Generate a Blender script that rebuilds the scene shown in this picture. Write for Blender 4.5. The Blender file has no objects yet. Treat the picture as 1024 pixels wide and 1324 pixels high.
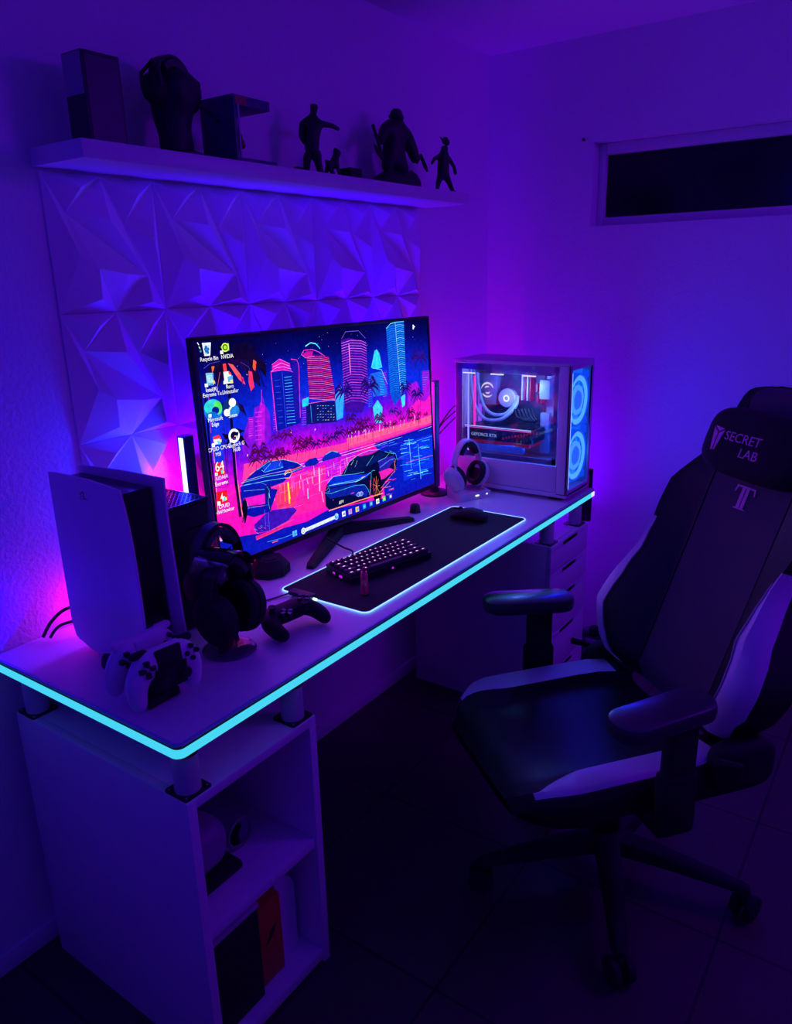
import bpy, bmesh, math, random
from mathutils import Vector, Matrix, Euler
random.seed(7)
SC = bpy.context.scene
COL = SC.collection
PI = math.pi
R = math.radians
def T(x, y, z): return Matrix.Translation((x, y, z))
def RX(a): return Matrix.Rotation(R(a), 4, 'X')
def RY(a): return Matrix.Rotation(R(a), 4, 'Y')
def RZ(a): return Matrix.Rotation(R(a), 4, 'Z')
def lin(c):
    c = c / 255.0
    return c / 12.92 if c <= .04045 else ((c + .055) / 1.055) ** 2.4
def hexc(h): return tuple(lin(int(h[i:i+2], 16)) for i in (0, 2, 4))

# ------------------------------------------------------------------ materials
MATS = {}
def mat(name, col, rough=.5, metal=0., spec=.5, bump=0., scale=60., vary=.06, emis=None, estr=1., coat=0.):
    if name in MATS: return MATS[name]
    m = bpy.data.materials.new(name); m.use_nodes = True
    nt = m.node_tree; b = nt.nodes['Principled BSDF']
    tc = nt.nodes.new('ShaderNodeTexCoord'); nz = nt.nodes.new('ShaderNodeTexNoise')
    nz.inputs['Scale'].default_value = scale; nz.inputs['Detail'].default_value = 3
    nt.links.new(tc.outputs['Object'], nz.inputs['Vector'])
    mx = nt.nodes.new('ShaderNodeMixRGB'); mx.blend_type = 'MIX'
    mx.inputs['Color1'].default_value = (*[c * (1 - vary) for c in col], 1)
    mx.inputs['Color2'].default_value = (*[min(1, c * (1 + vary)) for c in col], 1)
    nt.links.new(nz.outputs['Fac'], mx.inputs['Fac'])
    nt.links.new(mx.outputs['Color'], b.inputs['Base Color'])
    b.inputs['Roughness'].default_value = rough; b.inputs['Metallic'].default_value = metal
    b.inputs['Specular IOR Level'].default_value = spec
    if coat: b.inputs['Coat Weight'].default_value = coat; b.inputs['Coat Roughness'].default_value = .1
    if bump:
        bp = nt.nodes.new('ShaderNodeBump'); bp.inputs['Strength'].default_value = bump; bp.inputs['Distance'].default_value = .004
        nt.links.new(nz.outputs['Fac'], bp.inputs['Height']); nt.links.new(bp.outputs['Normal'], b.inputs['Normal'])
    if emis:
        b.inputs['Emission Color'].default_value = (*emis, 1); b.inputs['Emission Strength'].default_value = estr
    MATS[name] = m
    return m
def glow(name, col, strength=1.):
    return mat(name, (.02, .02, .02), .4, emis=col, estr=strength, vary=.02)
def clear(name, tint=(1, 1, 1), rough=.0, ior=1.45, mixf=.9):
    # thin sheet of clear plastic or glass: mostly transparent, with a Fresnel reflection
    m = bpy.data.materials.new(name); m.use_nodes = True; nt = m.node_tree; nt.nodes.clear()
    out = nt.nodes.new('ShaderNodeOutputMaterial'); mx = nt.nodes.new('ShaderNodeMixShader')
    tr = nt.nodes.new('ShaderNodeBsdfTransparent'); gl = nt.nodes.new('ShaderNodeBsdfGlossy'); fr = nt.nodes.new('ShaderNodeFresnel')
    nz = nt.nodes.new('ShaderNodeTexNoise'); nz.inputs['Scale'].default_value = 8
    rm = nt.nodes.new('ShaderNodeMapRange'); rm.inputs['To Min'].default_value = rough; rm.inputs['To Max'].default_value = rough + .04
    nt.links.new(nz.outputs['Fac'], rm.inputs['Value']); nt.links.new(rm.outputs['Result'], gl.inputs['Roughness'])
    tr.inputs['Color'].default_value = (*tint, 1); fr.inputs['IOR'].default_value = ior
    nt.links.new(fr.outputs['Fac'], mx.inputs['Fac']); nt.links.new(tr.outputs['BSDF'], mx.inputs[1]); nt.links.new(gl.outputs['BSDF'], mx.inputs[2])
    nt.links.new(mx.outputs['Shader'], out.inputs['Surface'])
    return m

WALL = mat('stucco_white_paint', (.74, .74, .74), .85, bump=.55, scale=95, vary=.03)
CEIL = mat('ceiling_paint', (.74, .74, .74), .9, bump=.15, scale=60, vary=.03)
TRIM = mat('trim_paint', (.7, .7, .7), .6, vary=.03)
WHITE = mat('white_laminate', (.72, .72, .72), .42, vary=.03, scale=25)
DESKM = mat('white_desktop_laminate', (.72, .72, .72), .38, vary=.03, scale=25, spec=.5)
PLAST = mat('white_gypsum_tile', (.78, .78, .78), .7, vary=.03, scale=30)
BLACK = mat('black_plastic', (.012, .012, .013), .45, vary=.1)
BLACKM = mat('matte_black', (.008, .008, .009), .75, vary=.1)
BLACKG = mat('gloss_black', (.008, .008, .01), .15, vary=.1)
METAL = mat('dark_metal', (.03, .03, .035), .4, metal=.8, vary=.1)
STEEL = mat('silver_grey_paint', (.5, .5, .52), .4, vary=.04)
CHROME = mat('screw_steel', (.6, .6, .6), .3, metal=1, vary=.05)
WPLAST = mat('white_plastic', (.72, .72, .74), .45, vary=.03)
GREY = mat('grey_plastic', (.2, .2, .21), .5, vary=.05)
RED = mat('red_gloss', (.95, .02, .14), .22, vary=.05, coat=.4)
RUBBER = mat('rubber', (.015, .015, .015), .8, vary=.1)
FABRIC = mat('black_fabric', (.012, .012, .014), .9, bump=.4, scale=400, vary=.15)

# ------------------------------------------------------------------ mesh builder
class B:
    def __init__(s): s.bm = bmesh.new(); s.m = 0
    def _merge(s, t, M=None, m=None, flip=False):
        m = s.m if m is None else m
        vm = {}
        for v in t.verts: vm[v] = s.bm.verts.new((M @ v.co) if M is not None else v.co)
        for f in t.faces:
            try: nf = s.bm.faces.new([vm[v] for v in f.verts]); nf.material_index = m
            except ValueError: pass
        t.free()
    def box(s, c, d, bev=0., M=None, m=None, seg=2):
        t = bmesh.new(); bmesh.ops.create_cube(t, size=1)
        for v in t.verts: v.co = Vector((v.co.x*d[0], v.co.y*d[1], v.co.z*d[2]))
        if bev: bmesh.ops.bevel(t, geom=t.edges[:], offset=bev, segments=seg, affect='EDGES', profile=.5)
        X = T(*c) if M is None else M @ T(*c)
        s._merge(t, X, m); return s
    def poly(s, pts, m=None):
        try:
            f = s.bm.faces.new([s.bm.verts.new(p) for p in pts]); f.material_index = s.m if m is None else m
        except ValueError: pass
        return s
    def loft(s, rings, closed=True, caps=True, M=None, m=None, mfun=None):
        mm = s.m if m is None else m
        vr = [[s.bm.verts.new((M @ Vector(p)) if M is not None else p) for p in r] for r in rings]
        n = len(rings[0])
        for i in range(len(vr)-1):
            for j in range(n if closed else n-1):
                k = (j+1) % n
                try:
                    f = s.bm.faces.new((vr[i][j], vr[i][k], vr[i+1][k], vr[i+1][j]))
                    f.material_index = mfun(i, j) if mfun else mm
                except ValueError: pass
        if caps and closed:
            for r, rev in ((vr[0], True), (vr[-1], False)):
                try:
                    f = s.bm.faces.new(r[::-1] if rev else r); f.material_index = mm
                except ValueError: pass
        return s
    def prism(s, pts, z0, z1, M=None, m=None):
        return s.loft([[(x, y, z0) for x, y in pts], [(x, y, z1) for x, y in pts]], M=M, m=m)
    def lathe(s, prof, n=24, M=None, m=None, caps=True):
        rings = [[(r*math.cos(2*PI*k/n), r*math.sin(2*PI*k/n), z) for k in range(n)] for r, z in prof]
        return s.loft(rings, M=M, m=m, caps=caps)
    def tube(s, pts, r, n=8, M=None, m=None, closed=False):
        P = [Vector(p) for p in pts]; rs = r if isinstance(r, (list, tuple)) else [r]*len(P)
        rings = []; up = None
        for i, p in enumerate(P):
            a = P[(i-1) % len(P)] if (i > 0 or closed) else p
            b = P[(i+1) % len(P)] if (i < len(P)-1 or closed) else p
            d = (b-a).normalized()
            if up is None: up = d.orthogonal().normalized()
            up = (up - d*up.dot(d)).normalized(); w = d.cross(up)
            rings.append([tuple(p + (up*math.cos(2*PI*k/n) + w*math.sin(2*PI*k/n))*rs[i]) for k in range(n)])
        if closed: rings.append(rings[0])
        return s.loft(rings, M=M, m=m, caps=not closed)
    def band(s, pts, wid, th, nrm, M=None, m=None):
        # flat strap along pts: width along the fixed axis wid (vector), thickness th along the curve normal
        P = [Vector(p) for p in pts]; rings = []; W = Vector(wid)
        for i, p in enumerate(P):
            d = (P[min(i+1, len(P)-1)] - P[max(i-1, 0)]).normalized(); nn = d.cross(W).normalized()*th/2
            rings.append([tuple(p+W/2+nn), tuple(p+W*.35+nn*1.3), tuple(p-W*.35+nn*1.3), tuple(p-W/2+nn), tuple(p-W/2-nn), tuple(p+W/2-nn)])
        return s.loft(rings, M=M, m=m)
    def ell(s, c, d, M=None, m=None, p=1., u=20, v=12):
        def sp(a, e): return math.copysign(abs(a)**e, a)
        rings = []
        for i in range(1, v):
            th = -PI/2 + PI*i/v
            rings.append([(c[0]+d[0]*sp(math.cos(th), p)*sp(math.cos(2*PI*k/u), p), c[1]+d[1]*sp(math.cos(th), p)*sp(math.sin(2*PI*k/u), p), c[2]+d[2]*sp(math.sin(th), p)) for k in range(u)])
        return s.loft(rings, M=M, m=m)
    def out(s, name, mats, parent=None, smooth=35, weld=True):
        bm = s.bm
        if weld: bmesh.ops.remove_doubles(bm, verts=bm.verts[:], dist=1e-6)
        bmesh.ops.recalc_face_normals(bm, faces=bm.faces[:])
        if smooth:
            for f in bm.faces: f.smooth = True
            for e in bm.edges:
                if len(e.link_faces) == 2 and e.calc_face_angle(0) > R(smooth): e.smooth = False
        me = bpy.data.meshes.new(name); bm.to_mesh(me); bm.free()
        for m in (mats if isinstance(mats, (list, tuple)) else [mats]): me.materials.append(m)
        o = bpy.data.objects.new(name, me); COL.objects.link(o)
        if parent: o.parent = parent
        return o
def tag(o, label, cat, group=None):
    o['label'] = label; o['category'] = cat
    if group: o['group'] = group
    return o
def thing(name, label, cat, loc=(0, 0, 0), rz=0., group=None, M=None):
    o = bpy.data.objects.new(name, None); COL.objects.link(o); o.empty_display_size = .05
    if M is not None: o.matrix_world = M
    else: o.location = loc; o.rotation_euler = (0, 0, R(rz))
    return tag(o, label, cat, group)
def struct(o):
    o['kind'] = 'structure'; return o
def text(name, s, size, M, m, parent=None, ext=.0004, align='LEFT', sx=1.):
    cu = bpy.data.curves.new(name, 'FONT'); cu.body = s; cu.size = size; cu.extrude = ext; cu.align_x = align; cu.resolution_u = 3
    t = bpy.data.objects.new(name, cu); COL.objects.link(t)
    me = bpy.data.meshes.new_from_object(t.evaluated_get(bpy.context.evaluated_depsgraph_get()))
    bpy.data.objects.remove(t); bpy.data.curves.remove(cu)
    me.transform(M @ Matrix.Diagonal((sx, 1, 1, 1))); me.materials.clear(); me.materials.append(m)
    if parent is None: return me
    o = bpy.data.objects.new(name, me); COL.objects.link(o); o.parent = parent
    return o
def skin(name, V, E, rad, m, parent=None, sub=2):
    me = bpy.data.meshes.new(name); me.from_pydata(V, E, []); o = bpy.data.objects.new(name, me); COL.objects.link(o)
    md = o.modifiers.new('Skin', 'SKIN'); md.use_smooth_shade = True
    if not me.skin_vertices: return o
    for i, r in enumerate(rad):
        sv = me.skin_vertices[0].data[i]; sv.radius = (r, r) if not isinstance(r, tuple) else r; sv.use_root = (i == 0)
    s = o.modifiers.new('Sub', 'SUBSURF'); s.levels = sub; s.render_levels = sub
    dg = bpy.context.evaluated_depsgraph_get()
    m2 = bpy.data.meshes.new_from_object(o.evaluated_get(dg)); bpy.data.objects.remove(o)
    m2.name = name; m2.materials.clear(); m2.materials.append(m)
    for p in m2.polygons: p.use_smooth = True
    o2 = bpy.data.objects.new(name, m2); COL.objects.link(o2)
    if parent: o2.parent = parent
    return o2
def rrect(w, h, r, n=5):
    P = []
    for cx, cy, a0 in ((w/2-r, h/2-r, 0), (-w/2+r, h/2-r, 90), (-w/2+r, -h/2+r, 180), (w/2-r, -h/2+r, 270)):
        for k in range(n+1):
            a = R(a0+90*k/n); P.append((cx+r*math.cos(a), cy+r*math.sin(a)))
    return P
def copy_tree(o, parent=None):
    c = o.copy(); COL.objects.link(c)
    if parent is not None: c.parent = parent
    for ch in list(o.children): copy_tree(ch, c)
    return c

# ------------------------------------------------------------------ room
H = .778; XR = 2.22; ZC = 2.35; XL = -1.75; YF = -3.1; L = 1.944; D = .606
def floor_mat():
    m = bpy.data.materials.new('dark_floor_tile'); m.use_nodes = True; nt = m.node_tree; b = nt.nodes['Principled BSDF']
    tc = nt.nodes.new('ShaderNodeTexCoord'); mp = nt.nodes.new('ShaderNodeMapping'); br = nt.nodes.new('ShaderNodeTexBrick')
    mp.inputs['Location'].default_value = (-.903, 1.36, 0)
    br.offset = 0; br.inputs['Scale'].default_value = 1; br.inputs['Brick Width'].default_value = .4925; br.inputs['Row Height'].default_value = .4925
    br.inputs['Mortar Size'].default_value = .004; br.inputs['Mortar Smooth'].default_value = .3
    br.inputs['Color1'].default_value = (.10, .07, .06, 1); br.inputs['Color2'].default_value = (.085, .06, .052, 1); br.inputs['Mortar'].default_value = (.02, .016, .015, 1)
    nz = nt.nodes.new('ShaderNodeTexNoise'); nz.inputs['Scale'].default_value = 9; nz.inputs['Detail'].default_value = 5
    mx = nt.nodes.new('ShaderNodeMixRGB'); mx.blend_type = 'MULTIPLY'; mx.inputs['Fac'].default_value = .5
    bp = nt.nodes.new('ShaderNodeBump'); bp.inputs['Strength'].default_value = .4; bp.inputs['Distance'].default_value = .003; bp.invert = True
    nt.links.new(tc.outputs['Object'], mp.inputs['Vector']); nt.links.new(mp.outputs['Vector'], br.inputs['Vector']); nt.links.new(tc.outputs['Object'], nz.inputs['Vector'])
    nt.links.new(br.outputs['Color'], mx.inputs['Color1']); nt.links.new(nz.outputs['Color'], mx.inputs['Color2']); nt.links.new(mx.outputs['Color'], b.inputs['Base Color'])
    nt.links.new(br.outputs['Fac'], bp.inputs['Height']); nt.links.new(bp.outputs['Normal'], b.inputs['Normal'])
    b.inputs['Roughness'].default_value = .55
    return m
struct(B().box(((XL+XR)/2, YF/2, -.05), (XR-XL+.4, -YF+.4, .1)).out('floor', floor_mat(), smooth=0))
struct(B().box(((XL+XR)/2, YF/2, ZC+.05), (XR-XL+.4, -YF+.4, .1)).out('ceiling', CEIL, smooth=0))
struct(B().box(((XL+XR)/2, .06, ZC/2), (XR-XL+.4, .12, ZC)).out('wall_back', WALL, smooth=0))
struct(B().box((XL-.06, YF/2, ZC/2), (.12, -YF, ZC)).out('wall_left', WALL, smooth=0))
struct(B().box(((XL+XR)/2, YF-.06, ZC/2), (XR-XL+.4, .12, ZC)).out('wall_front', WALL, smooth=0))
# right wall with the opening of a high strip window
W0, W1, WZ0, WZ1 = -1.95, -.437, 1.7115, 2.002
b = B()
b.box((XR+.09, YF/2, WZ0/2), (.18, -YF, WZ0)); b.box((XR+.09, YF/2, (WZ1+ZC)/2), (.18, -YF, ZC-WZ1))
b.box((XR+.09, W1/2, (WZ0+WZ1)/2), (.18, -W1, WZ1-WZ0)); b.box((XR+.09, (W0+YF)/2, (WZ0+WZ1)/2), (.18, W0-YF, WZ1-WZ0))
struct(b.out('wall_right', WALL, smooth=0))
wf = B(); yc = (W0+W1)/2; zc = (WZ0+WZ1)/2; wx = XR+.075
fw = .028
wf.box((wx, W1-fw/2, zc), (.04, fw, WZ1-WZ0-.002), .004); wf.box((wx, W0+fw/2, zc), (.04, fw, WZ1-WZ0-.002), .004)
wf.box((wx, yc, WZ0+.016), (.04, W1-W0-2*fw, .032), .004); wf.box((wx, yc, WZ1-.02), (.04, W1-W0-2*fw, .04), .004)
win = struct(wf.out('window_1', TRIM))
NIGHT = mat('night_window_pane', (.004, .004, .008), .12, vary=.1)
B().box((wx+.005, yc, zc), (.006, W1-W0-2*fw, WZ1-WZ0-.072)).out('pane', NIGHT, win)
struct(B().box(((XL+XR)/2, -.006, .027), (XR-XL-.002, .012, .052), .003).out('baseboard_back', TRIM))
struct(B().box((XR-.006, (YF-.014)/2, .027), (.012, -YF-.014, .052), .003).out('baseboard_right', TRIM))
tag(B().lathe([(.0035, 0), (.0035, .012), (.006, .0125), (.004, .016)], 10, M=T(XR, -.4, 2.013) @ RY(-90)).out('wall_nail', BLACK), 'small dark nail head in the wall left of the high window', 'nail')

# ------------------------------------------------------------------ faceted wall tiles
TILEPTS = {'a': (0.263, 0.901), 'b': (0.145, 0.721), 'c': (0.485, 0.685), 'd': (0.769, 0.877), 'e': (0.667, 0.667), 'f': (0.903, 0.537), 'g': (0.189, 0.421), 'h': (0.325, 0.324), 'i': (0.597, 0.284), 'j': (0.829, 0.27), 'k': (0.33, 0.1), 'l': (0.809, 0.064)}

TX0, TZ1, TS, TSZ = .272, 1.7745, .2855, .2905
STAR = {'T0': (0, 1), 'T1': (.5, 1), 'T2': (1, 1), 'B0': (0, 0), 'B1': (.5, 0), 'B2': (1, 0)}
TV = dict(STAR); TV.update(TILEPTS)
TH = {k: .004 for k in STAR}; TH.update(a=.033, d=.033, k=.030, l=.030, b=.012, c=.032, e=.010, f=.028, g=.028, h=.035, i=.030, j=.014)
TF = 'T0 a T1|a b T1|T0 b a|b c T1|T1 c j|T1 j e|T1 e d|T1 d T2|d e T2|e f T2|e B2 f|e j B2|f B2 T2|b j c|b i j|T0 g b|T0 B0 g|g h b|g B0 h|h B0 k|h k B1|B0 B1 k|h B1 i|b h i|i B1 j|j B1 l|B1 B2 l|j l B2'
def make_tile():
    bm = B(); TT = .984
    def P(k):
        u, v = TV[k]; return ((.5+(u-.5)*.996)*TS, -TH[k], ((.5+(v-.5)*.996)-1)*TSZ)
    for f in TF.split('|'): bm.poly([P(k) for k in f.split()])
    ring = ['T0', 'T1', 'T2', 'B2', 'B1', 'B0']
    for i in range(6):
        p, q = P(ring[i]), P(ring[(i+1) % 6]); bm.poly([p, q, (q[0], 0, q[2]), (p[0], 0, p[2])])
    bm.poly([(P(k)[0], 0, P(k)[2]) for k in ('T0', 'B0', 'B2', 'T2')])
    return bm.out('wall_tile', PLAST, smooth=0)
ordn = ['first', 'second', 'third', 'fourth', 'fifth']
proto = None
for r in range(3):
    for c_ in range(5):
        if proto is None: o = proto = make_tile()
        else: o = proto.copy(); COL.objects.link(o)
        o.location = (TX0+c_*TS, -.0005, TZ1-r*TSZ)
        if r == 2 and c_ >= 2: lb = 'white faceted wall tile out of sight behind the big monitor'
        else:
            lb = 'white faceted wall tile, %s column from the left, %s' % (ordn[c_], ['top row right under the shelf', 'middle row, second below the shelf', 'bottom row just above desk height'][r])
        tag(o, lb, 'wall tile', 'faceted wall tiles')

# ------------------------------------------------------------------ wall shelf
SX0, SX1, SD, SZ, ST = .2605, 1.7494, .1814, 1.780, .035
tag(B().box(((SX0+SX1)/2, -SD/2-.0005, SZ+ST/2), (SX1-SX0, SD, ST), .0015).out('wall_shelf', WHITE), 'long white floating shelf above the faceted tiles', 'shelf')
ZS = SZ+ST

# ------------------------------------------------------------------ desk
LED = glow('cyan_led_strip', (.064, .67, .92), 1.)
LEDW = glow('white_led_end', (.75, .8, .95), 1.)
FILM = mat('blue_edge_film', (.35, .5, .75), .25, vary=.03)
desk = thing('desk', 'long white desk with a glowing cyan strip around its edge', 'desk', (0, 0, 0))
TH_ = .030
def rimpath(off, y1=-.004):
    # left side from the wall, round the front corner, along the front edge
    P = [(-off, y1)]
    rr = .012+off
    for k in range(7):
        a = R(180+90*k/6); P.append((.012+rr*math.cos(a), -D+.012+rr*math.sin(a)))
    P.append((L, -D-off)); return P
dp = [(L, -.004)] + rimpath(0)[0:]
B().prism(dp, H-TH_, H).out('desktop', DESKM, desk)
def rim(o0, o1, z0, z1, y1=-.006, x1=None):
    a, c = rimpath(o0, y1), rimpath(o1, y1)
    if x1 is not None: a[-1] = (x1, a[-1][1]); c[-1] = (x1, c[-1][1])
    return [[(p[0], p[1], z1), (q[0], q[1], z1), (q[0], q[1], z0), (p[0], p[1], z0)] for p, q in zip(a, c)]
B().loft(rim(.0003, .004, H-.007, H-.0005)).out('edge_film', FILM, desk)
B().loft(rim(.0003, .003, H-TH_-.001, H-.0071)).out('led_channel', BLACKM, desk)
B().loft(rim(.0031, .006, H-TH_+.001, H-.0125, x1=L-.03)).out('led_strip', LED, desk)
B().box((L-.014, -D-.0046, H-.0205), (.030, .003, .0165)).out('led_strip', LEDW, desk)['label'] = 'white far end of the glowing edge strip'
ZCAB, ZDR = .656, .662
def desk_leg(x, y, z0):
    z1 = H-TH_
    lg = B().lathe([(.0245, z0+.003), (.0245, z1-.012)], 24, M=T(x, y, 0)).out('leg', STEEL, desk)
    p = B().prism(rrect(.062, .062, .006), z0, z0+.003, M=T(x, y, 0), m=0)
    for sx in (-1, 1):
        for sy in (-1, 1): p.lathe([(.0025, z0+.003), (.0022, z0+.0042)], 8, M=T(x+sx*.024, y+sy*.024, 0), m=1)
    p.out('foot_plate', [BLACK, CHROME], lg)
    B().lathe([(.0265, z1-.012), (.0265, z1)], 24, M=T(x, y, 0)).out('collar', BLACK, lg)
for x, y in ((.032, -.578), (.315, -.578), (.032, -.085), (.315, -.085)): desk_leg(x, y, ZCAB)
for x, y in ((1.60, -.578), (1.845, -.578), (1.60, -.09), (1.845, -.09)): desk_leg(x, y, ZDR)

# ------------------------------------------------------------------ open shelf cabinet under the near end
cab = thing('shelf_cabinet', 'white open cabinet with two cubbies under the near end of the desk', 'cabinet', (0, -.613, 0))
cw, cd, th = .347, .562, .020
B().box((th/2, cd/2, ZCAB/2), (th, cd, ZCAB), .001).out('side_panel', WHITE, cab)
B().box((cw-th/2, cd/2, ZCAB/2), (th, cd, ZCAB), .001).out('side_panel', WHITE, cab)
B().box((cw/2, cd/2, ZCAB-th/2-.0002), (cw-2*th, cd, th), .001).out('top_panel', WHITE, cab)
B().box((cw/2, cd/2, .026), (cw-2*th, cd-.004, .028), .001).out('bottom_panel', WHITE, cab)
B().box((cw/2, cd/2, .352-.012), (cw-2*th, cd-.01, .024), .001).out('shelf_board', WHITE, cab)
B().box((cw/2, cd-.006, .35), (cw-2*th, .008, .6)).out('back_panel', WHITE, cab)

# ------------------------------------------------------------------ things in the cubbies
zb = .0405
SLATE = mat('pale_lid', (.45, .45, .5), .5, vary=.04)
bx = thing('storage_box', 'tall box with black front and pale lid in the lower cubby', 'box', (.0, 0, 0))
B().box((.098, -.44, zb+.12), (.13, .29, .24), .004).out('body', BLACKM, bx)
B().box((.098, -.44, zb+.246), (.134, .294, .012), .003).out('lid', SLATE, bx)
ORNG = mat('orange_card', (.55, .07, .02), .6, vary=.05)
ob = thing('orange_box', 'orange box with a dark emblem beside the black box in the lower cubby', 'box')
B().box((.207, -.45, zb+.105), (.07, .24, .21), .003).out('body', ORNG, ob)
B().poly([(.188, -.5705, zb+.10), (.214, -.5705, zb+.118), (.228, -.5705, zb+.145), (.206, -.5705, zb+.135)]).out('emblem', BLACKM, ob)
wc = thing('rounded_case', 'pale round-shouldered case at the right of the lower cubby', 'case')
prof = [(0, 0)]
pr_ = [(.245, 0), (.307, 0), (.307, .15)] + [(.265+.042*math.cos(R(a)), .16+.06*math.sin(R(a))) for a in range(0, 91, 15)] + [(.245, .22)]
B().loft([[(x, -.55, zb+z) for x, z in pr_], [(x, -.32, zb+z) for x, z in pr_]]).out('body', WPLAST, wc)
B().loft([[(x+.004*(1 if x > .25 else 0), -.46, zb+z+(.004 if z > .1 else 0)) for x, z in pr_], [(x+.004*(1 if x > .25 else 0), -.43, zb+z+(.004 if z > .1 else 0)) for x, z in pr_]]).out('seam', BLACKM, wc)
zu = .353
vr = thing('vr_headset', 'pale rounded headset with dark face pad in the upper cubby', 'headset', (.10, -.47, zu))
B().ell((0, 0, .075), (.07, .06, .055), p=.7).out('visor', mat('pale_visor', (.3, .3, .33), .5), vr)
B().ell((.0, .045, .06), (.066, .05, .06), p=.7).out('face_pad', BLACKM, vr)
B().band([(.07*math.cos(R(a)), .09+.11*math.sin(R(a)), .075+.09*max(0, math.sin(R(a)))) for a in range(0, 181, 12)], (0, 0, .03), .006, 0).out('strap', GREY, vr)
B().box((0, -.01, .010), (.15, .12, .02), .006).out('stand', BLACKM, vr)
rg = thing('hand_controller', 'small dark ring controller beside the headset in the upper cubby', 'controller', (.215, -.49, zu))
B().tube([(.034*math.cos(2*PI*k/20), 0, .038+.034*math.sin(2*PI*k/20)) for k in range(20)], .0045, closed=True).out('ring', GREY, rg)
B().loft([[(.012*math.cos(2*PI*k/12)+x, .012*math.sin(2*PI*k/12)+y, z) for k in range(12)] for x, y, z in ((0, .02, .0), (0, .022, .02), (0, .01, .05))]).out('grip', BLACKM, rg)

# ------------------------------------------------------------------ drawer unit under the far end
du = thing('drawer_unit', 'white drawer cabinet with slot handles under the far end of the desk', 'drawer unit', (1.561, -.615, 0))
dw, dd_ = .329, .56
bb = B(); bb.box((.008, dd_/2+.009, ZDR/2), (.016, dd_-.018, ZDR), .001); bb.box((dw-.008, dd_/2+.009, ZDR/2), (.016, dd_-.018, ZDR), .001)
bb.box((dw/2, dd_/2+.009, ZDR-.008), (dw-.032, dd_-.018, .016)); bb.box((dw/2, dd_-.01, ZDR/2), (dw-.034, .012, ZDR-.02)); bb.box((dw/2, dd_/2, .03), (dw-.034, dd_-.04, .03))
bb.out('carcass', WHITE, du)
for z1, z0 in ((.660, .562), (.559, .463), (.460, .325), (.322, .172), (.169, .02)):
    zt = z1-.005
    q = B(); hw, hh = .062, .014
    zc_ = z1-.014
    q.box((dw/2, .009, (z0+zc_-hh/2)/2), (dw, .016, zc_-hh/2-z0), .0008)
    for sx in (-1, 1): q.box((dw/2+sx*(dw/2+hw)/2, .009, (zc_-hh/2+z1)/2), ((dw/2-hw), .016, z1-zc_+hh/2), .0008)
    q.box((dw/2, .009, (zc_+hh/2+z1)/2), (2*hw, .016, z1-zc_-hh/2))
    dr = q.out('drawer', WHITE, du)
    B().box((dw/2, .019, zc_), (2*hw, .003, hh+.004)).out('handle_slot', BLACKM, dr)
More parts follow.
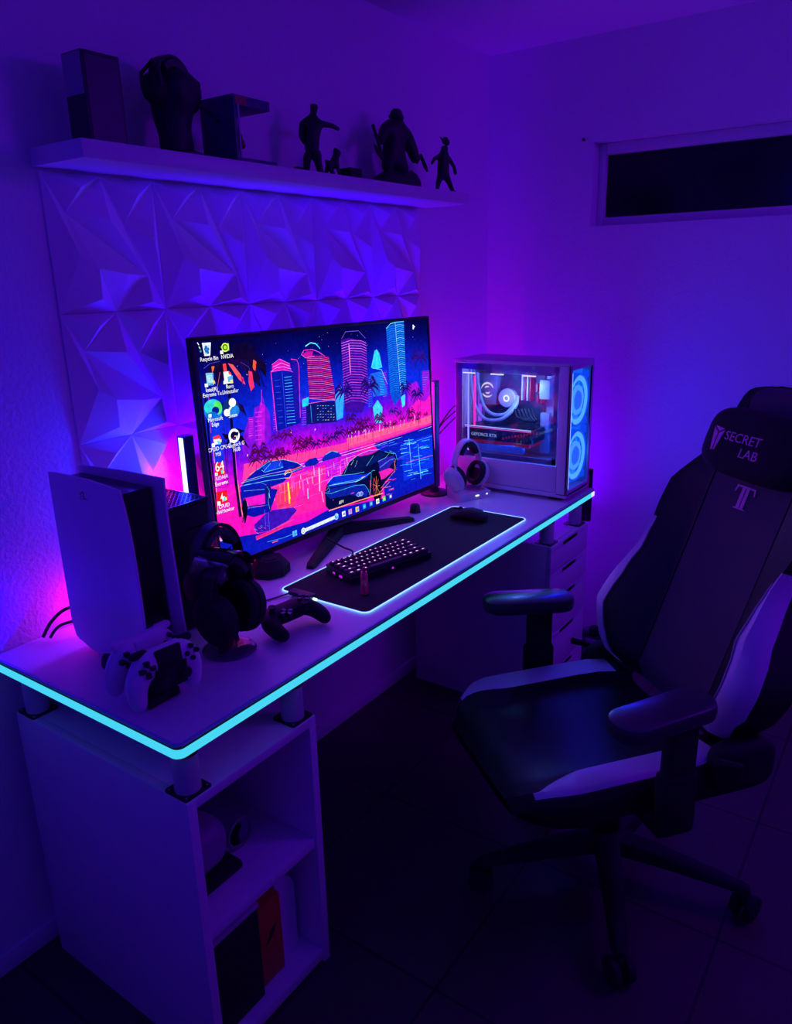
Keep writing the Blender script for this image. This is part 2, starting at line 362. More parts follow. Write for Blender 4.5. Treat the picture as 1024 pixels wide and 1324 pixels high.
# shapes of the desktop picture, on a 1000 x 1000 grid over the screen
ART = r"""
1 176 112 255 361 877 362 877 362 879 361 879
1 128 144 255 525 922 526 922 526 924 525 924
1 176 112 255 188 805 189 805 189 807 188 807
1 176 112 255 416 815 417 815 417 817 416 817
1 128 144 255 669 892 670 892 670 894 669 894
1 128 144 255 228 867 229 867 229 869 228 869
1 128 144 255 776 866 777 866 777 868 776 868
1 176 112 255 288 879 289 879 289 881 288 881
1 176 112 255 869 895 870 895 870 897 869 897
1 176 112 255 465 971 466 971 466 973 465 973
1 255 255 255 374 845 375 845 375 847 374 847
1 255 255 255 406 822 408 822 408 826 406 826
1 176 112 255 127 874 129 874 129 878 127 878
1 255 255 255 439 930 440 930 440 932 439 932
1 255 255 255 553 953 554 953 554 955 553 955
1 255 255 255 582 841 583 841 583 843 582 843
1 128 144 255 385 811 386 811 386 813 385 813
1 176 112 255 593 960 594 960 594 962 593 962
1 176 112 255 667 965 668 965 668 967 667 967
1 128 144 255 471 837 473 837 473 841 471 841
1 176 112 255 188 905 189 905 189 907 188 907
1 128 144 255 767 912 768 912 768 914 767 914
1 176 112 255 484 911 486 911 486 915 484 915
1 128 144 255 448 962 450 962 450 966 448 966
1 176 112 255 451 825 452 825 452 827 451 827
1 176 112 255 354 871 356 871 356 875 354 875
1 128 144 255 363 831 364 831 364 833 363 833
1 128 144 255 417 917 418 917 418 919 417 919
1 255 255 255 485 978 486 978 486 980 485 980
1 128 144 255 872 972 873 972 873 974 872 974
1 128 144 255 450 873 451 873 451 875 450 875
1 176 112 255 913 966 914 966 914 968 913 968
1 176 112 255 816 819 817 819 817 821 816 821
1 128 144 255 316 913 317 913 317 915 316 915
1 128 144 255 376 897 378 897 378 901 376 901
1 255 255 255 459 946 460 946 460 948 459 948
1 255 255 255 165 916 166 916 166 918 165 918
1 176 112 255 922 892 923 892 923 894 922 894
1 255 255 255 219 912 220 912 220 914 219 914
1 128 144 255 332 829 333 829 333 831 332 831
1 176 112 255 176 843 178 843 178 847 176 847
1 176 112 255 273 955 274 955 274 957 273 957
1 255 255 255 622 949 623 949 623 951 622 951
1 255 255 255 156 831 158 831 158 835 156 835
1 128 144 255 912 904 914 904 914 908 912 908
1 255 255 255 609 851 610 851 610 853 609 853
1 122 16 208 112 531 140 618 162 624 172 680 193 685 203 732 210 681 224 643 222 521 162 466 115 470
1 180 20 216 176 620 194 699 210 681 194 505 170 501
2 224 64 255 3 171 657 196 655
2 224 64 255 3 170 636 194 634
2 224 64 255 3 168 615 192 613
2 224 64 255 3 166 594 190 592
2 224 64 255 3 164 573 189 571
2 224 64 255 3 162 552 187 549
2 224 64 255 3 160 531 185 528
2 255 80 224 3 197 684 203 755
1 90 16 200 243 723 262 722 252 550 230 551
2 255 96 232 2 245 713 260 712
2 255 96 232 2 244 703 259 702
2 192 64 255 2 243 692 258 691
2 192 64 255 2 242 681 257 680
2 255 96 232 2 241 671 256 669
2 255 96 232 2 240 660 255 659
2 192 64 255 2 239 649 254 648
2 96 160 255 2 238 638 253 637
2 255 96 232 2 238 628 252 626
2 192 64 255 2 237 617 252 615
2 255 96 232 2 236 606 251 605
2 192 64 255 2 235 595 250 594
2 192 64 255 2 234 585 249 583
2 192 64 255 2 233 574 248 572
2 255 96 232 2 232 563 247 561
1 58 24 208 353 686 375 685 369 542 345 543
2 255 96 232 2 356 676 372 675
2 192 64 255 2 355 665 371 663
2 96 160 255 2 354 653 370 652
2 192 64 255 2 353 642 369 641
2 192 64 255 2 352 631 368 630
2 255 96 232 2 351 620 368 618
2 255 96 232 2 351 608 367 607
2 192 64 255 2 350 597 366 596
2 255 96 232 2 349 586 365 584
2 192 64 255 2 348 575 364 573
2 255 96 232 2 347 563 364 561
2 96 160 255 2 346 552 363 550
1 68 20 204 507 705 529 704 524 539 499 540
2 192 64 255 2 510 694 526 693
2 96 160 255 2 509 682 525 681
2 255 96 232 2 508 670 524 669
2 96 160 255 2 508 658 523 657
2 96 160 255 2 507 646 523 645
2 96 160 255 2 506 634 522 633
2 96 160 255 2 506 623 521 622
2 192 64 255 2 505 611 521 610
2 255 96 232 2 504 599 520 598
2 255 96 232 2 503 587 519 586
2 192 64 255 2 503 575 518 573
2 255 96 232 2 502 563 518 561
2 192 64 255 2 501 551 517 549
1 32 48 216 658 729 679 729 677 556 652 557
2 96 160 255 2 661 717 676 717
2 192 64 255 2 660 705 675 705
2 255 96 232 2 660 693 675 693
2 255 96 232 2 659 680 674 680
2 96 160 255 2 659 668 673 668
2 255 96 232 2 658 655 673 655
2 96 160 255 2 657 643 672 643
2 255 96 232 2 657 631 672 630
2 255 96 232 2 656 618 671 617
2 96 160 255 2 656 605 671 605
2 192 64 255 2 655 593 670 592
2 96 160 255 2 654 580 669 580
2 96 160 255 2 654 568 669 567
1 58 32 216 732 743 759 743 759 595 729 596
2 255 96 232 2 736 732 755 731
2 255 96 232 2 735 719 755 718
2 255 96 232 2 735 706 754 705
2 255 96 232 2 734 694 754 693
2 192 64 255 2 733 681 753 680
2 255 96 232 2 733 668 753 667
2 96 160 255 2 732 655 752 654
2 96 160 255 2 732 643 752 641
2 192 64 255 2 731 630 751 629
2 192 64 255 2 731 617 751 616
2 255 96 232 2 730 604 750 603
1 138 20 216 882 643 921 639 926 573 883 576
2 96 160 255 2 886 630 917 626
2 192 64 255 2 886 616 917 613
2 255 96 232 2 885 603 917 599
2 96 160 255 2 885 589 916 585
1 122 24 216 955 704 1012 699 1017 568 955 576
2 192 64 255 2 959 691 1008 686
2 192 64 255 2 959 678 1008 672
2 96 160 255 2 959 664 1008 658
2 96 160 255 2 958 650 1008 644
2 255 96 232 2 958 637 1008 630
2 96 160 255 2 958 623 1007 616
2 255 96 232 2 957 609 1007 602
2 96 160 255 2 957 595 1007 588
1 154 16 208 145 640 163 639 158 541 138 542
2 255 96 232 2 147 630 160 629
2 255 96 232 2 146 620 160 618
2 192 64 255 2 145 610 159 608
2 192 64 255 2 144 599 158 598
2 192 64 255 2 143 589 157 587
2 192 64 255 2 142 578 156 577
2 192 64 255 2 141 568 155 566
2 96 160 255 2 140 557 154 555
1 10 20 160 244 832 322 830 339 812 342 562 244 549
1 208 16 176 250 861 285 879 319 854 320 828 248 829
2 255 112 255 5 246 831 265 844 294 844 322 828
2 255 96 224 4 250 861 281 882 319 854
2 255 144 255 4 253 849 286 863 317 843
2 255 48 208 7 244 832 244 549
2 255 80 224 5 244 829 263 830 291 830 323 818 336 801
2 80 224 255 3 292 794 321 793
2 48 192 255 3 292 780 321 778
2 32 96 255 3 255 787 275 786
2 80 224 255 3 292 766 321 764
2 80 224 255 3 291 751 321 749
2 32 96 255 3 255 759 274 757
2 48 192 255 3 291 737 321 734
2 96 128 255 3 291 722 321 720
2 32 96 255 3 255 730 274 728
2 48 192 255 3 290 708 320 705
2 48 192 255 3 290 693 320 690
2 32 96 255 3 255 701 274 699
2 48 192 255 3 290 679 320 675
2 96 128 255 3 289 664 320 660
2 32 96 255 3 255 672 273 670
2 96 128 255 3 289 649 320 645
2 80 224 255 3 289 634 320 630
2 32 96 255 3 255 643 273 641
2 96 128 255 3 288 619 320 615
2 80 224 255 3 288 605 320 600
2 32 96 255 3 255 613 273 611
2 96 128 255 3 288 590 320 585
2 80 224 255 3 287 575 320 570
2 32 96 255 3 255 584 272 581
2 48 80 255 4 286 822 282 560
1 32 16 160 327 869 348 869 356 846 343 575 325 592
2 255 64 192 5 325 875 348 867 354 840 341 588
1 80 8 122 388 892 483 864 500 637 385 672
2 255 48 144 4 390 875 443 869 484 853
2 255 80 112 4 389 866 443 860 485 843
2 255 128 192 4 389 856 443 850 486 834
2 224 32 192 4 389 847 443 841 486 824
2 255 48 144 4 389 838 443 831 487 814
2 255 80 112 4 389 828 443 822 488 804
2 255 128 192 4 389 819 443 812 489 794
2 224 32 192 4 388 810 443 803 489 784
2 255 48 144 4 388 800 443 793 490 774
2 255 80 112 4 388 791 443 783 491 764
2 255 128 192 4 388 781 443 774 491 754
2 224 32 192 4 388 772 443 764 492 744
2 255 48 144 4 388 762 443 754 493 734
2 255 80 112 4 387 753 443 745 494 724
2 255 128 192 4 387 743 443 735 494 714
2 224 32 192 4 387 734 443 725 495 704
2 255 48 144 4 387 724 443 715 496 694
2 255 80 112 4 387 715 443 706 497 684
2 255 128 192 4 387 705 443 696 497 674
2 224 32 192 4 387 696 443 686 498 663
2 255 48 144 4 386 686 443 676 499 653
2 255 80 112 4 386 676 443 666 499 643
2 48 224 255 8 387 926 409 940 431 933 448 906
2 176 240 255 3 389 928 411 941 430 934
2 255 64 208 5 368 890 380 908 413 908 440 892 466 866
2 255 112 224 4 368 890 384 871 421 873
1 192 16 160 373 889 390 901 417 898 412 876 386 875
1 16 16 106 370 655 495 633 496 525 365 548
2 255 96 192 4 361 649 498 643
2 255 144 208 3 385 672 500 637
2 64 208 255 3 415 628 421 628
2 64 208 255 3 427 626 432 626
2 255 224 160 3 438 623 444 623
2 64 208 255 3 449 620 455 620
2 64 208 255 3 461 617 467 617
2 64 208 255 3 484 612 490 612
2 255 224 160 3 414 614 420 614
2 96 160 255 3 437 609 443 609
2 64 208 255 3 448 606 454 606
2 64 208 255 3 472 600 478 600
2 64 208 255 3 425 597 430 597
2 96 160 255 3 436 594 442 594
2 255 224 160 3 459 589 465 588
2 96 160 255 3 471 586 477 585
2 64 208 255 3 412 586 418 586
2 255 224 160 3 424 583 429 583
2 96 160 255 3 435 580 441 580
2 64 208 255 3 447 577 452 577
2 64 208 255 3 458 574 464 574
2 255 224 160 3 470 571 476 571
2 64 208 255 3 482 568 488 568
2 64 208 255 3 411 572 417 572
2 64 208 255 3 423 569 429 569
2 255 224 160 3 434 566 440 566
2 96 160 255 3 457 560 463 559
2 64 208 255 3 469 557 475 556
2 255 224 160 3 481 553 487 553
2 64 208 255 3 411 558 416 557
2 96 160 255 3 433 551 439 551
2 255 224 160 3 445 548 451 548
2 255 224 160 3 456 545 462 545
2 96 160 255 3 480 539 486 539
1 32 200 255 354 671 383 682 378 640 354 636
2 48 144 255 5 388 640 387 550
1 58 10 152 542 934 577 943 661 915 656 632 619 542 538 563
2 255 128 255 3 544 919 588 929 638 920 662 904
2 255 128 255 3 543 906 587 916 638 907 662 891
2 255 128 255 3 543 893 587 902 637 893 661 877
2 255 128 255 3 543 879 586 889 636 880 661 863
2 255 96 224 3 542 866 585 876 635 866 660 850
2 160 80 255 3 542 853 585 863 635 853 660 836
2 224 64 255 3 542 840 584 849 634 839 659 822
2 255 96 224 3 541 827 583 836 633 826 659 808
2 160 80 255 3 541 813 582 823 633 812 659 794
2 224 64 255 3 541 800 582 809 632 798 658 781
2 255 96 224 3 540 787 581 796 631 785 658 767
2 160 80 255 3 540 773 580 782 631 771 657 753
2 224 64 255 3 540 760 579 769 630 757 657 739
2 255 96 224 3 539 747 579 755 629 743 656 725
2 160 80 255 3 539 733 578 742 629 729 656 711
2 224 64 255 3 538 720 577 728 628 716 655 696
2 255 96 224 3 538 706 576 714 627 702 655 682
2 160 80 255 3 538 692 576 701 626 688 655 668
2 224 64 255 3 537 679 575 687 626 674 654 654
2 255 96 224 3 537 665 574 673 625 660 654 640
2 160 80 255 3 537 651 573 660 624 646 653 625
2 224 64 255 3 536 638 573 646 624 632 653 611
2 255 96 224 3 536 624 572 632 623 618 652 597
2 160 80 255 3 535 610 571 618 622 603 652 582
2 255 80 208 9 578 915 576 758
2 255 208 255 3 578 904 576 771
2 128 96 255 3 546 941 566 975 628 973 659 931
1 26 96 224 673 740 730 744 755 610 679 613
1 40 200 255 678 772 701 859 712 865 725 842 735 763 710 758
2 144 248 255 3 681 774 711 863 733 769
2 96 232 255 3 711 858 706 759
2 112 240 255 4 684 769 731 751 757 668
2 48 208 255 3 720 732 740 725
2 48 208 255 3 720 718 739 711
2 48 208 255 3 719 704 738 697
2 48 208 255 3 718 690 738 683
2 48 208 255 3 718 676 737 669
2 48 208 255 3 717 661 737 655
2 48 208 255 3 717 647 736 640
2 48 208 255 3 716 633 735 626
2 48 208 255 3 715 619 735 612
1 8 72 200 768 973 821 998 865 998 864 658 837 592 790 540 769 607
2 144 248 255 3 817 980 839 984 864 977
2 32 144 255 3 767 968 796 979 816 977
2 48 216 255 3 818 968 839 973 864 965
2 32 144 255 3 768 956 796 967 816 965
2 48 216 255 3 818 956 839 961 864 953
2 32 144 255 3 768 944 796 955 816 953
2 144 248 255 3 818 944 839 949 864 941
2 32 144 255 3 768 933 796 943 816 941
2 48 216 255 3 819 932 839 937 863 928
2 32 144 255 3 768 921 796 931 817 929
2 48 216 255 3 819 920 839 924 863 916
2 32 144 255 3 768 909 796 920 817 917
2 144 248 255 3 819 908 839 912 863 904
2 32 144 255 3 768 897 796 908 817 905
2 48 216 255 3 819 896 839 900 863 892
2 32 144 255 3 768 885 796 896 817 893
2 48 216 255 3 820 883 839 888 863 880
2 32 144 255 3 768 873 796 884 817 881
2 144 248 255 3 820 871 839 876 863 867
2 32 144 255 3 768 861 796 872 818 869
2 48 216 255 3 820 859 839 864 862 855
2 32 144 255 3 769 849 796 860 818 857
2 48 216 255 3 821 847 839 851 862 843
2 32 144 255 3 769 837 795 848 818 844
2 144 248 255 3 821 835 839 839 862 830
2 32 144 255 3 769 825 795 835 818 832
2 48 216 255 3 821 822 839 827 862 818
2 32 144 255 3 769 813 795 823 818 820
2 48 216 255 3 821 810 839 815 862 806
2 32 144 255 3 769 801 795 811 818 808
2 144 248 255 3 822 798 839 802 862 793
2 32 144 255 3 769 789 795 799 819 795
2 48 216 255 3 822 785 840 790 861 781
2 32 144 255 3 769 777 795 787 819 783
2 48 216 255 3 822 773 840 777 861 768
2 32 144 255 3 769 764 795 774 819 771
2 144 248 255 3 823 761 840 765 861 756
2 32 144 255 3 770 752 795 762 819 758
2 48 216 255 3 823 748 840 752 861 743
2 32 144 255 3 770 740 795 750 819 746
2 48 216 255 3 823 736 840 740 861 730
2 32 144 255 3 770 728 795 738 820 733
2 144 248 255 3 824 723 840 727 861 718
2 32 144 255 3 770 715 795 725 820 721
2 48 216 255 3 824 710 840 715 860 705
2 32 144 255 3 770 703 795 713 820 708
2 48 216 255 3 824 698 840 702 860 693
2 32 144 255 3 770 691 795 700 820 696
2 144 248 255 3 824 685 840 690 860 680
2 32 144 255 3 770 678 795 688 820 683
2 48 216 255 3 825 672 840 677 860 667
2 32 144 255 3 770 666 795 675 821 670
2 48 216 255 3 825 660 840 664 860 654
2 32 144 255 3 771 653 795 663 821 658
2 144 248 255 3 825 647 840 651 860 642
2 32 144 255 3 771 641 795 650 821 645
2 48 216 255 3 826 634 840 639 859 629
2 32 144 255 3 771 628 795 638 821 632
2 48 216 255 3 826 621 840 626 859 616
2 32 144 255 3 771 616 795 625 821 619
2 176 255 255 3 817 996 828 594
2 112 232 255 5 769 970 792 993 821 998 865 998
1 160 16 216 866 631 921 650 952 567 995 667 1015 678 1007 411 860 419
1 244 24 192 878 507 927 542 967 517 1011 554 1009 394 859 403
1 255 60 156 112 435 300 419 508 405 723 397 1009 410 1008 378 693 368 481 365 297 370 98 331
1 255 90 152 535 425 724 424 908 421 1009 429 1009 384 907 387 723 388 539 381
1 255 138 152 125 380 186 408 257 402 287 382 152 357
2 192 32 128 4 509 421 514 463
2 192 32 128 4 526 421 530 458
2 255 224 192 4 542 420 547 465
2 255 224 192 4 559 419 564 468
2 255 224 192 4 576 419 580 451
2 255 192 160 4 593 418 598 460
2 255 80 160 4 610 417 615 453
2 255 224 192 4 628 416 632 451
2 255 224 192 4 645 416 650 460
2 255 192 160 4 663 415 667 447
2 255 80 160 4 681 414 686 452
2 255 224 192 4 700 413 704 451
2 255 224 192 4 718 413 723 462
2 255 192 160 4 737 412 742 454
2 255 192 160 4 756 411 761 460
2 255 192 160 4 775 410 779 446
2 192 32 128 4 795 409 799 456
2 255 192 160 4 814 408 819 457
2 255 192 160 4 834 408 839 444
2 192 32 128 4 855 407 859 454
2 255 80 160 4 875 406 880 452
2 255 224 192 4 896 405 900 457
2 192 32 128 4 917 404 921 457
2 255 80 160 4 938 403 943 457
2 255 80 160 4 960 402 964 443
2 255 80 160 4 982 401 986 452
2 255 208 224 7 126 466 130 475
2 255 208 224 7 298 526 302 535
2 255 208 224 7 396 508 400 517
2 128 255 255 7 620 435 625 445
2 128 255 255 7 693 523 698 534
2 128 255 255 7 836 553 841 564
1 64 200 255 674 557 700 591 724 545 712 460 681 468
1 64 216 255 826 580 852 589 847 527 832 518
1 48 160 255 497 667 528 700 538 658 526 539 496 533
1 240 16 180 0 0 0 275 93 331 296 368 481 358 693 361 1007 378 1000 378 1000 0
1 192 16 216 296 368 481 363 610 361 474 246 287 251
1 255 32 160 229 314 430 320 415 97 255 114 200 221
1 255 48 112 216 280 269 285 321 251 280 158 217 173
1 8 24 180 665 355 1008 368 1028 34 708 29 699 160 745 205
1 10 48 224 810 309 1007 312 1020 106 818 82
2 16 128 255 5 876 154 912 151
2 16 128 255 5 858 75 887 74
2 128 240 255 4 807 278 845 275
2 32 176 255 4 940 103 964 104
2 128 240 255 3 924 -2 982 -16
2 16 128 255 5 902 158 947 153
2 128 240 255 3 916 252 944 254
2 128 240 255 3 928 244 980 237
2 32 176 255 4 884 260 905 263
2 128 240 255 5 809 253 860 245
2 16 128 255 3 918 87 967 79
2 32 176 255 5 920 81 961 76
2 48 216 255 4 927 247 962 245
2 128 240 255 5 878 288 902 291
2 128 240 255 3 846 120 899 110
2 32 176 255 4 865 190 883 193
2 32 176 255 3 944 242 968 245
2 48 216 255 4 830 321 883 313
2 16 128 255 4 929 82 987 70
2 32 176 255 4 914 49 957 42
2 16 128 255 5 887 36 917 34
2 128 240 255 4 907 56 933 56
2 48 216 255 4 881 208 934 200
2 128 240 255 5 918 100 966 93
2 48 216 255 5 854 36 910 23
2 48 216 255 3 802 184 852 176
2 48 216 255 5 828 303 876 298
2 32 176 255 3 836 175 889 166
2 32 176 255 5 914 112 958 106
2 48 216 255 4 935 287 982 282
2 128 240 255 4 837 107 868 105
2 16 128 255 3 896 185 920 186
2 128 240 255 3 907 43 937 41
2 32 176 255 4 906 171 930 172
2 16 128 255 5 926 14 955 13
2 48 216 255 4 925 173 975 165
2 128 240 255 5 846 293 878 292
2 32 176 255 3 925 255 975 248
2 128 240 255 5 876 104 933 92
2 128 240 255 3 825 140 873 132
2 160 240 255 4 860 325 865 146
2 96 216 255 6 912 276 919 59
2 255 80 48 4 716 41 733 42
2 255 32 144 4 719 195 750 192
2 255 48 80 4 703 120 731 117
2 255 48 80 4 721 38 755 32
2 255 32 144 4 732 68 760 64
2 255 32 144 4 692 166 711 167
2 255 48 80 4 750 172 781 169
2 255 48 80 4 744 36 773 32
2 255 128 160 4 727 164 761 159
2 255 128 160 4 699 185 714 187
2 255 128 160 4 728 123 747 123
2 255 48 80 4 730 62 760 57
2 255 32 144 4 701 157 720 158
2 255 32 144 4 724 176 751 174
2 255 80 48 4 716 121 730 123
2 255 80 48 4 694 161 729 156
2 255 32 144 4 693 201 711 202
2 255 32 144 4 753 112 767 115
2 255 128 160 4 741 64 757 65
2 255 80 48 4 733 146 746 149
2 255 128 160 4 709 87 743 81
2 255 48 80 4 700 162 726 160
2 255 48 80 4 740 121 775 115
2 255 48 80 4 696 115 722 112
2 255 80 48 4 738 201 760 201
2 255 80 48 4 728 185 755 184
2 255 144 192 4 296 360 481 355 610 355 811 352
2 192 224 255 3 295 344 505 341 692 343 1008 358
2 10 16 128 8 672 356 826 351 1008 353
2 96 176 255 3 809 297 1007 299
2 255 112 208 3 837 188 1018 179
2 208 96 255 3 325 304 477 302 606 285
2 128 16 160 3 218 186 327 187 421 181
2 255 128 224 3 289 274 427 276
2 160 16 176 3 165 170 303 159 418 139
2 208 64 255 4 372 234 457 237
2 208 64 255 3 438 233 471 234
2 255 96 216 4 170 268 191 269
2 10 32 160 2 796 245 879 247
2 10 32 160 2 706 327 732 329
2 176 16 216 3 635 285 708 288
2 208 64 255 3 520 252 594 255
2 255 32 152 3 340 234 424 236
2 255 32 152 2 304 287 341 288
2 255 96 216 2 351 184 397 184
2 255 64 128 4 236 160 256 160
2 255 128 176 3 374 233 407 234
2 255 32 152 3 139 262 213 265
2 208 64 255 3 268 308 289 309
2 224 0 200 4 562 303 624 306
2 176 16 216 2 536 313 590 316
2 255 128 176 2 247 155 318 155
2 255 32 152 2 216 254 288 257
2 64 144 255 4 837 310 887 312
2 176 16 216 2 146 305 197 308
2 208 64 255 3 500 271 555 274
2 10 32 160 3 730 310 768 312
2 176 16 216 4 592 309 666 312
2 32 80 255 2 730 248 792 250
2 255 64 128 3 424 287 499 290
2 224 0 200 2 360 175 414 175
2 255 32 152 3 169 237 226 239
2 255 32 152 3 213 162 278 162
2 255 128 176 3 377 286 399 287
2 224 0 200 4 454 170 481 170
2 10 32 160 2 807 245 898 248
2 32 80 255 2 771 269 828 271
2 255 128 176 3 515 320 541 321
2 112 32 224 2 188 310 232 313
2 64 144 255 2 733 229 821 231
2 255 64 128 2 544 191 636 192
2 96 64 255 2 705 251 784 254
2 255 128 176 4 501 318 571 322
2 208 64 255 4 588 273 671 276
2 255 96 216 3 393 238 450 240
2 255 32 152 4 507 254 546 255
2 255 96 216 3 639 234 703 236
2 224 0 200 3 291 208 323 209
2 112 32 224 4 527 262 620 265
2 176 16 216 3 552 301 608 304
2 224 0 200 3 345 228 386 229
2 255 32 152 3 402 190 485 191
2 96 64 255 4 678 319 743 322
2 208 64 255 3 522 253 568 254
2 255 96 216 3 139 315 208 320
2 255 96 216 3 464 280 545 283
2 255 128 176 3 349 295 421 298
2 255 32 152 4 616 213 723 214
2 112 32 224 2 158 226 214 228
2 224 0 200 2 565 301 625 304
2 176 16 216 3 637 253 663 253
2 224 0 200 4 619 252 723 255
2 96 64 255 3 709 232 752 233
2 255 96 216 4 376 295 459 299
2 112 32 224 4 456 224 515 225
2 255 32 152 3 308 156 333 156
2 255 128 176 3 261 257 284 258
2 255 32 152 2 271 200 290 200
2 208 64 255 2 369 236 443 238
2 255 96 216 3 228 171 272 171
2 208 64 255 3 428 217 517 219
2 96 64 255 2 832 212 908 213
2 224 0 200 3 619 267 688 269
2 176 16 216 3 281 260 356 263
2 24 56 224 4 695 191 766 192
2 255 96 216 2 444 247 509 249
2 255 32 152 4 423 263 502 266
2 208 64 255 4 146 292 219 295
2 96 64 255 4 764 221 826 223
2 208 64 255 3 166 245 232 247
2 255 128 176 3 178 248 196 248
2 224 0 200 3 590 180 615 180
2 176 16 216 4 103 269 161 271
2 255 128 176 3 168 191 192 191
2 255 64 128 3 591 196 615 196
2 176 16 216 3 444 188 505 189
2 64 144 255 3 684 245 784 247
2 176 16 216 3 282 271 362 274
2 64 144 255 4 745 318 791 320
2 224 0 200 3 153 172 195 172
2 176 16 216 3 367 212 387 212
2 10 32 160 3 768 196 803 196
2 24 56 224 3 679 263 704 264
2 255 128 176 2 203 287 273 291
2 255 32 152 2 477 308 550 312
2 255 64 128 3 301 246 354 248
2 176 16 216 3 493 328 568 333
2 176 16 216 3 362 267 407 269
2 255 32 152 4 155 179 191 179
2 112 32 224 3 473 299 537 302
2 224 0 200 4 267 305 334 308
2 112 32 224 4 179 264 229 266
2 255 32 152 3 618 272 702 275
2 255 96 216 3 277 307 354 312
2 176 16 216 4 266 157 303 157
2 208 64 255 3 476 244 526 246
2 255 96 216 2 553 213 656 215
2 255 64 128 2 514 213 555 214
2 255 128 176 3 643 235 666 236
2 255 64 128 2 268 266 322 268
2 255 96 216 4 539 203 566 203
2 96 64 255 2 773 315 841 318
2 255 64 128 3 379 245 418 246
2 255 128 176 3 325 278 388 281
2 224 0 200 4 108 180 158 180
2 255 64 128 2 603 274 701 277
2 176 16 216 4 486 214 531 215
2 255 96 216 2 581 294 665 298
2 10 32 160 2 777 234 845 235
2 255 96 216 3 141 246 164 247
2 255 64 128 4 448 309 501 312
2 112 32 224 3 488 228 562 230
2 10 32 160 3 801 233 849 234
2 255 128 176 3 648 240 701 241
2 176 16 216 3 531 212 567 212
2 64 144 255 4 746 332 776 334
2 255 128 176 2 130 315 159 316
2 176 16 216 3 630 194 666 194
2 208 64 255 3 417 270 461 272
2 96 64 255 4 708 326 742 327
2 224 0 200 3 627 275 662 276
2 224 0 200 4 263 193 336 194
2 112 32 224 2 538 240 596 242
2 208 64 255 3 451 259 514 262
2 64 144 255 4 687 334 737 337
2 224 0 200 3 601 226 647 227
2 255 32 152 3 323 202 367 203
2 255 128 176 4 564 244 661 247
2 176 16 216 4 440 166 494 167
2 64 144 255 3 803 234 877 236
2 176 16 216 3 108 197 158 198
2 224 0 200 3 639 253 734 256
2 255 96 216 3 142 240 210 242
2 255 96 216 4 430 240 492 242
2 255 32 152 3 127 222 190 224
2 255 32 152 2 131 188 202 189
2 255 64 128 3 516 308 595 312
2 112 32 224 4 567 257 664 260
2 224 0 200 4 333 269 419 273
2 255 96 216 4 425 196 450 196
2 255 96 216 4 623 182 675 183
2 10 32 160 3 663 202 771 204
2 255 64 128 3 582 208 639 209
2 224 0 200 3 249 296 307 299
2 255 96 216 4 229 249 265 251
2 255 80 176 3 286 290 286 264
2 255 144 216 4 517 302 518 280
2 255 80 176 5 195 310 195 281
2 255 80 176 4 498 316 497 257
2 192 80 255 5 330 275 327 199
2 255 192 208 5 369 278 369 242
2 255 80 176 4 406 300 403 220
2 255 112 144 5 167 281 162 208
2 255 144 216 5 539 285 538 213
2 255 192 208 4 615 281 614 199
2 255 80 176 4 541 296 540 228
2 192 80 255 3 217 309 216 271
2 192 80 255 3 454 313 451 229
2 255 80 176 3 215 322 212 258
2 255 144 216 4 182 285 181 251
2 192 80 255 5 483 287 484 261
2 255 144 216 4 284 302 281 235
2 255 80 176 4 239 296 237 245
2 255 112 144 5 290 295 289 251
2 255 144 216 5 495 290 495 246
2 255 144 216 5 326 274 325 226
2 255 112 144 3 353 287 350 214
2 255 80 176 5 278 283 278 257
2 255 192 208 4 212 274 209 219
2 255 80 176 3 519 325 518 268
2 255 192 208 5 320 308 320 282
2 255 112 144 3 366 302 364 242
2 255 80 176 3 193 315 190 260
2 255 144 216 3 233 299 233 278
2 255 112 144 3 249 316 249 288
2 255 80 176 5 301 275 298 206
2 255 112 144 4 237 287 237 260
2 192 80 255 5 614 290 613 226
2 192 80 255 5 292 311 289 244
2 255 112 144 3 155 303 154 266
2 255 192 208 3 411 309 411 276
2 255 192 208 5 438 285 439 255
2 192 80 255 5 251 296 249 241
2 255 80 176 5 233 271 229 197
2 255 144 216 3 629 321 629 257
2 255 208 32 16 267 289 265 181
2 255 240 96 7 268 283 269 204
2 255 128 48 8 252 289 249 199
2 255 176 224 13 400 314 395 192
2 255 224 255 6 399 303 398 236
2 255 144 208 10 403 189 407 129
2 64 192 255 7 345 282 347 251
2 64 208 255 9 344 227 343 175
2 96 200 255 5 378 338 377 284
2 80 176 255 6 466 321 467 289
2 255 160 192 5 529 327 529 283
2 255 192 224 4 314 281 313 240
1 10 24 160 340 359 363 373 392 372 402 343 383 333 343 340
1 10 32 176 414 353 433 374 464 383 491 365 507 340 419 340
2 64 216 255 4 433 371 463 381 489 365
1 8 16 112 511 345 544 354 609 351 637 349 530 347
1 8 20 164 89 332 117 365 155 394 197 419 257 408 298 383 334 346 327 333 294 332 271 311 248 296 186 292 91 311
1 16 56 224 177 396 208 410 249 406 255 375 183 373
2 96 224 255 3 155 391 202 415 257 407 308 374 334 346
2 96 224 255 3 95 352 181 349 272 334 327 340
2 96 224 255 3 92 339 179 329 260 315
2 96 224 255 3 178 375 208 405
2 96 224 255 3 249 406 239 383 254 370 183 371 172 385
2 192 176 255 3 105 358 182 358 284 348
2 255 80 64 9 267 347 295 344 328 348
2 255 144 96 8 255 330 263 346 280 350 287 329 275 309 258 313
2 255 224 160 4 259 329 269 341 281 334
2 255 48 96 7 282 320 338 329
1 10 16 160 87 313 176 296 225 271 186 174 126 175 90 205
1 232 24 192 97 279 174 269 172 220 101 239
2 80 128 255 3 86 338 114 339 165 327 196 296
2 112 160 255 3 100 312 176 291
2 64 96 255 3 104 225 189 210
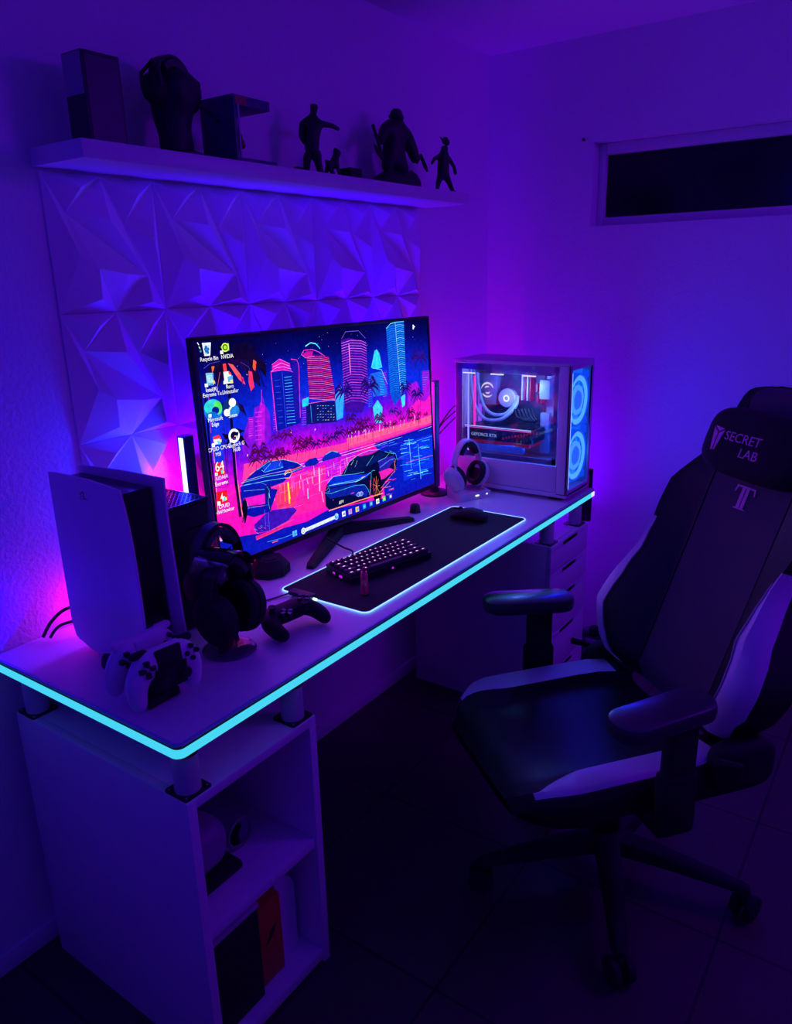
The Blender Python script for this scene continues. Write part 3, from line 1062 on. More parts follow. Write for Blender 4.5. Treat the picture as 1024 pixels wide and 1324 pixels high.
2 255 80 208 3 112 229 169 213
1 58 16 176 165 170 197 179 280 155 292 136 254 101 178 83 129 95 123 138
2 96 48 208 4 197 179 280 155 292 136 265 103 178 83
1 10 20 176 0 0 0 120 60 110 200 75 330 60 420 80 520 60 700 30 1000 70 1000 0
1 224 24 144 124 81 189 83 264 93 266 81 187 68 126 61
2 255 64 96 6 126 64 177 67 230 74
2 255 80 160 4 189 83 276 96
2 48 160 255 4 164 33 226 23 270 23
2 255 80 96 8 183 20 206 19
1 4 4 28 99 278 104 276 104 266 107 257 107 226 102 192 94 160 90 161 91 192 85 166 81 171 87 207 85 233 92 263 98 268
2 160 160 255 2 107 257 111 224
2 96 128 255 2 83 170 89 211
1 10 20 112 181 307 194 313 200 287 193 237 192 177 181 189 183 255 171 207 179 282
2 96 176 255 3 185 301 193 276 184 227 187 187
2 224 255 255 3 190 267 192 240
2 64 112 255 3 180 176 178 83
2 80 96 255 3 168 195 164 96
2 128 160 255 3 125 116 133 108
2 128 160 255 3 129 98 136 90
2 16 16 80 3 125 102 133 94
2 64 96 255 3 169 114 177 106
2 128 160 255 3 145 120 152 112
2 64 96 255 3 147 125 155 117
2 255 80 160 3 127 100 134 93
2 255 80 160 3 156 110 163 102
2 64 96 255 3 122 118 129 111
2 255 80 160 3 138 117 145 109
2 16 16 80 3 128 110 136 102
2 64 96 255 3 146 102 154 94
2 64 96 255 3 121 125 128 118
2 16 16 80 3 120 127 127 119
1 4 8 60 416 179 432 221 459 244 497 239 518 269 544 300 585 320 632 328 685 317 721 290 746 290 777 264 786 224 775 167 714 122 687 72 661 63 631 75 612 54 520 65 428 79 415 105
1 8 40 200 432 221 459 244 497 239 562 219 608 203 643 203 618 180 560 175 440 193
1 10 28 152 417 172 440 187 560 170 605 146 623 99 613 70 528 119 437 133
1 6 16 78 510 239 538 295 584 314 657 295 622 246 608 216 562 222
1 8 22 96 625 245 665 286 697 305 726 272 682 254 645 242
1 42 24 168 682 254 770 257 776 228 716 175 691 165
1 192 24 192 568 322 637 326 697 314 654 303 596 307
1 224 32 176 679 189 742 191 767 170 715 142 690 139
2 80 208 255 3 417 175 444 161 559 159 605 145 621 113 626 91
2 80 208 255 3 431 204 468 204 561 188 607 187 643 203
2 80 208 255 3 497 239 562 222 608 216
2 80 208 255 3 510 239 538 297 585 320 637 327 697 313
2 80 208 255 3 622 246 660 291
2 80 208 255 3 643 203 653 209 674 198 681 168 674 138
2 80 208 255 3 643 196 637 126 625 78
2 80 208 255 3 432 221 459 244 497 239
2 80 208 255 3 682 248 726 259 746 278
2 80 208 255 3 721 293 771 263
2 80 208 255 3 690 212 744 236 773 236
2 80 208 255 3 746 290 780 260 785 225
2 80 208 255 3 422 183 435 196 439 175 429 175
2 176 240 255 3 439 206 560 180 589 181
2 128 240 255 6 560 178 583 180 613 191
2 255 144 160 5 592 190 607 192
2 255 144 176 4 634 200 641 200
2 224 248 255 2 546 277 561 300
2 192 224 255 2 564 258 578 291
4 4 4 28 668 110 26 96
2 255 144 112 3 666 111 683 111
2 255 96 128 3 666 111 679 148
2 255 144 112 3 666 111 668 169
2 255 96 128 3 666 111 657 162
2 255 144 112 3 666 111 650 131
2 255 96 128 3 666 111 650 90
2 255 144 112 3 666 111 657 59
2 255 96 128 3 666 111 668 52
2 255 144 112 3 666 111 679 73
2 255 64 112 4 655 165 649 122 652 66
2 255 160 96 3 779 233 769 203 770 162
2 255 128 144 4 769 223 774 181 767 156
2 255 80 112 5 635 160 633 75
2 255 112 160 4 688 92 767 163
2 255 144 96 4 667 60 739 112
2 128 144 255 3 559 106 574 110 597 104 599 95 579 91 562 98 559 106
5 160 176 255 572 103 7 13 2
5 160 176 255 580 102 7 13 2
5 160 176 255 587 101 7 13 2
2 255 64 192 5 535 122 551 122
2 255 64 192 4 449 124 453 120
3 255 255 255 476 87 22 AFV
2 255 128 96 9 427 73 554 69 699 59
2 255 192 160 3 433 73 554 69 692 60
2 22 10 106 5 537 674 542 516 541 359
1 48 10 144 537 678 549 664 549 649 537 669
1 48 10 144 549 664 559 639 559 627 549 649
1 48 10 144 559 639 565 614 565 614 559 627
1 22 10 106 537 678 556 678 556 663 537 669
1 22 10 106 556 678 572 656 572 644 556 663
1 22 10 106 572 656 581 627 581 627 572 644
1 22 10 106 537 678 559 696 559 681 537 669
1 22 10 106 559 696 577 678 577 666 559 681
1 22 10 106 577 678 586 644 586 644 577 666
1 48 10 144 537 678 556 711 556 696 537 669
1 48 10 144 556 711 572 697 572 685 556 696
1 48 10 144 572 697 581 659 581 659 572 685
1 22 10 106 537 679 550 730 550 713 537 668
1 22 10 106 550 730 560 718 560 705 550 713
1 22 10 106 560 718 566 672 566 672 560 705
1 22 10 106 537 678 536 727 536 713 537 669
1 22 10 106 536 727 536 719 536 707 536 713
1 22 10 106 536 719 536 678 536 678 536 707
1 48 10 144 537 678 526 726 526 711 537 669
1 48 10 144 526 726 518 716 518 704 526 711
1 48 10 144 518 716 514 674 514 674 518 704
1 22 10 106 537 678 517 714 517 698 537 669
1 22 10 106 517 714 501 700 501 687 517 698
1 22 10 106 501 700 492 660 492 660 501 687
1 22 10 106 537 678 515 694 515 680 537 669
1 22 10 106 515 694 498 677 498 665 515 680
1 22 10 106 498 677 489 644 489 644 498 665
1 48 10 144 537 678 516 676 516 660 537 669
1 48 10 144 516 676 499 652 499 639 516 660
1 48 10 144 499 652 490 621 490 621 499 639
1 22 10 106 537 678 524 664 524 650 537 669
1 22 10 106 524 664 515 640 515 629 524 650
1 22 10 106 515 640 510 616 510 616 515 629
2 24 10 96 5 663 673 665 513 662 353
1 48 10 144 663 678 678 663 678 645 663 667
1 48 10 144 678 663 691 633 691 619 678 645
1 48 10 144 691 633 698 603 698 603 691 619
1 24 10 96 663 678 686 682 686 665 663 667
1 24 10 96 686 682 705 659 705 645 686 665
1 24 10 96 705 659 716 624 716 624 705 645
1 24 10 96 663 678 687 698 687 682 663 667
1 24 10 96 687 698 706 679 706 666 687 682
1 24 10 96 706 679 717 642 717 642 706 666
1 48 10 144 663 677 681 718 681 701 663 668
1 48 10 144 681 718 695 704 695 691 681 701
1 48 10 144 695 704 704 663 704 663 695 691
1 24 10 96 663 678 677 733 677 715 663 667
1 24 10 96 677 733 689 720 689 706 677 715
1 24 10 96 689 720 695 671 695 671 689 706
1 24 10 96 663 678 660 740 660 722 663 667
1 24 10 96 660 740 659 729 659 715 660 722
1 24 10 96 659 729 658 678 658 678 659 715
1 48 10 144 663 678 649 735 649 717 663 667
1 48 10 144 649 735 639 723 639 708 649 717
1 48 10 144 639 723 633 672 633 672 639 708
1 24 10 96 663 678 642 720 642 703 663 667
1 24 10 96 642 720 625 705 625 691 642 703
1 24 10 96 625 705 616 660 616 660 625 691
1 24 10 96 663 677 641 699 641 684 663 668
1 24 10 96 641 699 624 682 624 670 641 684
1 24 10 96 624 682 614 648 614 648 624 670
1 48 10 144 663 678 639 680 639 662 663 667
1 48 10 144 639 680 621 655 621 642 639 662
1 48 10 144 621 655 611 621 611 621 621 642
1 24 10 96 663 677 649 665 649 650 663 668
1 24 10 96 649 665 637 641 637 629 649 650
1 24 10 96 637 641 631 615 631 615 637 629
2 16 16 110 5 853 622 856 564 853 507
1 48 10 144 853 625 865 615 865 602 853 618
1 48 10 144 865 615 875 594 875 584 865 602
1 48 10 144 875 594 881 571 881 571 875 584
1 16 16 110 853 625 868 625 868 613 853 618
1 16 16 110 868 625 881 607 881 598 868 613
1 16 16 110 881 607 888 584 888 584 881 598
1 16 16 110 853 625 869 639 869 627 853 618
1 16 16 110 869 639 883 625 883 616 869 627
1 16 16 110 883 625 891 599 891 599 883 616
1 48 10 144 853 626 871 657 871 643 853 617
1 48 10 144 871 657 886 644 886 632 871 643
1 48 10 144 886 644 894 608 894 608 886 632
1 16 16 110 853 626 860 669 860 655 853 617
1 16 16 110 860 669 866 660 866 649 860 655
1 16 16 110 866 660 869 623 869 623 866 649
1 16 16 110 853 625 851 668 851 655 853 618
1 16 16 110 851 668 850 660 850 650 851 655
1 16 16 110 850 660 850 625 850 625 850 650
1 48 10 144 853 625 844 661 844 649 853 618
1 48 10 144 844 661 837 653 837 643 844 649
1 48 10 144 837 653 833 621 833 621 837 643
1 16 16 110 853 625 836 655 836 642 853 618
1 16 16 110 836 655 823 643 823 633 836 642
1 16 16 110 823 643 816 610 816 610 823 633
1 16 16 110 853 625 836 637 836 625 853 618
1 16 16 110 836 637 823 623 823 614 836 625
1 16 16 110 823 623 816 599 816 599 823 614
1 48 10 144 853 625 838 624 838 613 853 618
1 48 10 144 838 624 826 608 826 599 838 613
1 48 10 144 826 608 819 586 819 586 826 599
1 16 16 110 853 626 839 613 839 599 853 617
1 16 16 110 839 613 828 589 828 577 839 599
1 16 16 110 828 589 822 563 822 563 828 577
2 22 10 96 5 919 571 923 468 922 366
1 48 10 144 919 574 928 563 928 551 919 567
1 48 10 144 928 563 935 543 935 534 928 551
1 48 10 144 935 543 939 524 939 524 935 534
1 22 10 96 919 574 934 574 934 562 919 567
1 22 10 96 934 574 946 557 946 548 934 562
1 22 10 96 946 557 953 534 953 534 946 548
1 22 10 96 919 575 939 589 939 575 919 566
1 22 10 96 939 589 955 572 955 561 939 575
1 22 10 96 955 572 964 542 964 542 955 561
1 48 10 144 919 574 932 603 932 592 919 567
1 48 10 144 932 603 943 593 943 584 932 592
1 48 10 144 943 593 949 563 949 563 943 584
1 22 10 96 919 574 928 613 928 601 919 567
1 22 10 96 928 613 935 605 935 595 928 601
1 22 10 96 935 605 939 570 939 570 935 595
1 22 10 96 919 574 920 609 920 599 919 567
1 22 10 96 920 609 921 603 921 595 920 599
1 22 10 96 921 603 922 574 922 574 921 595
1 48 10 144 919 574 909 609 909 597 919 567
1 48 10 144 909 609 902 601 902 592 909 597
1 48 10 144 902 601 898 570 898 570 902 592
1 22 10 96 919 575 902 608 902 593 919 566
1 22 10 96 902 608 888 595 888 584 902 593
1 22 10 96 888 595 881 560 881 560 888 584
1 22 10 96 919 574 901 587 901 574 919 567
1 22 10 96 901 587 887 572 887 562 901 574
1 22 10 96 887 572 879 545 879 545 887 562
1 48 10 144 919 574 903 577 903 565 919 567
1 48 10 144 903 577 890 560 890 551 903 565
1 48 10 144 890 560 883 537 883 537 890 551
1 22 10 96 919 575 907 561 907 547 919 566
1 22 10 96 907 561 898 538 898 527 907 547
1 22 10 96 898 538 893 514 893 514 898 527
2 36 12 112 5 942 784 939 591 930 399
1 48 10 144 942 789 957 772 957 753 942 778
1 48 10 144 957 772 970 741 970 726 957 753
1 48 10 144 970 741 977 709 977 709 970 726
1 36 12 112 942 788 963 789 963 772 942 779
1 36 12 112 963 789 981 765 981 752 963 772
1 36 12 112 981 765 990 733 990 733 981 752
1 36 12 112 942 789 968 809 968 791 942 778
1 36 12 112 968 809 990 787 990 772 968 791
1 36 12 112 990 787 1002 746 1002 746 990 772
1 48 10 144 942 788 958 826 958 811 942 779
1 48 10 144 958 826 972 814 972 802 958 811
1 48 10 144 972 814 979 775 979 775 972 802
1 36 12 112 942 788 951 835 951 820 942 779
1 36 12 112 951 835 959 825 959 813 951 820
1 36 12 112 959 825 963 784 963 784 959 813
1 36 12 112 942 788 940 836 940 822 942 779
1 36 12 112 940 836 939 828 939 816 940 822
1 36 12 112 939 828 938 788 938 788 939 816
1 48 10 144 942 789 931 846 931 828 942 778
1 48 10 144 931 846 923 834 923 820 931 828
1 48 10 144 923 834 918 785 918 785 923 820
1 36 12 112 942 789 920 834 920 816 942 778
1 36 12 112 920 834 902 818 902 803 920 816
1 36 12 112 902 818 892 771 892 771 902 803
1 36 12 112 942 789 916 808 916 790 942 778
1 36 12 112 916 808 895 787 895 772 916 790
1 36 12 112 895 787 884 747 884 747 895 772
1 48 10 144 942 789 917 793 917 776 942 778
1 48 10 144 917 793 898 769 898 755 917 776
1 48 10 144 898 769 887 733 887 733 898 755
1 36 12 112 942 788 928 772 928 756 942 779
1 36 12 112 928 772 917 745 917 732 928 756
1 36 12 112 917 745 911 717 911 717 917 732
2 74 8 80 3 172 473 168 438 158 403
1 74 8 80 172 476 182 464 182 452 172 469
1 74 8 80 182 464 190 444 190 434 182 452
1 74 8 80 190 444 194 423 194 423 190 434
1 74 8 80 172 477 191 481 191 467 172 468
1 74 8 80 191 481 207 461 207 450 191 467
1 74 8 80 207 461 215 432 215 432 207 450
1 74 8 80 172 476 188 496 188 484 172 469
1 74 8 80 188 496 201 484 201 474 188 484
1 74 8 80 201 484 209 455 209 455 201 474
1 74 8 80 172 477 184 517 184 503 172 468
1 74 8 80 184 517 194 507 194 496 184 503
1 74 8 80 194 507 200 470 200 470 194 496
1 74 8 80 172 476 170 520 170 507 172 469
1 74 8 80 170 520 170 512 170 502 170 507
1 74 8 80 170 512 169 476 169 476 170 502
1 74 8 80 172 477 158 520 158 506 172 468
1 74 8 80 158 520 148 510 148 498 158 506
1 74 8 80 148 510 142 470 142 470 148 498
1 74 8 80 172 476 155 498 155 486 172 469
1 74 8 80 155 498 141 485 141 476 155 486
1 74 8 80 141 485 134 456 134 456 141 476
1 74 8 80 172 477 150 484 150 469 172 468
1 74 8 80 150 484 133 464 133 452 150 469
1 74 8 80 133 464 124 433 124 433 133 452
1 74 8 80 172 476 161 465 161 453 172 469
1 74 8 80 161 465 152 444 152 434 161 453
1 74 8 80 152 444 147 423 147 423 152 434
2 80 8 88 3 241 520 240 498 234 477
1 80 8 88 241 522 247 516 247 509 241 517
1 80 8 88 247 516 253 504 253 499 247 509
1 80 8 88 253 504 256 492 256 492 253 499
1 80 8 88 241 522 252 527 252 519 241 517
1 80 8 88 252 527 261 516 261 510 252 519
1 80 8 88 261 516 266 500 266 500 261 510
1 80 8 88 241 522 252 537 252 529 241 517
1 80 8 88 252 537 260 529 260 522 252 529
1 80 8 88 260 529 265 509 265 509 260 522
1 80 8 88 241 522 248 546 248 537 241 517
1 80 8 88 248 546 255 539 255 533 248 537
1 80 8 88 255 539 258 517 258 517 255 533
1 80 8 88 241 522 241 547 241 540 241 517
1 80 8 88 241 547 241 543 241 537 241 540
1 80 8 88 241 543 242 522 242 522 241 537
1 80 8 88 241 522 234 542 234 535 241 517
1 80 8 88 234 542 229 537 229 531 234 535
1 80 8 88 229 537 226 518 226 518 229 531
1 80 8 88 241 522 229 539 229 530 241 517
1 80 8 88 229 539 219 530 219 523 229 530
1 80 8 88 219 530 214 509 214 509 219 523
1 80 8 88 241 522 230 525 230 518 241 517
1 80 8 88 230 525 221 515 221 509 230 518
1 80 8 88 221 515 217 500 217 500 221 509
1 80 8 88 241 522 234 515 234 508 241 517
1 80 8 88 234 515 229 503 229 497 234 508
1 80 8 88 229 503 226 491 226 491 229 497
2 80 8 80 3 282 521 285 459 282 397
1 80 8 80 282 524 293 516 293 505 282 517
1 80 8 80 293 516 301 498 301 489 293 505
1 80 8 80 301 498 306 479 306 479 301 489
1 80 8 80 282 523 294 525 294 515 282 518
1 80 8 80 294 525 304 512 304 504 294 515
1 80 8 80 304 512 310 493 310 493 304 504
1 80 8 80 282 523 294 541 294 532 282 518
1 80 8 80 294 541 304 532 304 525 294 532
1 80 8 80 304 532 309 510 309 510 304 525
1 80 8 80 282 523 288 553 288 543 282 518
1 80 8 80 288 553 294 546 294 538 288 543
1 80 8 80 294 546 297 520 297 520 294 538
1 80 8 80 282 523 282 556 282 547 282 518
1 80 8 80 282 556 283 550 283 543 282 547
1 80 8 80 283 550 284 523 284 523 283 543
1 80 8 80 282 523 274 550 274 541 282 518
1 80 8 80 274 550 267 543 267 536 274 541
1 80 8 80 267 543 264 519 264 519 267 536
1 80 8 80 282 524 267 542 267 531 282 517
1 80 8 80 267 542 256 531 256 523 267 531
1 80 8 80 256 531 250 506 250 506 256 523
1 80 8 80 282 523 268 527 268 517 282 518
1 80 8 80 268 527 258 514 258 506 268 517
1 80 8 80 258 514 252 494 252 494 258 506
1 80 8 80 282 524 273 514 273 504 282 517
1 80 8 80 273 514 266 497 266 489 273 504
1 80 8 80 266 497 262 480 262 480 266 489
2 88 8 72 3 321 475 320 441 313 407
1 88 8 72 321 478 331 469 331 458 321 471
1 88 8 72 331 469 339 451 339 442 331 458
1 88 8 72 339 451 343 432 343 432 339 442
1 88 8 72 321 478 335 480 335 470 321 471
1 88 8 72 335 480 346 465 346 457 335 470
1 88 8 72 346 465 352 445 352 445 346 457
1 88 8 72 321 477 334 494 334 484 321 472
1 88 8 72 334 494 345 484 345 476 334 484
1 88 8 72 345 484 351 460 351 460 345 476
1 88 8 72 321 477 329 504 329 495 321 472
1 88 8 72 329 504 336 497 336 490 329 495
1 88 8 72 336 497 339 473 339 473 336 490
1 88 8 72 321 478 320 513 320 502 321 471
1 88 8 72 320 513 319 507 319 498 320 502
1 88 8 72 319 507 319 478 319 478 319 498
1 88 8 72 321 477 313 502 313 493 321 472
1 88 8 72 313 502 306 496 306 489 313 493
1 88 8 72 306 496 303 473 303 473 306 489
1 88 8 72 321 477 309 493 309 484 321 472
1 88 8 72 309 493 299 484 299 477 309 484
1 88 8 72 299 484 294 463 294 463 299 477
1 88 8 72 321 477 307 480 307 471 321 472
1 88 8 72 307 480 297 467 297 460 307 471
1 88 8 72 297 467 291 448 291 448 297 460
1 88 8 72 321 477 310 471 310 461 321 472
1 88 8 72 310 471 302 455 302 447 310 461
1 88 8 72 302 455 298 437 298 437 302 447
2 96 8 80 3 368 470 368 441 362 412
1 96 8 80 368 472 375 466 375 458 368 467
1 96 8 80 375 466 381 453 381 447 375 458
1 96 8 80 381 453 384 439 384 439 381 447
1 96 8 80 368 472 377 475 377 468 368 467
1 96 8 80 377 475 385 466 385 461 377 468
1 96 8 80 385 466 389 452 389 452 385 461
1 96 8 80 368 471 376 482 376 476 368 468
1 96 8 80 376 482 384 475 384 470 376 476
1 96 8 80 384 475 388 460 388 460 384 470
1 96 8 80 368 472 374 494 374 486 368 467
1 96 8 80 374 494 379 489 379 483 374 486
1 96 8 80 379 489 381 468 381 468 379 483
1 96 8 80 368 472 368 496 368 488 368 467
1 96 8 80 368 496 368 491 368 486 368 488
1 96 8 80 368 491 368 472 368 472 368 486
1 96 8 80 368 471 362 490 362 484 368 468
1 96 8 80 362 490 357 486 357 480 362 484
1 96 8 80 357 486 354 468 354 468 357 480
1 96 8 80 368 472 357 484 357 477 368 467
1 96 8 80 357 484 348 476 348 470 357 477
1 96 8 80 348 476 343 458 343 458 348 470
1 96 8 80 368 472 356 475 356 467 368 467
1 96 8 80 356 475 347 464 347 457 356 467
1 96 8 80 347 464 342 447 342 447 347 457
1 96 8 80 368 472 361 466 361 460 368 467
1 96 8 80 361 466 356 455 356 450 361 460
1 96 8 80 356 455 353 443 353 443 356 450
2 96 8 80 3 246 457 247 448 243 439
1 96 8 80 246 458 250 454 250 449 246 455
1 96 8 80 250 454 253 445 253 441 250 449
1 96 8 80 253 445 255 437 255 437 253 441
1 96 8 80 246 458 254 460 254 454 246 455
1 96 8 80 254 460 260 452 260 447 254 454
1 96 8 80 260 452 264 440 264 440 260 447
1 96 8 80 246 458 253 468 253 462 246 455
1 96 8 80 253 468 258 462 258 458 253 462
1 96 8 80 258 462 262 450 262 450 258 458
1 96 8 80 246 458 250 473 250 468 246 455
1 96 8 80 250 473 253 469 253 465 250 468
1 96 8 80 253 469 255 456 255 456 253 465
1 96 8 80 246 458 245 475 245 470 246 455
1 96 8 80 245 475 245 472 245 468 245 470
1 96 8 80 245 472 244 458 244 458 245 468
1 96 8 80 246 458 242 473 242 468 246 455
1 96 8 80 242 473 238 470 238 466 242 468
1 96 8 80 238 470 237 456 237 456 238 466
1 96 8 80 246 458 237 469 237 463 246 455
1 96 8 80 237 469 230 463 230 458 237 463
1 96 8 80 230 463 226 448 226 448 230 458
1 96 8 80 246 458 239 459 239 454 246 455
1 96 8 80 239 459 233 452 233 448 239 454
1 96 8 80 233 452 230 442 230 442 233 448
1 96 8 80 246 458 240 454 240 448 246 455
1 96 8 80 240 454 236 445 236 440 240 448
1 96 8 80 236 445 234 435 234 435 236 440
2 58 8 80 3 560 524 556 440 546 357
1 58 8 80 560 527 569 517 569 506 560 520
1 58 8 80 569 517 576 498 576 489 569 506
1 58 8 80 576 498 581 479 581 479 576 489
1 58 8 80 560 526 572 528 572 518 560 521
1 58 8 80 572 528 583 514 583 507 572 518
1 58 8 80 583 514 588 496 588 496 583 507
1 58 8 80 560 527 574 548 574 537 560 520
1 58 8 80 574 548 586 537 586 529 574 537
1 58 8 80 586 537 592 511 592 511 586 529
1 58 8 80 560 526 568 553 568 544 560 521
1 58 8 80 568 553 575 546 575 539 568 544
1 58 8 80 575 546 579 521 579 521 575 539
1 58 8 80 560 526 559 554 559 545 560 521
1 58 8 80 559 554 558 549 558 542 559 545
1 58 8 80 558 549 558 526 558 526 558 542
1 58 8 80 560 527 551 559 551 548 560 520
1 58 8 80 551 559 545 552 545 543 551 548
1 58 8 80 545 552 541 523 541 523 545 543
1 58 8 80 560 526 547 544 547 535 560 521
1 58 8 80 547 544 538 536 538 528 547 535
1 58 8 80 538 536 532 513 532 513 538 528
1 58 8 80 560 526 546 531 546 521 560 521
1 58 8 80 546 531 536 518 536 511 546 521
1 58 8 80 536 518 530 499 530 499 536 511
1 58 8 80 560 526 551 520 551 512 560 521
1 58 8 80 551 520 545 507 545 500 551 512
1 58 8 80 545 507 541 493 541 493 545 500
2 74 8 72 3 603 490 603 426 597 362
1 74 8 72 603 492 612 486 612 477 603 487
1 74 8 72 612 486 620 471 620 463 612 477
1 74 8 72 620 471 624 454 624 454 620 463
1 74 8 72 603 492 614 496 614 488 603 487
1 74 8 72 614 496 622 485 622 479 614 488
1 74 8 72 622 485 627 469 627 469 622 479
1 74 8 72 603 492 615 507 615 498 603 487
1 74 8 72 615 507 624 498 624 491 615 498
1 74 8 72 624 498 629 477 629 477 624 491
1 74 8 72 603 492 610 516 610 508 603 487
1 74 8 72 610 516 616 510 616 504 610 508
1 74 8 72 616 510 619 488 619 488 616 504
1 74 8 72 603 492 601 520 601 512 603 487
1 74 8 72 601 520 601 515 601 508 601 512
1 74 8 72 601 515 600 492 600 492 601 508
1 74 8 72 603 492 595 522 595 512 603 487
1 74 8 72 595 522 588 515 588 507 595 512
1 74 8 72 588 515 585 489 585 489 588 507
1 74 8 72 603 492 592 505 592 497 603 487
1 74 8 72 592 505 584 497 584 491 592 497
1 74 8 72 584 497 580 480 580 480 584 491
1 74 8 72 603 492 590 496 590 487 603 487
1 74 8 72 590 496 580 484 580 477 590 487
1 74 8 72 580 484 574 465 574 465 580 477
1 74 8 72 603 492 594 486 594 478 603 487
1 74 8 72 594 486 588 473 588 466 594 478
1 74 8 72 588 473 584 459 584 459 588 466
2 80 10 80 3 637 495 636 430 629 366
1 80 10 80 637 497 644 491 644 483 637 492
1 80 10 80 644 491 650 478 650 471 644 483
1 80 10 80 650 478 654 464 654 464 650 471
1 80 10 80 637 497 648 500 648 492 637 492
1 80 10 80 648 500 657 489 657 483 648 492
1 80 10 80 657 489 662 473 662 473 657 483
1 80 10 80 637 497 646 509 646 502 637 492
1 80 10 80 646 509 653 502 653 497 646 502
1 80 10 80 653 502 658 486 658 486 653 497
1 80 10 80 637 497 642 517 642 511 637 492
1 80 10 80 642 517 646 513 646 507 642 511
1 80 10 80 646 513 648 494 648 494 646 507
1 80 10 80 637 496 636 518 636 512 637 493
1 80 10 80 636 518 636 515 636 509 636 512
1 80 10 80 636 515 635 496 635 496 636 509
1 80 10 80 637 496 631 516 631 509 637 493
1 80 10 80 631 516 627 511 627 506 631 509
1 80 10 80 627 511 625 494 625 494 627 506
1 80 10 80 637 496 628 508 628 501 637 493
1 80 10 80 628 508 621 501 621 496 628 501
1 80 10 80 621 501 617 486 617 486 621 496
1 80 10 80 637 496 627 500 627 493 637 493
1 80 10 80 627 500 620 491 620 486 627 493
1 80 10 80 620 491 616 478 616 478 620 486
1 80 10 80 637 497 630 491 630 484 637 492
1 80 10 80 630 491 625 480 625 474 630 484
1 80 10 80 625 480 623 468 623 468 625 474
2 16 80 160 3 699 493 699 434 694 376
1 16 80 160 699 496 709 486 709 475 699 489
1 16 80 160 709 486 717 468 717 459 709 475
1 16 80 160 717 468 721 449 721 449 717 459
1 16 80 160 699 496 713 500 713 490 699 489
1 16 80 160 713 500 725 486 725 478 713 490
1 16 80 160 725 486 732 464 732 464 725 478
1 16 80 160 699 495 711 511 711 501 699 490
1 16 80 160 711 511 721 501 721 494 711 501
1 16 80 160 721 501 727 479 727 479 721 494
1 16 80 160 699 496 708 524 708 514 699 489
1 16 80 160 708 524 715 517 715 509 708 514
1 16 80 160 715 517 720 490 720 490 715 509
1 16 80 160 699 495 699 525 699 516 699 490
1 16 80 160 699 525 699 520 699 513 699 516
1 16 80 160 699 520 699 495 699 495 699 513
1 16 80 160 699 495 692 521 692 513 699 490
1 16 80 160 692 521 687 516 687 509 692 513
1 16 80 160 687 516 685 492 685 492 687 509
1 16 80 160 699 495 686 513 686 504 699 490
1 16 80 160 686 513 676 504 676 497 686 504
1 16 80 160 676 504 671 482 671 482 676 497
1 16 80 160 699 496 685 497 685 487 699 489
1 16 80 160 685 497 674 483 674 475 685 487
1 16 80 160 674 483 668 463 668 463 674 475
1 16 80 160 699 495 690 488 690 479 699 490
1 16 80 160 690 488 683 473 683 466 690 479
1 16 80 160 683 473 679 457 679 457 683 466
2 16 24 128 3 779 507 781 474 778 442
1 16 24 128 779 510 787 500 787 490 779 503
1 16 24 128 787 500 794 482 794 474 787 490
1 16 24 128 794 482 798 465 798 465 794 474
1 16 24 128 779 509 792 512 792 503 779 504
1 16 24 128 792 512 803 499 803 491 792 503
1 16 24 128 803 499 809 479 809 479 803 491
1 16 24 128 779 510 792 529 792 519 779 503
1 16 24 128 792 529 803 519 803 511 792 519
1 16 24 128 803 519 809 494 809 494 803 511
1 16 24 128 779 509 787 533 787 525 779 504
1 16 24 128 787 533 793 527 793 520 787 525
1 16 24 128 793 527 797 504 797 504 793 520
1 16 24 128 779 509 779 535 779 528 779 504
1 16 24 128 779 535 779 531 779 525 779 528
1 16 24 128 779 531 779 509 779 509 779 525
1 16 24 128 779 509 771 533 771 525 779 504
1 16 24 128 771 533 764 527 764 520 771 525
1 16 24 128 764 527 761 504 761 504 764 520
1 16 24 128 779 509 766 525 766 515 779 504
1 16 24 128 766 525 756 515 756 508 766 515
1 16 24 128 756 515 750 494 750 494 756 508
1 16 24 128 779 509 766 514 766 505 779 504
1 16 24 128 766 514 756 503 756 496 766 505
1 16 24 128 756 503 751 484 751 484 756 496
1 16 24 128 779 509 771 503 771 495 779 504
1 16 24 128 771 503 765 490 765 484 771 495
1 16 24 128 765 490 762 477 762 477 765 484
2 32 10 96 3 812 487 815 436 812 386
1 32 10 96 812 488 817 482 817 476 812 485
1 32 10 96 817 482 821 472 821 467 817 476
1 32 10 96 821 472 824 461 824 461 821 467
1 32 10 96 812 488 819 489 819 483 812 485
1 32 10 96 819 489 826 481 826 476 819 483
1 32 10 96 826 481 829 469 829 469 826 476
1 32 10 96 812 488 820 500 820 493 812 485
1 32 10 96 820 500 827 493 827 488 820 493
1 32 10 96 827 493 831 478 831 478 827 488
1 32 10 96 812 488 818 507 818 501 812 485
1 32 10 96 818 507 822 502 822 497 818 501
1 32 10 96 822 502 825 485 825 485 822 497
1 32 10 96 812 488 812 511 812 504 812 485
1 32 10 96 812 511 812 507 812 502 812 504
1 32 10 96 812 507 813 488 813 488 812 502
1 32 10 96 812 488 807 504 807 499 812 485
1 32 10 96 807 504 803 500 803 496 807 499
1 32 10 96 803 500 801 485 801 485 803 496
1 32 10 96 812 488 804 499 804 494 812 485
1 32 10 96 804 499 798 494 798 489 804 494
1 32 10 96 798 494 794 480 794 480 798 489
1 32 10 96 812 488 803 490 803 484 812 485
1 32 10 96 803 490 797 482 797 477 803 484
1 32 10 96 797 482 793 470 793 470 797 477
1 32 10 96 812 489 805 483 805 476 812 484
1 32 10 96 805 483 800 472 800 466 805 476
1 32 10 96 800 472 797 460 797 460 800 466
2 64 8 56 3 876 445 878 418 875 391
1 64 8 56 876 447 882 440 882 432 876 442
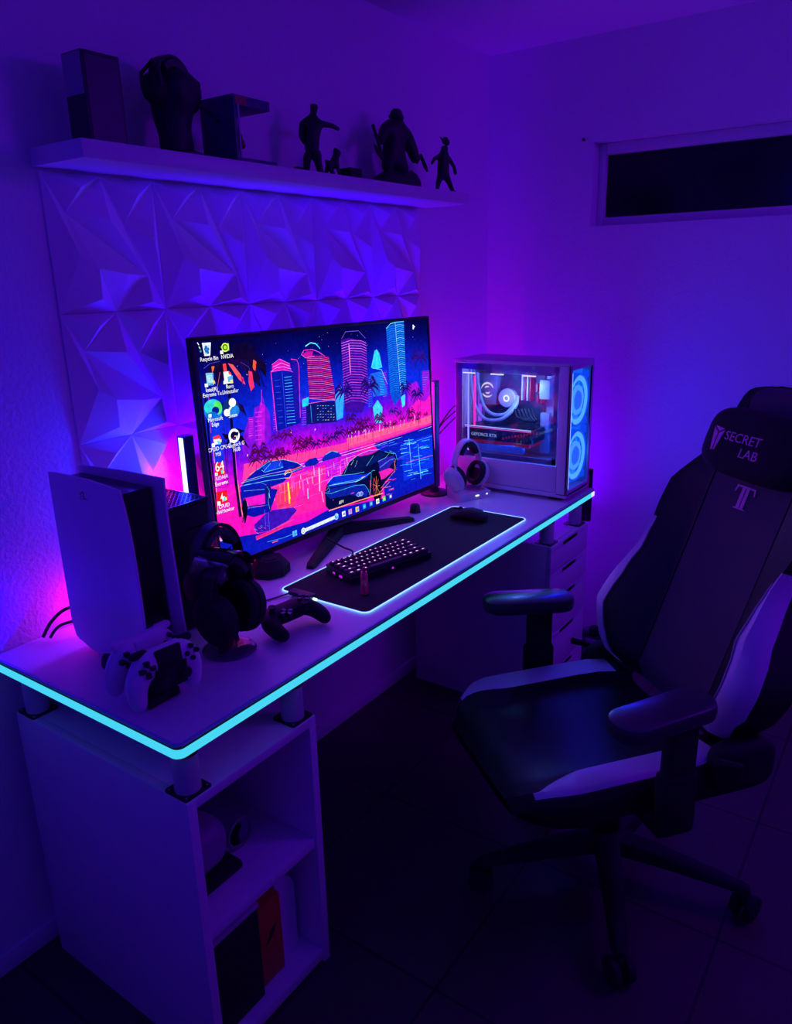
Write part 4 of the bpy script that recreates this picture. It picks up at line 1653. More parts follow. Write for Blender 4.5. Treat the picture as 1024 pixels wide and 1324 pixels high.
1 64 8 56 882 440 887 427 887 421 882 432
1 64 8 56 887 427 890 414 890 414 887 421
1 64 8 56 876 447 886 449 886 442 876 442
1 64 8 56 886 449 894 439 894 433 886 442
1 64 8 56 894 439 898 424 898 424 894 433
1 64 8 56 876 447 885 458 885 451 876 442
1 64 8 56 885 458 893 450 893 445 885 451
1 64 8 56 893 450 897 434 897 434 893 445
1 64 8 56 876 447 882 472 882 463 876 442
1 64 8 56 882 472 887 466 887 459 882 463
1 64 8 56 887 466 890 444 890 444 887 459
1 64 8 56 876 447 875 479 875 470 876 442
1 64 8 56 875 479 874 473 874 466 875 470
1 64 8 56 874 473 874 447 874 447 874 466
1 64 8 56 876 447 869 473 869 464 876 442
1 64 8 56 869 473 863 467 863 460 869 464
1 64 8 56 863 467 861 444 861 444 863 460
1 64 8 56 876 447 865 459 865 451 876 442
1 64 8 56 865 459 857 451 857 445 865 451
1 64 8 56 857 451 852 434 852 434 857 445
1 64 8 56 876 447 864 449 864 441 876 442
1 64 8 56 864 449 854 438 854 431 864 441
1 64 8 56 854 438 849 421 849 421 854 431
1 64 8 56 876 447 868 438 868 429 876 442
1 64 8 56 868 438 862 423 862 416 868 429
1 64 8 56 862 423 859 408 859 408 862 416
2 64 8 56 3 916 427 918 407 915 388
1 64 8 56 916 428 921 423 921 417 916 425
1 64 8 56 921 423 925 413 925 408 921 417
1 64 8 56 925 413 927 403 927 403 925 408
1 64 8 56 916 428 923 429 923 424 916 425
1 64 8 56 923 429 929 421 929 417 923 424
1 64 8 56 929 421 932 410 932 410 929 417
1 64 8 56 916 428 922 437 922 432 916 425
1 64 8 56 922 437 928 432 928 428 922 432
1 64 8 56 928 432 931 420 931 420 928 428
1 64 8 56 916 428 920 444 920 439 916 425
1 64 8 56 920 444 924 440 924 436 920 439
1 64 8 56 924 440 926 426 926 426 924 436
1 64 8 56 916 428 916 446 916 441 916 425
1 64 8 56 916 446 916 443 916 439 916 441
1 64 8 56 916 443 916 428 916 428 916 439
1 64 8 56 916 428 911 445 911 439 916 425
1 64 8 56 911 445 908 441 908 437 911 439
1 64 8 56 908 441 906 426 906 426 908 437
1 64 8 56 916 428 909 437 909 432 916 425
1 64 8 56 909 437 903 432 903 428 909 432
1 64 8 56 903 432 900 420 900 420 903 428
1 64 8 56 916 428 908 430 908 424 916 425
1 64 8 56 908 430 902 422 902 418 908 424
1 64 8 56 902 422 899 412 899 412 902 418
1 64 8 56 916 428 910 424 910 419 916 425
1 64 8 56 910 424 906 415 906 411 910 419
1 64 8 56 906 415 903 406 903 406 906 411
2 64 10 64 3 965 441 967 415 964 390
1 64 10 64 965 442 969 438 969 433 965 439
1 64 10 64 969 438 973 429 973 425 969 433
1 64 10 64 973 429 975 420 975 420 973 425
1 64 10 64 965 442 973 445 973 439 965 439
1 64 10 64 973 445 980 437 980 432 973 439
1 64 10 64 980 437 984 424 984 424 980 432
1 64 10 64 965 442 973 453 973 447 965 439
1 64 10 64 973 453 979 447 979 443 973 447
1 64 10 64 979 447 983 433 983 433 979 443
1 64 10 64 965 442 970 458 970 452 965 439
1 64 10 64 970 458 974 454 974 449 970 452
1 64 10 64 974 454 976 439 976 439 974 449
1 64 10 64 965 442 965 459 965 454 965 439
1 64 10 64 965 459 965 456 965 452 965 454
1 64 10 64 965 456 965 442 965 442 965 452
1 64 10 64 965 442 961 457 961 452 965 439
1 64 10 64 961 457 957 453 957 449 961 452
1 64 10 64 957 453 956 440 956 440 957 449
1 64 10 64 965 442 957 453 957 447 965 439
1 64 10 64 957 453 950 447 950 442 957 447
1 64 10 64 950 447 947 433 947 433 950 442
1 64 10 64 965 442 957 444 957 439 965 439
1 64 10 64 957 444 951 437 951 433 957 439
1 64 10 64 951 437 948 426 948 426 951 433
1 64 10 64 965 442 960 438 960 433 965 439
1 64 10 64 960 438 956 430 956 426 960 433
1 64 10 64 956 430 954 422 954 422 956 426
2 58 16 144 3 440 474 441 437 437 400
1 58 16 144 440 475 445 470 445 464 440 472
1 58 16 144 445 470 449 460 449 455 445 464
1 58 16 144 449 460 451 450 451 450 449 455
1 58 16 144 440 475 446 477 446 472 440 472
1 58 16 144 446 477 452 470 452 466 446 472
1 58 16 144 452 470 455 460 455 460 452 466
1 58 16 144 440 475 446 484 446 479 440 472
1 58 16 144 446 484 451 479 451 475 446 479
1 58 16 144 451 479 454 468 454 468 451 475
1 58 16 144 440 475 444 491 444 486 440 472
1 58 16 144 444 491 448 487 448 483 444 486
1 58 16 144 448 487 450 473 450 473 448 483
1 58 16 144 440 475 439 492 439 487 440 472
1 58 16 144 439 492 438 489 438 485 439 487
1 58 16 144 438 489 438 475 438 475 438 485
1 58 16 144 440 475 434 493 434 487 440 472
1 58 16 144 434 493 430 489 430 484 434 487
1 58 16 144 430 489 428 473 428 473 430 484
1 58 16 144 440 475 432 484 432 479 440 472
1 58 16 144 432 484 426 479 426 474 432 479
1 58 16 144 426 479 423 466 423 466 426 474
1 58 16 144 440 475 432 477 432 472 440 472
1 58 16 144 432 477 427 470 427 466 432 472
1 58 16 144 427 470 424 459 424 459 427 466
1 58 16 144 440 475 435 471 435 466 440 472
1 58 16 144 435 471 431 463 431 459 435 466
1 58 16 144 431 463 429 454 429 454 431 459
2 80 10 64 3 725 441 727 411 723 382
1 80 10 64 725 442 731 438 731 431 725 439
1 80 10 64 731 438 736 427 736 422 731 431
1 80 10 64 736 427 739 416 739 416 736 422
1 80 10 64 725 442 733 444 733 438 725 439
1 80 10 64 733 444 741 436 741 430 733 438
1 80 10 64 741 436 745 423 745 423 741 430
1 80 10 64 725 442 732 450 732 445 725 439
1 80 10 64 732 450 737 445 737 441 732 445
1 80 10 64 737 445 740 433 740 433 737 441
1 80 10 64 725 442 729 458 729 453 725 439
1 80 10 64 729 458 733 454 733 450 729 453
1 80 10 64 733 454 734 440 734 440 733 450
1 80 10 64 725 442 725 465 725 458 725 439
1 80 10 64 725 465 725 461 725 456 725 458
1 80 10 64 725 461 725 442 725 442 725 456
1 80 10 64 725 442 721 458 721 453 725 439
1 80 10 64 721 458 718 454 718 450 721 453
1 80 10 64 718 454 716 440 716 440 718 450
1 80 10 64 725 442 716 454 716 448 725 439
1 80 10 64 716 454 710 448 710 443 716 448
1 80 10 64 710 448 706 433 706 433 710 443
1 80 10 64 725 442 718 444 718 439 725 439
1 80 10 64 718 444 712 438 712 434 718 439
1 80 10 64 712 438 709 428 709 428 712 434
1 80 10 64 725 442 719 437 719 432 725 439
1 80 10 64 719 437 715 428 715 424 719 432
1 80 10 64 715 428 713 419 713 419 715 424
2 74 6 72 4 154 440 154 411 149 382
1 74 6 72 154 442 163 436 163 427 154 437
1 74 6 72 163 436 170 422 170 414 163 427
1 74 6 72 170 422 174 406 174 406 170 414
1 74 6 72 154 442 165 447 165 439 154 437
1 74 6 72 165 447 174 436 174 430 165 439
1 74 6 72 174 436 179 419 179 419 174 430
1 74 6 72 154 442 167 460 167 451 154 437
1 74 6 72 167 460 178 451 178 443 167 451
1 74 6 72 178 451 183 427 183 427 178 443
1 74 6 72 154 443 163 471 163 461 154 436
1 74 6 72 163 471 171 464 171 456 163 461
1 74 6 72 171 464 175 437 175 437 171 456
1 74 6 72 154 442 154 469 154 461 154 437
1 74 6 72 154 469 154 464 154 458 154 461
1 74 6 72 154 464 154 442 154 442 154 458
1 74 6 72 154 443 144 472 144 462 154 436
1 74 6 72 144 472 137 465 137 456 144 462
1 74 6 72 137 465 133 437 133 437 137 456
1 74 6 72 154 442 141 457 141 449 154 437
1 74 6 72 141 457 132 448 132 441 141 449
1 74 6 72 132 448 126 427 126 427 132 441
1 74 6 72 154 442 140 444 140 434 154 437
1 74 6 72 140 444 130 430 130 422 140 434
1 74 6 72 130 430 124 411 124 411 130 422
1 74 6 72 154 442 145 435 145 426 154 437
1 74 6 72 145 435 139 420 139 413 145 426
1 74 6 72 139 420 135 405 135 405 139 413
2 40 10 96 4 195 439 196 410 191 382
1 40 10 96 195 441 202 432 202 423 195 436
1 40 10 96 202 432 208 417 208 410 202 423
1 40 10 96 208 417 211 402 211 402 208 410
1 40 10 96 195 441 207 443 207 434 195 436
1 40 10 96 207 443 217 430 217 423 207 434
1 40 10 96 217 430 222 412 222 412 217 423
1 40 10 96 195 441 205 452 205 445 195 436
1 40 10 96 205 452 213 445 213 439 205 445
1 40 10 96 213 445 218 427 218 427 213 439
1 40 10 96 195 441 201 465 201 457 195 436
1 40 10 96 201 465 206 460 206 453 201 457
1 40 10 96 206 460 208 438 208 438 206 453
1 40 10 96 195 441 195 471 195 462 195 436
1 40 10 96 195 471 196 465 196 458 195 462
1 40 10 96 196 465 196 441 196 441 196 458
1 40 10 96 195 441 187 468 187 459 195 436
1 40 10 96 187 468 181 462 181 455 187 459
1 40 10 96 181 462 178 437 178 437 181 455
1 40 10 96 195 441 185 456 185 448 195 436
1 40 10 96 185 456 177 449 177 443 185 448
1 40 10 96 177 449 172 430 172 430 177 443
1 40 10 96 195 441 182 444 182 435 195 436
1 40 10 96 182 444 172 431 172 424 182 435
1 40 10 96 172 431 166 413 166 413 172 424
1 40 10 96 195 441 186 433 186 423 195 436
1 40 10 96 186 433 179 417 179 410 186 423
1 40 10 96 179 417 176 401 176 401 179 410
2 80 8 80 4 223 434 224 408 219 383
1 80 8 80 223 437 233 426 233 414 223 430
1 80 8 80 233 426 241 406 241 397 233 414
1 80 8 80 241 406 245 386 245 386 241 397
1 80 8 80 223 437 237 442 237 432 223 430
1 80 8 80 237 442 248 429 248 421 237 432
1 80 8 80 248 429 255 408 255 408 248 421
1 80 8 80 223 437 237 455 237 444 223 430
1 80 8 80 237 455 248 444 248 436 237 444
1 80 8 80 248 444 254 420 254 420 248 436
1 80 8 80 223 437 233 472 233 460 223 430
1 80 8 80 233 472 241 464 241 454 233 460
1 80 8 80 241 464 246 431 246 431 241 454
1 80 8 80 223 436 223 466 223 457 223 431
1 80 8 80 223 466 223 461 223 454 223 457
1 80 8 80 223 461 223 436 223 436 223 454
1 80 8 80 223 437 214 471 214 460 223 430
1 80 8 80 214 471 208 463 208 454 214 460
1 80 8 80 208 463 204 433 204 433 208 454
1 80 8 80 223 437 208 453 208 443 223 430
1 80 8 80 208 453 196 442 196 434 208 443
1 80 8 80 196 442 190 418 190 418 196 434
1 80 8 80 223 437 208 441 208 430 223 430
1 80 8 80 208 441 196 426 196 418 208 430
1 80 8 80 196 426 189 405 189 405 196 418
1 80 8 80 223 436 214 428 214 418 223 431
1 80 8 80 214 428 208 412 208 404 214 418
1 80 8 80 208 412 204 395 204 395 208 404
2 74 6 72 4 248 440 248 412 242 384
1 74 6 72 248 442 256 435 256 426 248 437
1 74 6 72 256 435 263 420 263 412 256 426
1 74 6 72 263 420 267 403 267 403 263 412
1 74 6 72 248 442 260 445 260 436 248 437
1 74 6 72 260 445 270 432 270 425 260 436
1 74 6 72 270 432 276 414 276 414 270 425
1 74 6 72 248 442 258 457 258 450 248 437
1 74 6 72 258 457 266 450 266 444 258 450
1 74 6 72 266 450 270 431 270 431 266 444
1 74 6 72 248 442 256 469 256 460 248 437
1 74 6 72 256 469 263 463 263 455 256 460
1 74 6 72 263 463 267 437 267 437 263 455
1 74 6 72 248 442 248 470 248 461 248 437
1 74 6 72 248 470 249 465 249 458 248 461
1 74 6 72 249 465 249 442 249 442 249 458
1 74 6 72 248 442 242 463 242 456 248 437
1 74 6 72 242 463 238 458 238 453 242 456
1 74 6 72 238 458 236 439 236 439 238 453
1 74 6 72 248 442 236 458 236 449 248 437
1 74 6 72 236 458 226 449 226 442 236 449
1 74 6 72 226 449 221 428 221 428 226 442
1 74 6 72 248 442 234 447 234 437 248 437
1 74 6 72 234 447 223 434 223 427 234 437
1 74 6 72 223 434 218 415 218 415 223 427
1 74 6 72 248 442 239 436 239 427 248 437
1 74 6 72 239 436 231 421 231 414 239 427
1 74 6 72 231 421 227 405 227 405 231 414
2 74 6 72 4 268 431 269 407 265 383
1 74 6 72 268 432 273 426 273 420 268 429
1 74 6 72 273 426 277 416 277 411 273 420
1 74 6 72 277 416 280 405 280 405 277 411
1 74 6 72 268 433 279 437 279 429 268 428
1 74 6 72 279 437 288 426 288 420 279 429
1 74 6 72 288 426 293 410 293 410 288 420
1 74 6 72 268 433 279 448 279 439 268 428
1 74 6 72 279 448 287 439 287 433 279 439
1 74 6 72 287 439 292 420 292 420 287 433
1 74 6 72 268 433 274 452 274 445 268 428
1 74 6 72 274 452 279 447 279 441 274 445
1 74 6 72 279 447 282 429 282 429 279 441
1 74 6 72 268 433 268 457 268 450 268 428
1 74 6 72 268 457 268 453 268 447 268 450
1 74 6 72 268 453 268 433 268 433 268 447
1 74 6 72 268 432 263 452 263 445 268 429
1 74 6 72 263 452 259 447 259 442 263 445
1 74 6 72 259 447 257 430 257 430 259 442
1 74 6 72 268 433 256 449 256 440 268 428
1 74 6 72 256 449 247 440 247 434 256 440
1 74 6 72 247 440 243 420 243 420 247 434
1 74 6 72 268 433 257 434 257 426 268 428
1 74 6 72 257 434 248 423 248 417 257 426
1 74 6 72 248 423 243 407 243 407 248 417
1 74 6 72 268 433 261 427 261 420 268 428
1 74 6 72 261 427 256 416 256 410 261 420
1 74 6 72 256 416 253 404 253 404 256 410
2 74 6 72 4 316 444 315 415 308 386
1 74 6 72 316 446 323 440 323 432 316 441
1 74 6 72 323 440 330 427 330 421 323 432
1 74 6 72 330 427 333 414 333 414 330 421
1 74 6 72 316 446 326 447 326 440 316 441
1 74 6 72 326 447 335 437 335 430 326 440
1 74 6 72 335 437 340 421 340 421 335 430
1 74 6 72 316 446 326 462 326 454 316 441
1 74 6 72 326 462 335 454 335 447 326 454
1 74 6 72 335 454 340 434 340 434 335 447
1 74 6 72 316 446 321 471 321 463 316 441
1 74 6 72 321 471 326 465 326 459 321 463
1 74 6 72 326 465 329 443 329 443 326 459
1 74 6 72 316 446 316 475 316 466 316 441
1 74 6 72 316 475 317 470 317 463 316 466
1 74 6 72 317 470 317 446 317 446 317 463
1 74 6 72 316 446 309 473 309 464 316 441
1 74 6 72 309 473 304 467 304 460 309 464
1 74 6 72 304 467 301 443 301 443 304 460
1 74 6 72 316 446 306 459 306 452 316 441
1 74 6 72 306 459 298 452 298 446 306 452
1 74 6 72 298 452 294 435 294 435 298 446
1 74 6 72 316 446 305 448 305 440 316 441
1 74 6 72 305 448 297 437 297 431 305 440
1 74 6 72 297 437 292 422 292 422 297 431
1 74 6 72 316 446 308 440 308 432 316 441
1 74 6 72 308 440 302 427 302 421 308 432
1 74 6 72 302 427 299 414 299 414 302 421
2 74 6 72 4 347 440 349 412 345 385
1 74 6 72 347 442 352 435 352 428 347 437
1 74 6 72 352 435 357 424 357 418 352 428
1 74 6 72 357 424 359 412 359 412 357 418
1 74 6 72 347 441 355 443 355 436 347 438
1 74 6 72 355 443 363 433 363 428 355 436
1 74 6 72 363 433 366 420 366 420 363 428
1 74 6 72 347 442 356 454 356 447 347 437
1 74 6 72 356 454 363 447 363 441 356 447
1 74 6 72 363 447 367 431 367 431 363 441
1 74 6 72 347 442 353 467 353 459 347 437
1 74 6 72 353 467 357 461 357 455 353 459
1 74 6 72 357 461 360 439 360 439 357 455
1 74 6 72 347 442 347 468 347 460 347 437
1 74 6 72 347 468 348 464 348 457 347 460
1 74 6 72 348 464 348 442 348 442 348 457
1 74 6 72 347 442 340 465 340 457 347 437
1 74 6 72 340 465 336 460 336 453 340 457
1 74 6 72 336 460 333 439 333 439 336 453
1 74 6 72 347 442 337 455 337 448 347 437
1 74 6 72 337 455 330 448 330 443 337 448
1 74 6 72 330 448 326 431 326 431 330 443
1 74 6 72 347 442 336 446 336 438 347 437
1 74 6 72 336 446 328 436 328 430 336 438
1 74 6 72 328 436 323 420 323 420 328 430
1 74 6 72 347 442 340 435 340 427 347 437
1 74 6 72 340 435 334 422 334 415 340 427
1 74 6 72 334 422 331 408 331 408 334 415
2 58 6 80 4 365 457 366 421 361 385
1 58 6 80 365 460 374 451 374 440 365 453
1 58 6 80 374 451 381 434 381 426 374 440
1 58 6 80 381 434 385 416 385 416 381 426
1 58 6 80 365 459 377 462 377 453 365 454
1 58 6 80 377 462 388 450 388 442 377 453
1 58 6 80 388 450 393 431 393 431 388 442
1 58 6 80 365 459 376 475 376 467 365 454
1 58 6 80 376 475 384 467 384 461 376 467
1 58 6 80 384 467 389 447 389 447 384 461
1 58 6 80 365 459 371 488 371 479 365 454
1 58 6 80 371 488 377 482 377 474 371 479
1 58 6 80 377 482 380 456 380 456 377 474
1 58 6 80 365 459 364 487 364 479 365 454
1 58 6 80 364 487 363 482 363 476 364 479
1 58 6 80 363 482 363 459 363 459 363 476
1 58 6 80 365 459 357 489 357 479 365 454
1 58 6 80 357 489 351 482 351 475 357 479
1 58 6 80 351 482 348 456 348 456 351 475
1 58 6 80 365 459 350 475 350 465 365 454
1 58 6 80 350 475 339 465 339 457 350 465
1 58 6 80 339 465 333 441 333 441 339 457
1 58 6 80 365 459 352 461 352 452 365 454
1 58 6 80 352 461 342 449 342 441 352 452
1 58 6 80 342 449 337 431 337 431 342 441
1 58 6 80 365 459 356 451 356 442 365 454
1 58 6 80 356 451 349 436 349 429 356 442
1 58 6 80 349 436 346 420 346 420 349 429
2 40 10 96 4 396 438 397 412 393 386
1 40 10 96 396 440 404 433 404 425 396 435
1 40 10 96 404 433 410 419 410 412 404 425
1 40 10 96 410 419 414 404 414 404 410 412
1 40 10 96 396 440 406 443 406 435 396 435
1 40 10 96 406 443 414 433 414 427 406 435
1 40 10 96 414 433 419 418 419 418 414 427
1 40 10 96 396 440 409 460 409 450 396 435
1 40 10 96 409 460 419 450 419 442 409 450
1 40 10 96 419 450 425 426 425 426 419 442
1 40 10 96 396 440 402 463 402 455 396 435
1 40 10 96 402 463 408 458 408 451 402 455
1 40 10 96 408 458 411 436 411 436 408 451
1 40 10 96 396 440 394 465 394 458 396 435
1 40 10 96 394 465 394 461 394 455 394 458
1 40 10 96 394 461 393 440 393 440 394 455
1 40 10 96 396 440 390 462 390 455 396 435
1 40 10 96 390 462 386 457 386 451 390 455
1 40 10 96 386 457 383 437 383 437 386 451
1 40 10 96 396 440 383 456 383 446 396 435
1 40 10 96 383 456 372 446 372 439 383 446
1 40 10 96 372 446 367 424 367 424 372 439
1 40 10 96 396 440 383 444 383 435 396 435
1 40 10 96 383 444 373 432 373 425 383 435
1 40 10 96 373 432 368 414 368 414 373 425
1 40 10 96 396 440 386 434 386 425 396 435
1 40 10 96 386 434 379 420 379 412 386 425
1 40 10 96 379 420 375 404 375 404 379 412
2 74 6 72 4 438 439 438 413 433 387
1 74 6 72 438 441 444 433 444 424 438 436
1 74 6 72 444 433 450 418 450 411 444 424
1 74 6 72 450 418 453 403 453 403 450 411
1 74 6 72 438 441 448 442 448 434 438 436
1 74 6 72 448 442 456 431 456 425 448 434
1 74 6 72 456 431 461 416 461 416 456 425
1 74 6 72 438 441 448 456 448 448 438 436
1 74 6 72 448 456 457 448 457 441 448 448
1 74 6 72 457 448 462 429 462 429 457 441
1 74 6 72 438 441 445 467 445 459 438 436
1 74 6 72 445 467 451 461 451 454 445 459
1 74 6 72 451 461 455 437 455 437 451 454
1 74 6 72 438 441 438 467 438 459 438 436
1 74 6 72 438 467 438 462 438 456 438 459
1 74 6 72 438 462 438 441 438 441 438 456
1 74 6 72 438 441 430 469 430 460 438 436
1 74 6 72 430 469 425 463 425 456 430 460
1 74 6 72 425 463 422 438 422 438 425 456
1 74 6 72 438 441 428 453 428 446 438 436
1 74 6 72 428 453 420 446 420 440 428 446
1 74 6 72 420 446 416 429 416 429 420 440
1 74 6 72 438 441 426 445 426 437 438 436
1 74 6 72 426 445 417 435 417 428 426 437
1 74 6 72 417 435 413 418 413 418 417 428
1 74 6 72 438 441 431 434 431 427 438 436
1 74 6 72 431 434 425 422 425 416 431 427
1 74 6 72 425 422 423 409 423 409 425 416
2 40 10 96 4 473 451 475 419 471 387
1 40 10 96 473 453 481 444 481 434 473 448
1 40 10 96 481 444 488 428 488 420 481 434
1 40 10 96 488 428 492 411 492 411 488 420
1 40 10 96 473 453 485 456 485 447 473 448
1 40 10 96 485 456 495 444 495 436 485 447
1 40 10 96 495 444 501 425 501 425 495 436
1 40 10 96 473 453 486 473 486 463 473 448
1 40 10 96 486 473 496 463 496 455 486 463
1 40 10 96 496 463 502 439 502 439 496 455
1 40 10 96 473 453 478 475 478 468 473 448
1 40 10 96 478 475 482 470 482 465 478 468
1 40 10 96 482 470 484 450 484 450 482 465
1 40 10 96 473 453 473 481 473 473 473 448
1 40 10 96 473 481 473 476 473 469 473 473
1 40 10 96 473 476 473 453 473 453 473 469
1 40 10 96 473 453 466 476 466 468 473 448
1 40 10 96 466 476 461 471 461 464 466 468
1 40 10 96 461 471 459 450 459 450 461 464
1 40 10 96 473 453 462 466 462 459 473 448
1 40 10 96 462 466 454 459 454 453 462 459
1 40 10 96 454 459 449 441 449 441 454 453
1 40 10 96 473 453 458 458 458 448 473 448
1 40 10 96 458 458 447 445 447 437 458 448
1 40 10 96 447 445 441 424 441 424 447 437
1 40 10 96 473 453 465 445 465 437 473 448
1 40 10 96 465 445 459 431 459 424 465 437
1 40 10 96 459 431 456 416 456 416 459 424
2 40 10 96 4 503 466 502 427 496 389
1 40 10 96 503 469 512 459 512 449 503 462
1 40 10 96 512 459 519 442 519 433 512 449
1 40 10 96 519 442 524 424 524 424 519 433
1 40 10 96 503 468 515 470 515 461 503 463
1 40 10 96 515 470 524 458 524 451 515 461
1 40 10 96 524 458 530 440 530 440 524 451
1 40 10 96 503 469 517 485 517 475 503 462
1 40 10 96 517 485 529 474 529 466 517 475
1 40 10 96 529 474 535 450 535 450 529 466
1 40 10 96 503 469 511 505 511 493 503 462
1 40 10 96 511 505 518 497 518 488 511 493
1 40 10 96 518 497 522 465 522 465 518 488
1 40 10 96 503 469 501 503 501 493 503 462
1 40 10 96 501 503 500 497 500 489 501 493
1 40 10 96 500 497 500 469 500 469 500 489
1 40 10 96 503 469 494 502 494 491 503 462
1 40 10 96 494 502 487 494 487 485 494 491
1 40 10 96 487 494 484 465 484 465 487 485
1 40 10 96 503 468 490 484 490 475 503 463
1 40 10 96 490 484 480 475 480 467 490 475
1 40 10 96 480 475 474 453 474 453 480 467
1 40 10 96 503 468 489 473 489 463 503 463
1 40 10 96 489 473 477 459 477 451 489 463
1 40 10 96 477 459 471 439 471 439 477 451
1 40 10 96 503 469 492 460 492 449 503 462
1 40 10 96 492 460 484 442 484 433 492 449
1 40 10 96 484 442 480 423 480 423 484 433
2 74 6 72 4 550 455 550 422 544 390
1 74 6 72 550 457 557 448 557 438 550 452
1 74 6 72 557 448 564 431 564 424 557 438
1 74 6 72 564 431 567 415 567 415 564 424
1 74 6 72 550 457 563 463 563 453 550 452
1 74 6 72 563 463 574 450 574 443 563 453
1 74 6 72 574 450 580 431 580 431 574 443
1 74 6 72 550 457 562 471 562 462 550 452
1 74 6 72 562 471 572 462 572 455 562 462
1 74 6 72 572 462 577 441 577 441 572 455
1 74 6 72 550 457 558 483 558 474 550 452
1 74 6 72 558 483 565 476 565 469 558 474
1 74 6 72 565 476 569 452 569 452 565 469
1 74 6 72 550 457 549 485 549 476 550 452
1 74 6 72 549 485 549 480 549 473 549 476
1 74 6 72 549 480 548 457 548 457 549 473
1 74 6 72 550 457 543 485 543 476 550 452
1 74 6 72 543 485 538 479 538 472 543 476
1 74 6 72 538 479 535 454 535 454 538 472
1 74 6 72 550 457 538 474 538 465 550 452
1 74 6 72 538 474 530 466 530 459 538 465
1 74 6 72 530 466 525 445 525 445 530 459
1 74 6 72 550 457 536 461 536 451 550 452
1 74 6 72 536 461 524 448 524 440 536 451
1 74 6 72 524 448 518 427 518 427 524 440
1 74 6 72 550 457 542 451 542 443 550 452
1 74 6 72 542 451 536 438 536 431 542 443
1 74 6 72 536 438 533 424 533 424 536 431
2 74 6 72 4 591 459 590 425 583 391
1 74 6 72 591 462 600 452 600 442 591 455
1 74 6 72 600 452 608 434 608 426 600 442
1 74 6 72 608 434 612 416 612 416 608 426
1 74 6 72 591 461 604 464 604 454 591 456
1 74 6 72 604 464 615 450 615 442 604 454
1 74 6 72 615 450 621 430 621 430 615 442
1 74 6 72 591 461 604 481 604 471 591 456
1 74 6 72 604 481 614 471 614 463 604 471
1 74 6 72 614 471 620 447 620 447 614 463
1 74 6 72 591 462 599 493 599 482 591 455
1 74 6 72 599 493 606 485 606 477 599 482
1 74 6 72 606 485 610 457 610 457 606 477
1 74 6 72 591 461 590 489 590 481 591 456
1 74 6 72 590 489 590 484 590 478 590 481
1 74 6 72 590 484 590 461 590 461 590 478
1 74 6 72 591 462 582 493 582 483 591 455
1 74 6 72 582 493 575 486 575 477 582 483
1 74 6 72 575 486 571 457 571 457 575 477
1 74 6 72 591 462 576 478 576 467 591 455
1 74 6 72 576 478 565 467 565 459 576 467
1 74 6 72 565 467 559 443 559 443 565 459
1 74 6 72 591 461 577 466 577 457 591 456
1 74 6 72 577 466 566 454 566 446 577 457
1 74 6 72 566 454 560 434 560 434 566 446
1 74 6 72 591 461 582 453 582 443 591 456
1 74 6 72 582 453 574 437 574 429 582 443
1 74 6 72 574 437 571 420 571 420 574 429
2 74 6 72 4 623 460 623 425 617 391
1 74 6 72 623 462 630 455 630 446 623 457
1 74 6 72 630 455 636 441 636 434 630 446
1 74 6 72 636 441 639 426 639 426 636 434
1 74 6 72 623 463 637 467 637 457 623 456
1 74 6 72 637 467 648 453 648 445 637 457
1 74 6 72 648 453 654 433 654 433 648 445
1 74 6 72 623 462 633 474 633 467 623 457
1 74 6 72 633 474 642 466 642 460 633 467
1 74 6 72 642 466 647 448 647 448 642 460
1 74 6 72 623 462 630 490 630 481 623 457
1 74 6 72 630 490 637 484 637 476 630 481
1 74 6 72 637 484 640 458 640 458 637 476
1 74 6 72 623 462 623 490 623 482 623 457
1 74 6 72 623 490 624 485 624 478 623 482
1 74 6 72 624 485 624 462 624 462 624 478
1 74 6 72 623 462 617 485 617 478 623 457
1 74 6 72 617 485 613 480 613 474 617 478
1 74 6 72 613 480 610 459 610 459 613 474
1 74 6 72 623 462 610 479 610 470 623 457
1 74 6 72 610 479 599 470 599 463 610 470
1 74 6 72 599 470 594 447 594 447 599 463
1 74 6 72 623 462 611 464 611 456 623 457
1 74 6 72 611 464 603 453 603 447 611 456
1 74 6 72 603 453 598 437 598 437 603 447
1 74 6 72 623 463 612 455 612 445 623 456
1 74 6 72 612 455 604 439 604 431 612 445
1 74 6 72 604 439 600 421 600 421 604 431
2 80 8 80 4 663 452 665 421 662 390
1 80 8 80 663 454 669 446 669 437 663 449
1 80 8 80 669 446 675 432 675 425 669 437
1 80 8 80 675 432 678 417 678 417 675 425
1 80 8 80 663 453 671 455 671 448 663 450
1 80 8 80 671 455 679 446 679 441 671 448
1 80 8 80 679 446 683 433 683 433 679 441
1 80 8 80 663 454 673 467 673 460 663 449
1 80 8 80 673 467 682 459 682 453 673 460
1 80 8 80 682 459 686 441 686 441 682 453
1 80 8 80 663 454 668 474 668 467 663 449
1 80 8 80 668 474 672 469 672 464 668 467
1 80 8 80 672 469 675 451 675 451 672 464
1 80 8 80 663 454 662 480 662 472 663 449
1 80 8 80 662 480 662 475 662 469 662 472
1 80 8 80 662 475 661 454 661 454 662 469
1 80 8 80 663 454 656 480 656 471 663 449
1 80 8 80 656 480 651 474 651 467 656 471
1 80 8 80 651 474 648 451 648 451 651 467
1 80 8 80 663 454 651 469 651 460 663 449
1 80 8 80 651 469 641 460 641 453 651 460
1 80 8 80 641 460 636 439 636 439 641 453
1 80 8 80 663 454 653 456 653 449 663 449
1 80 8 80 653 456 645 446 645 440 653 449
1 80 8 80 645 446 641 432 641 432 645 440
1 80 8 80 663 454 655 446 655 437 663 449
1 80 8 80 655 446 649 432 649 425 655 437
1 80 8 80 649 432 646 417 646 417 649 425
2 80 8 80 4 705 483 705 437 700 392
1 80 8 80 705 486 716 478 716 467 705 479
1 80 8 80 716 478 725 460 725 451 716 467
1 80 8 80 725 460 729 441 729 441 725 451
1 80 8 80 705 485 717 487 717 477 705 480
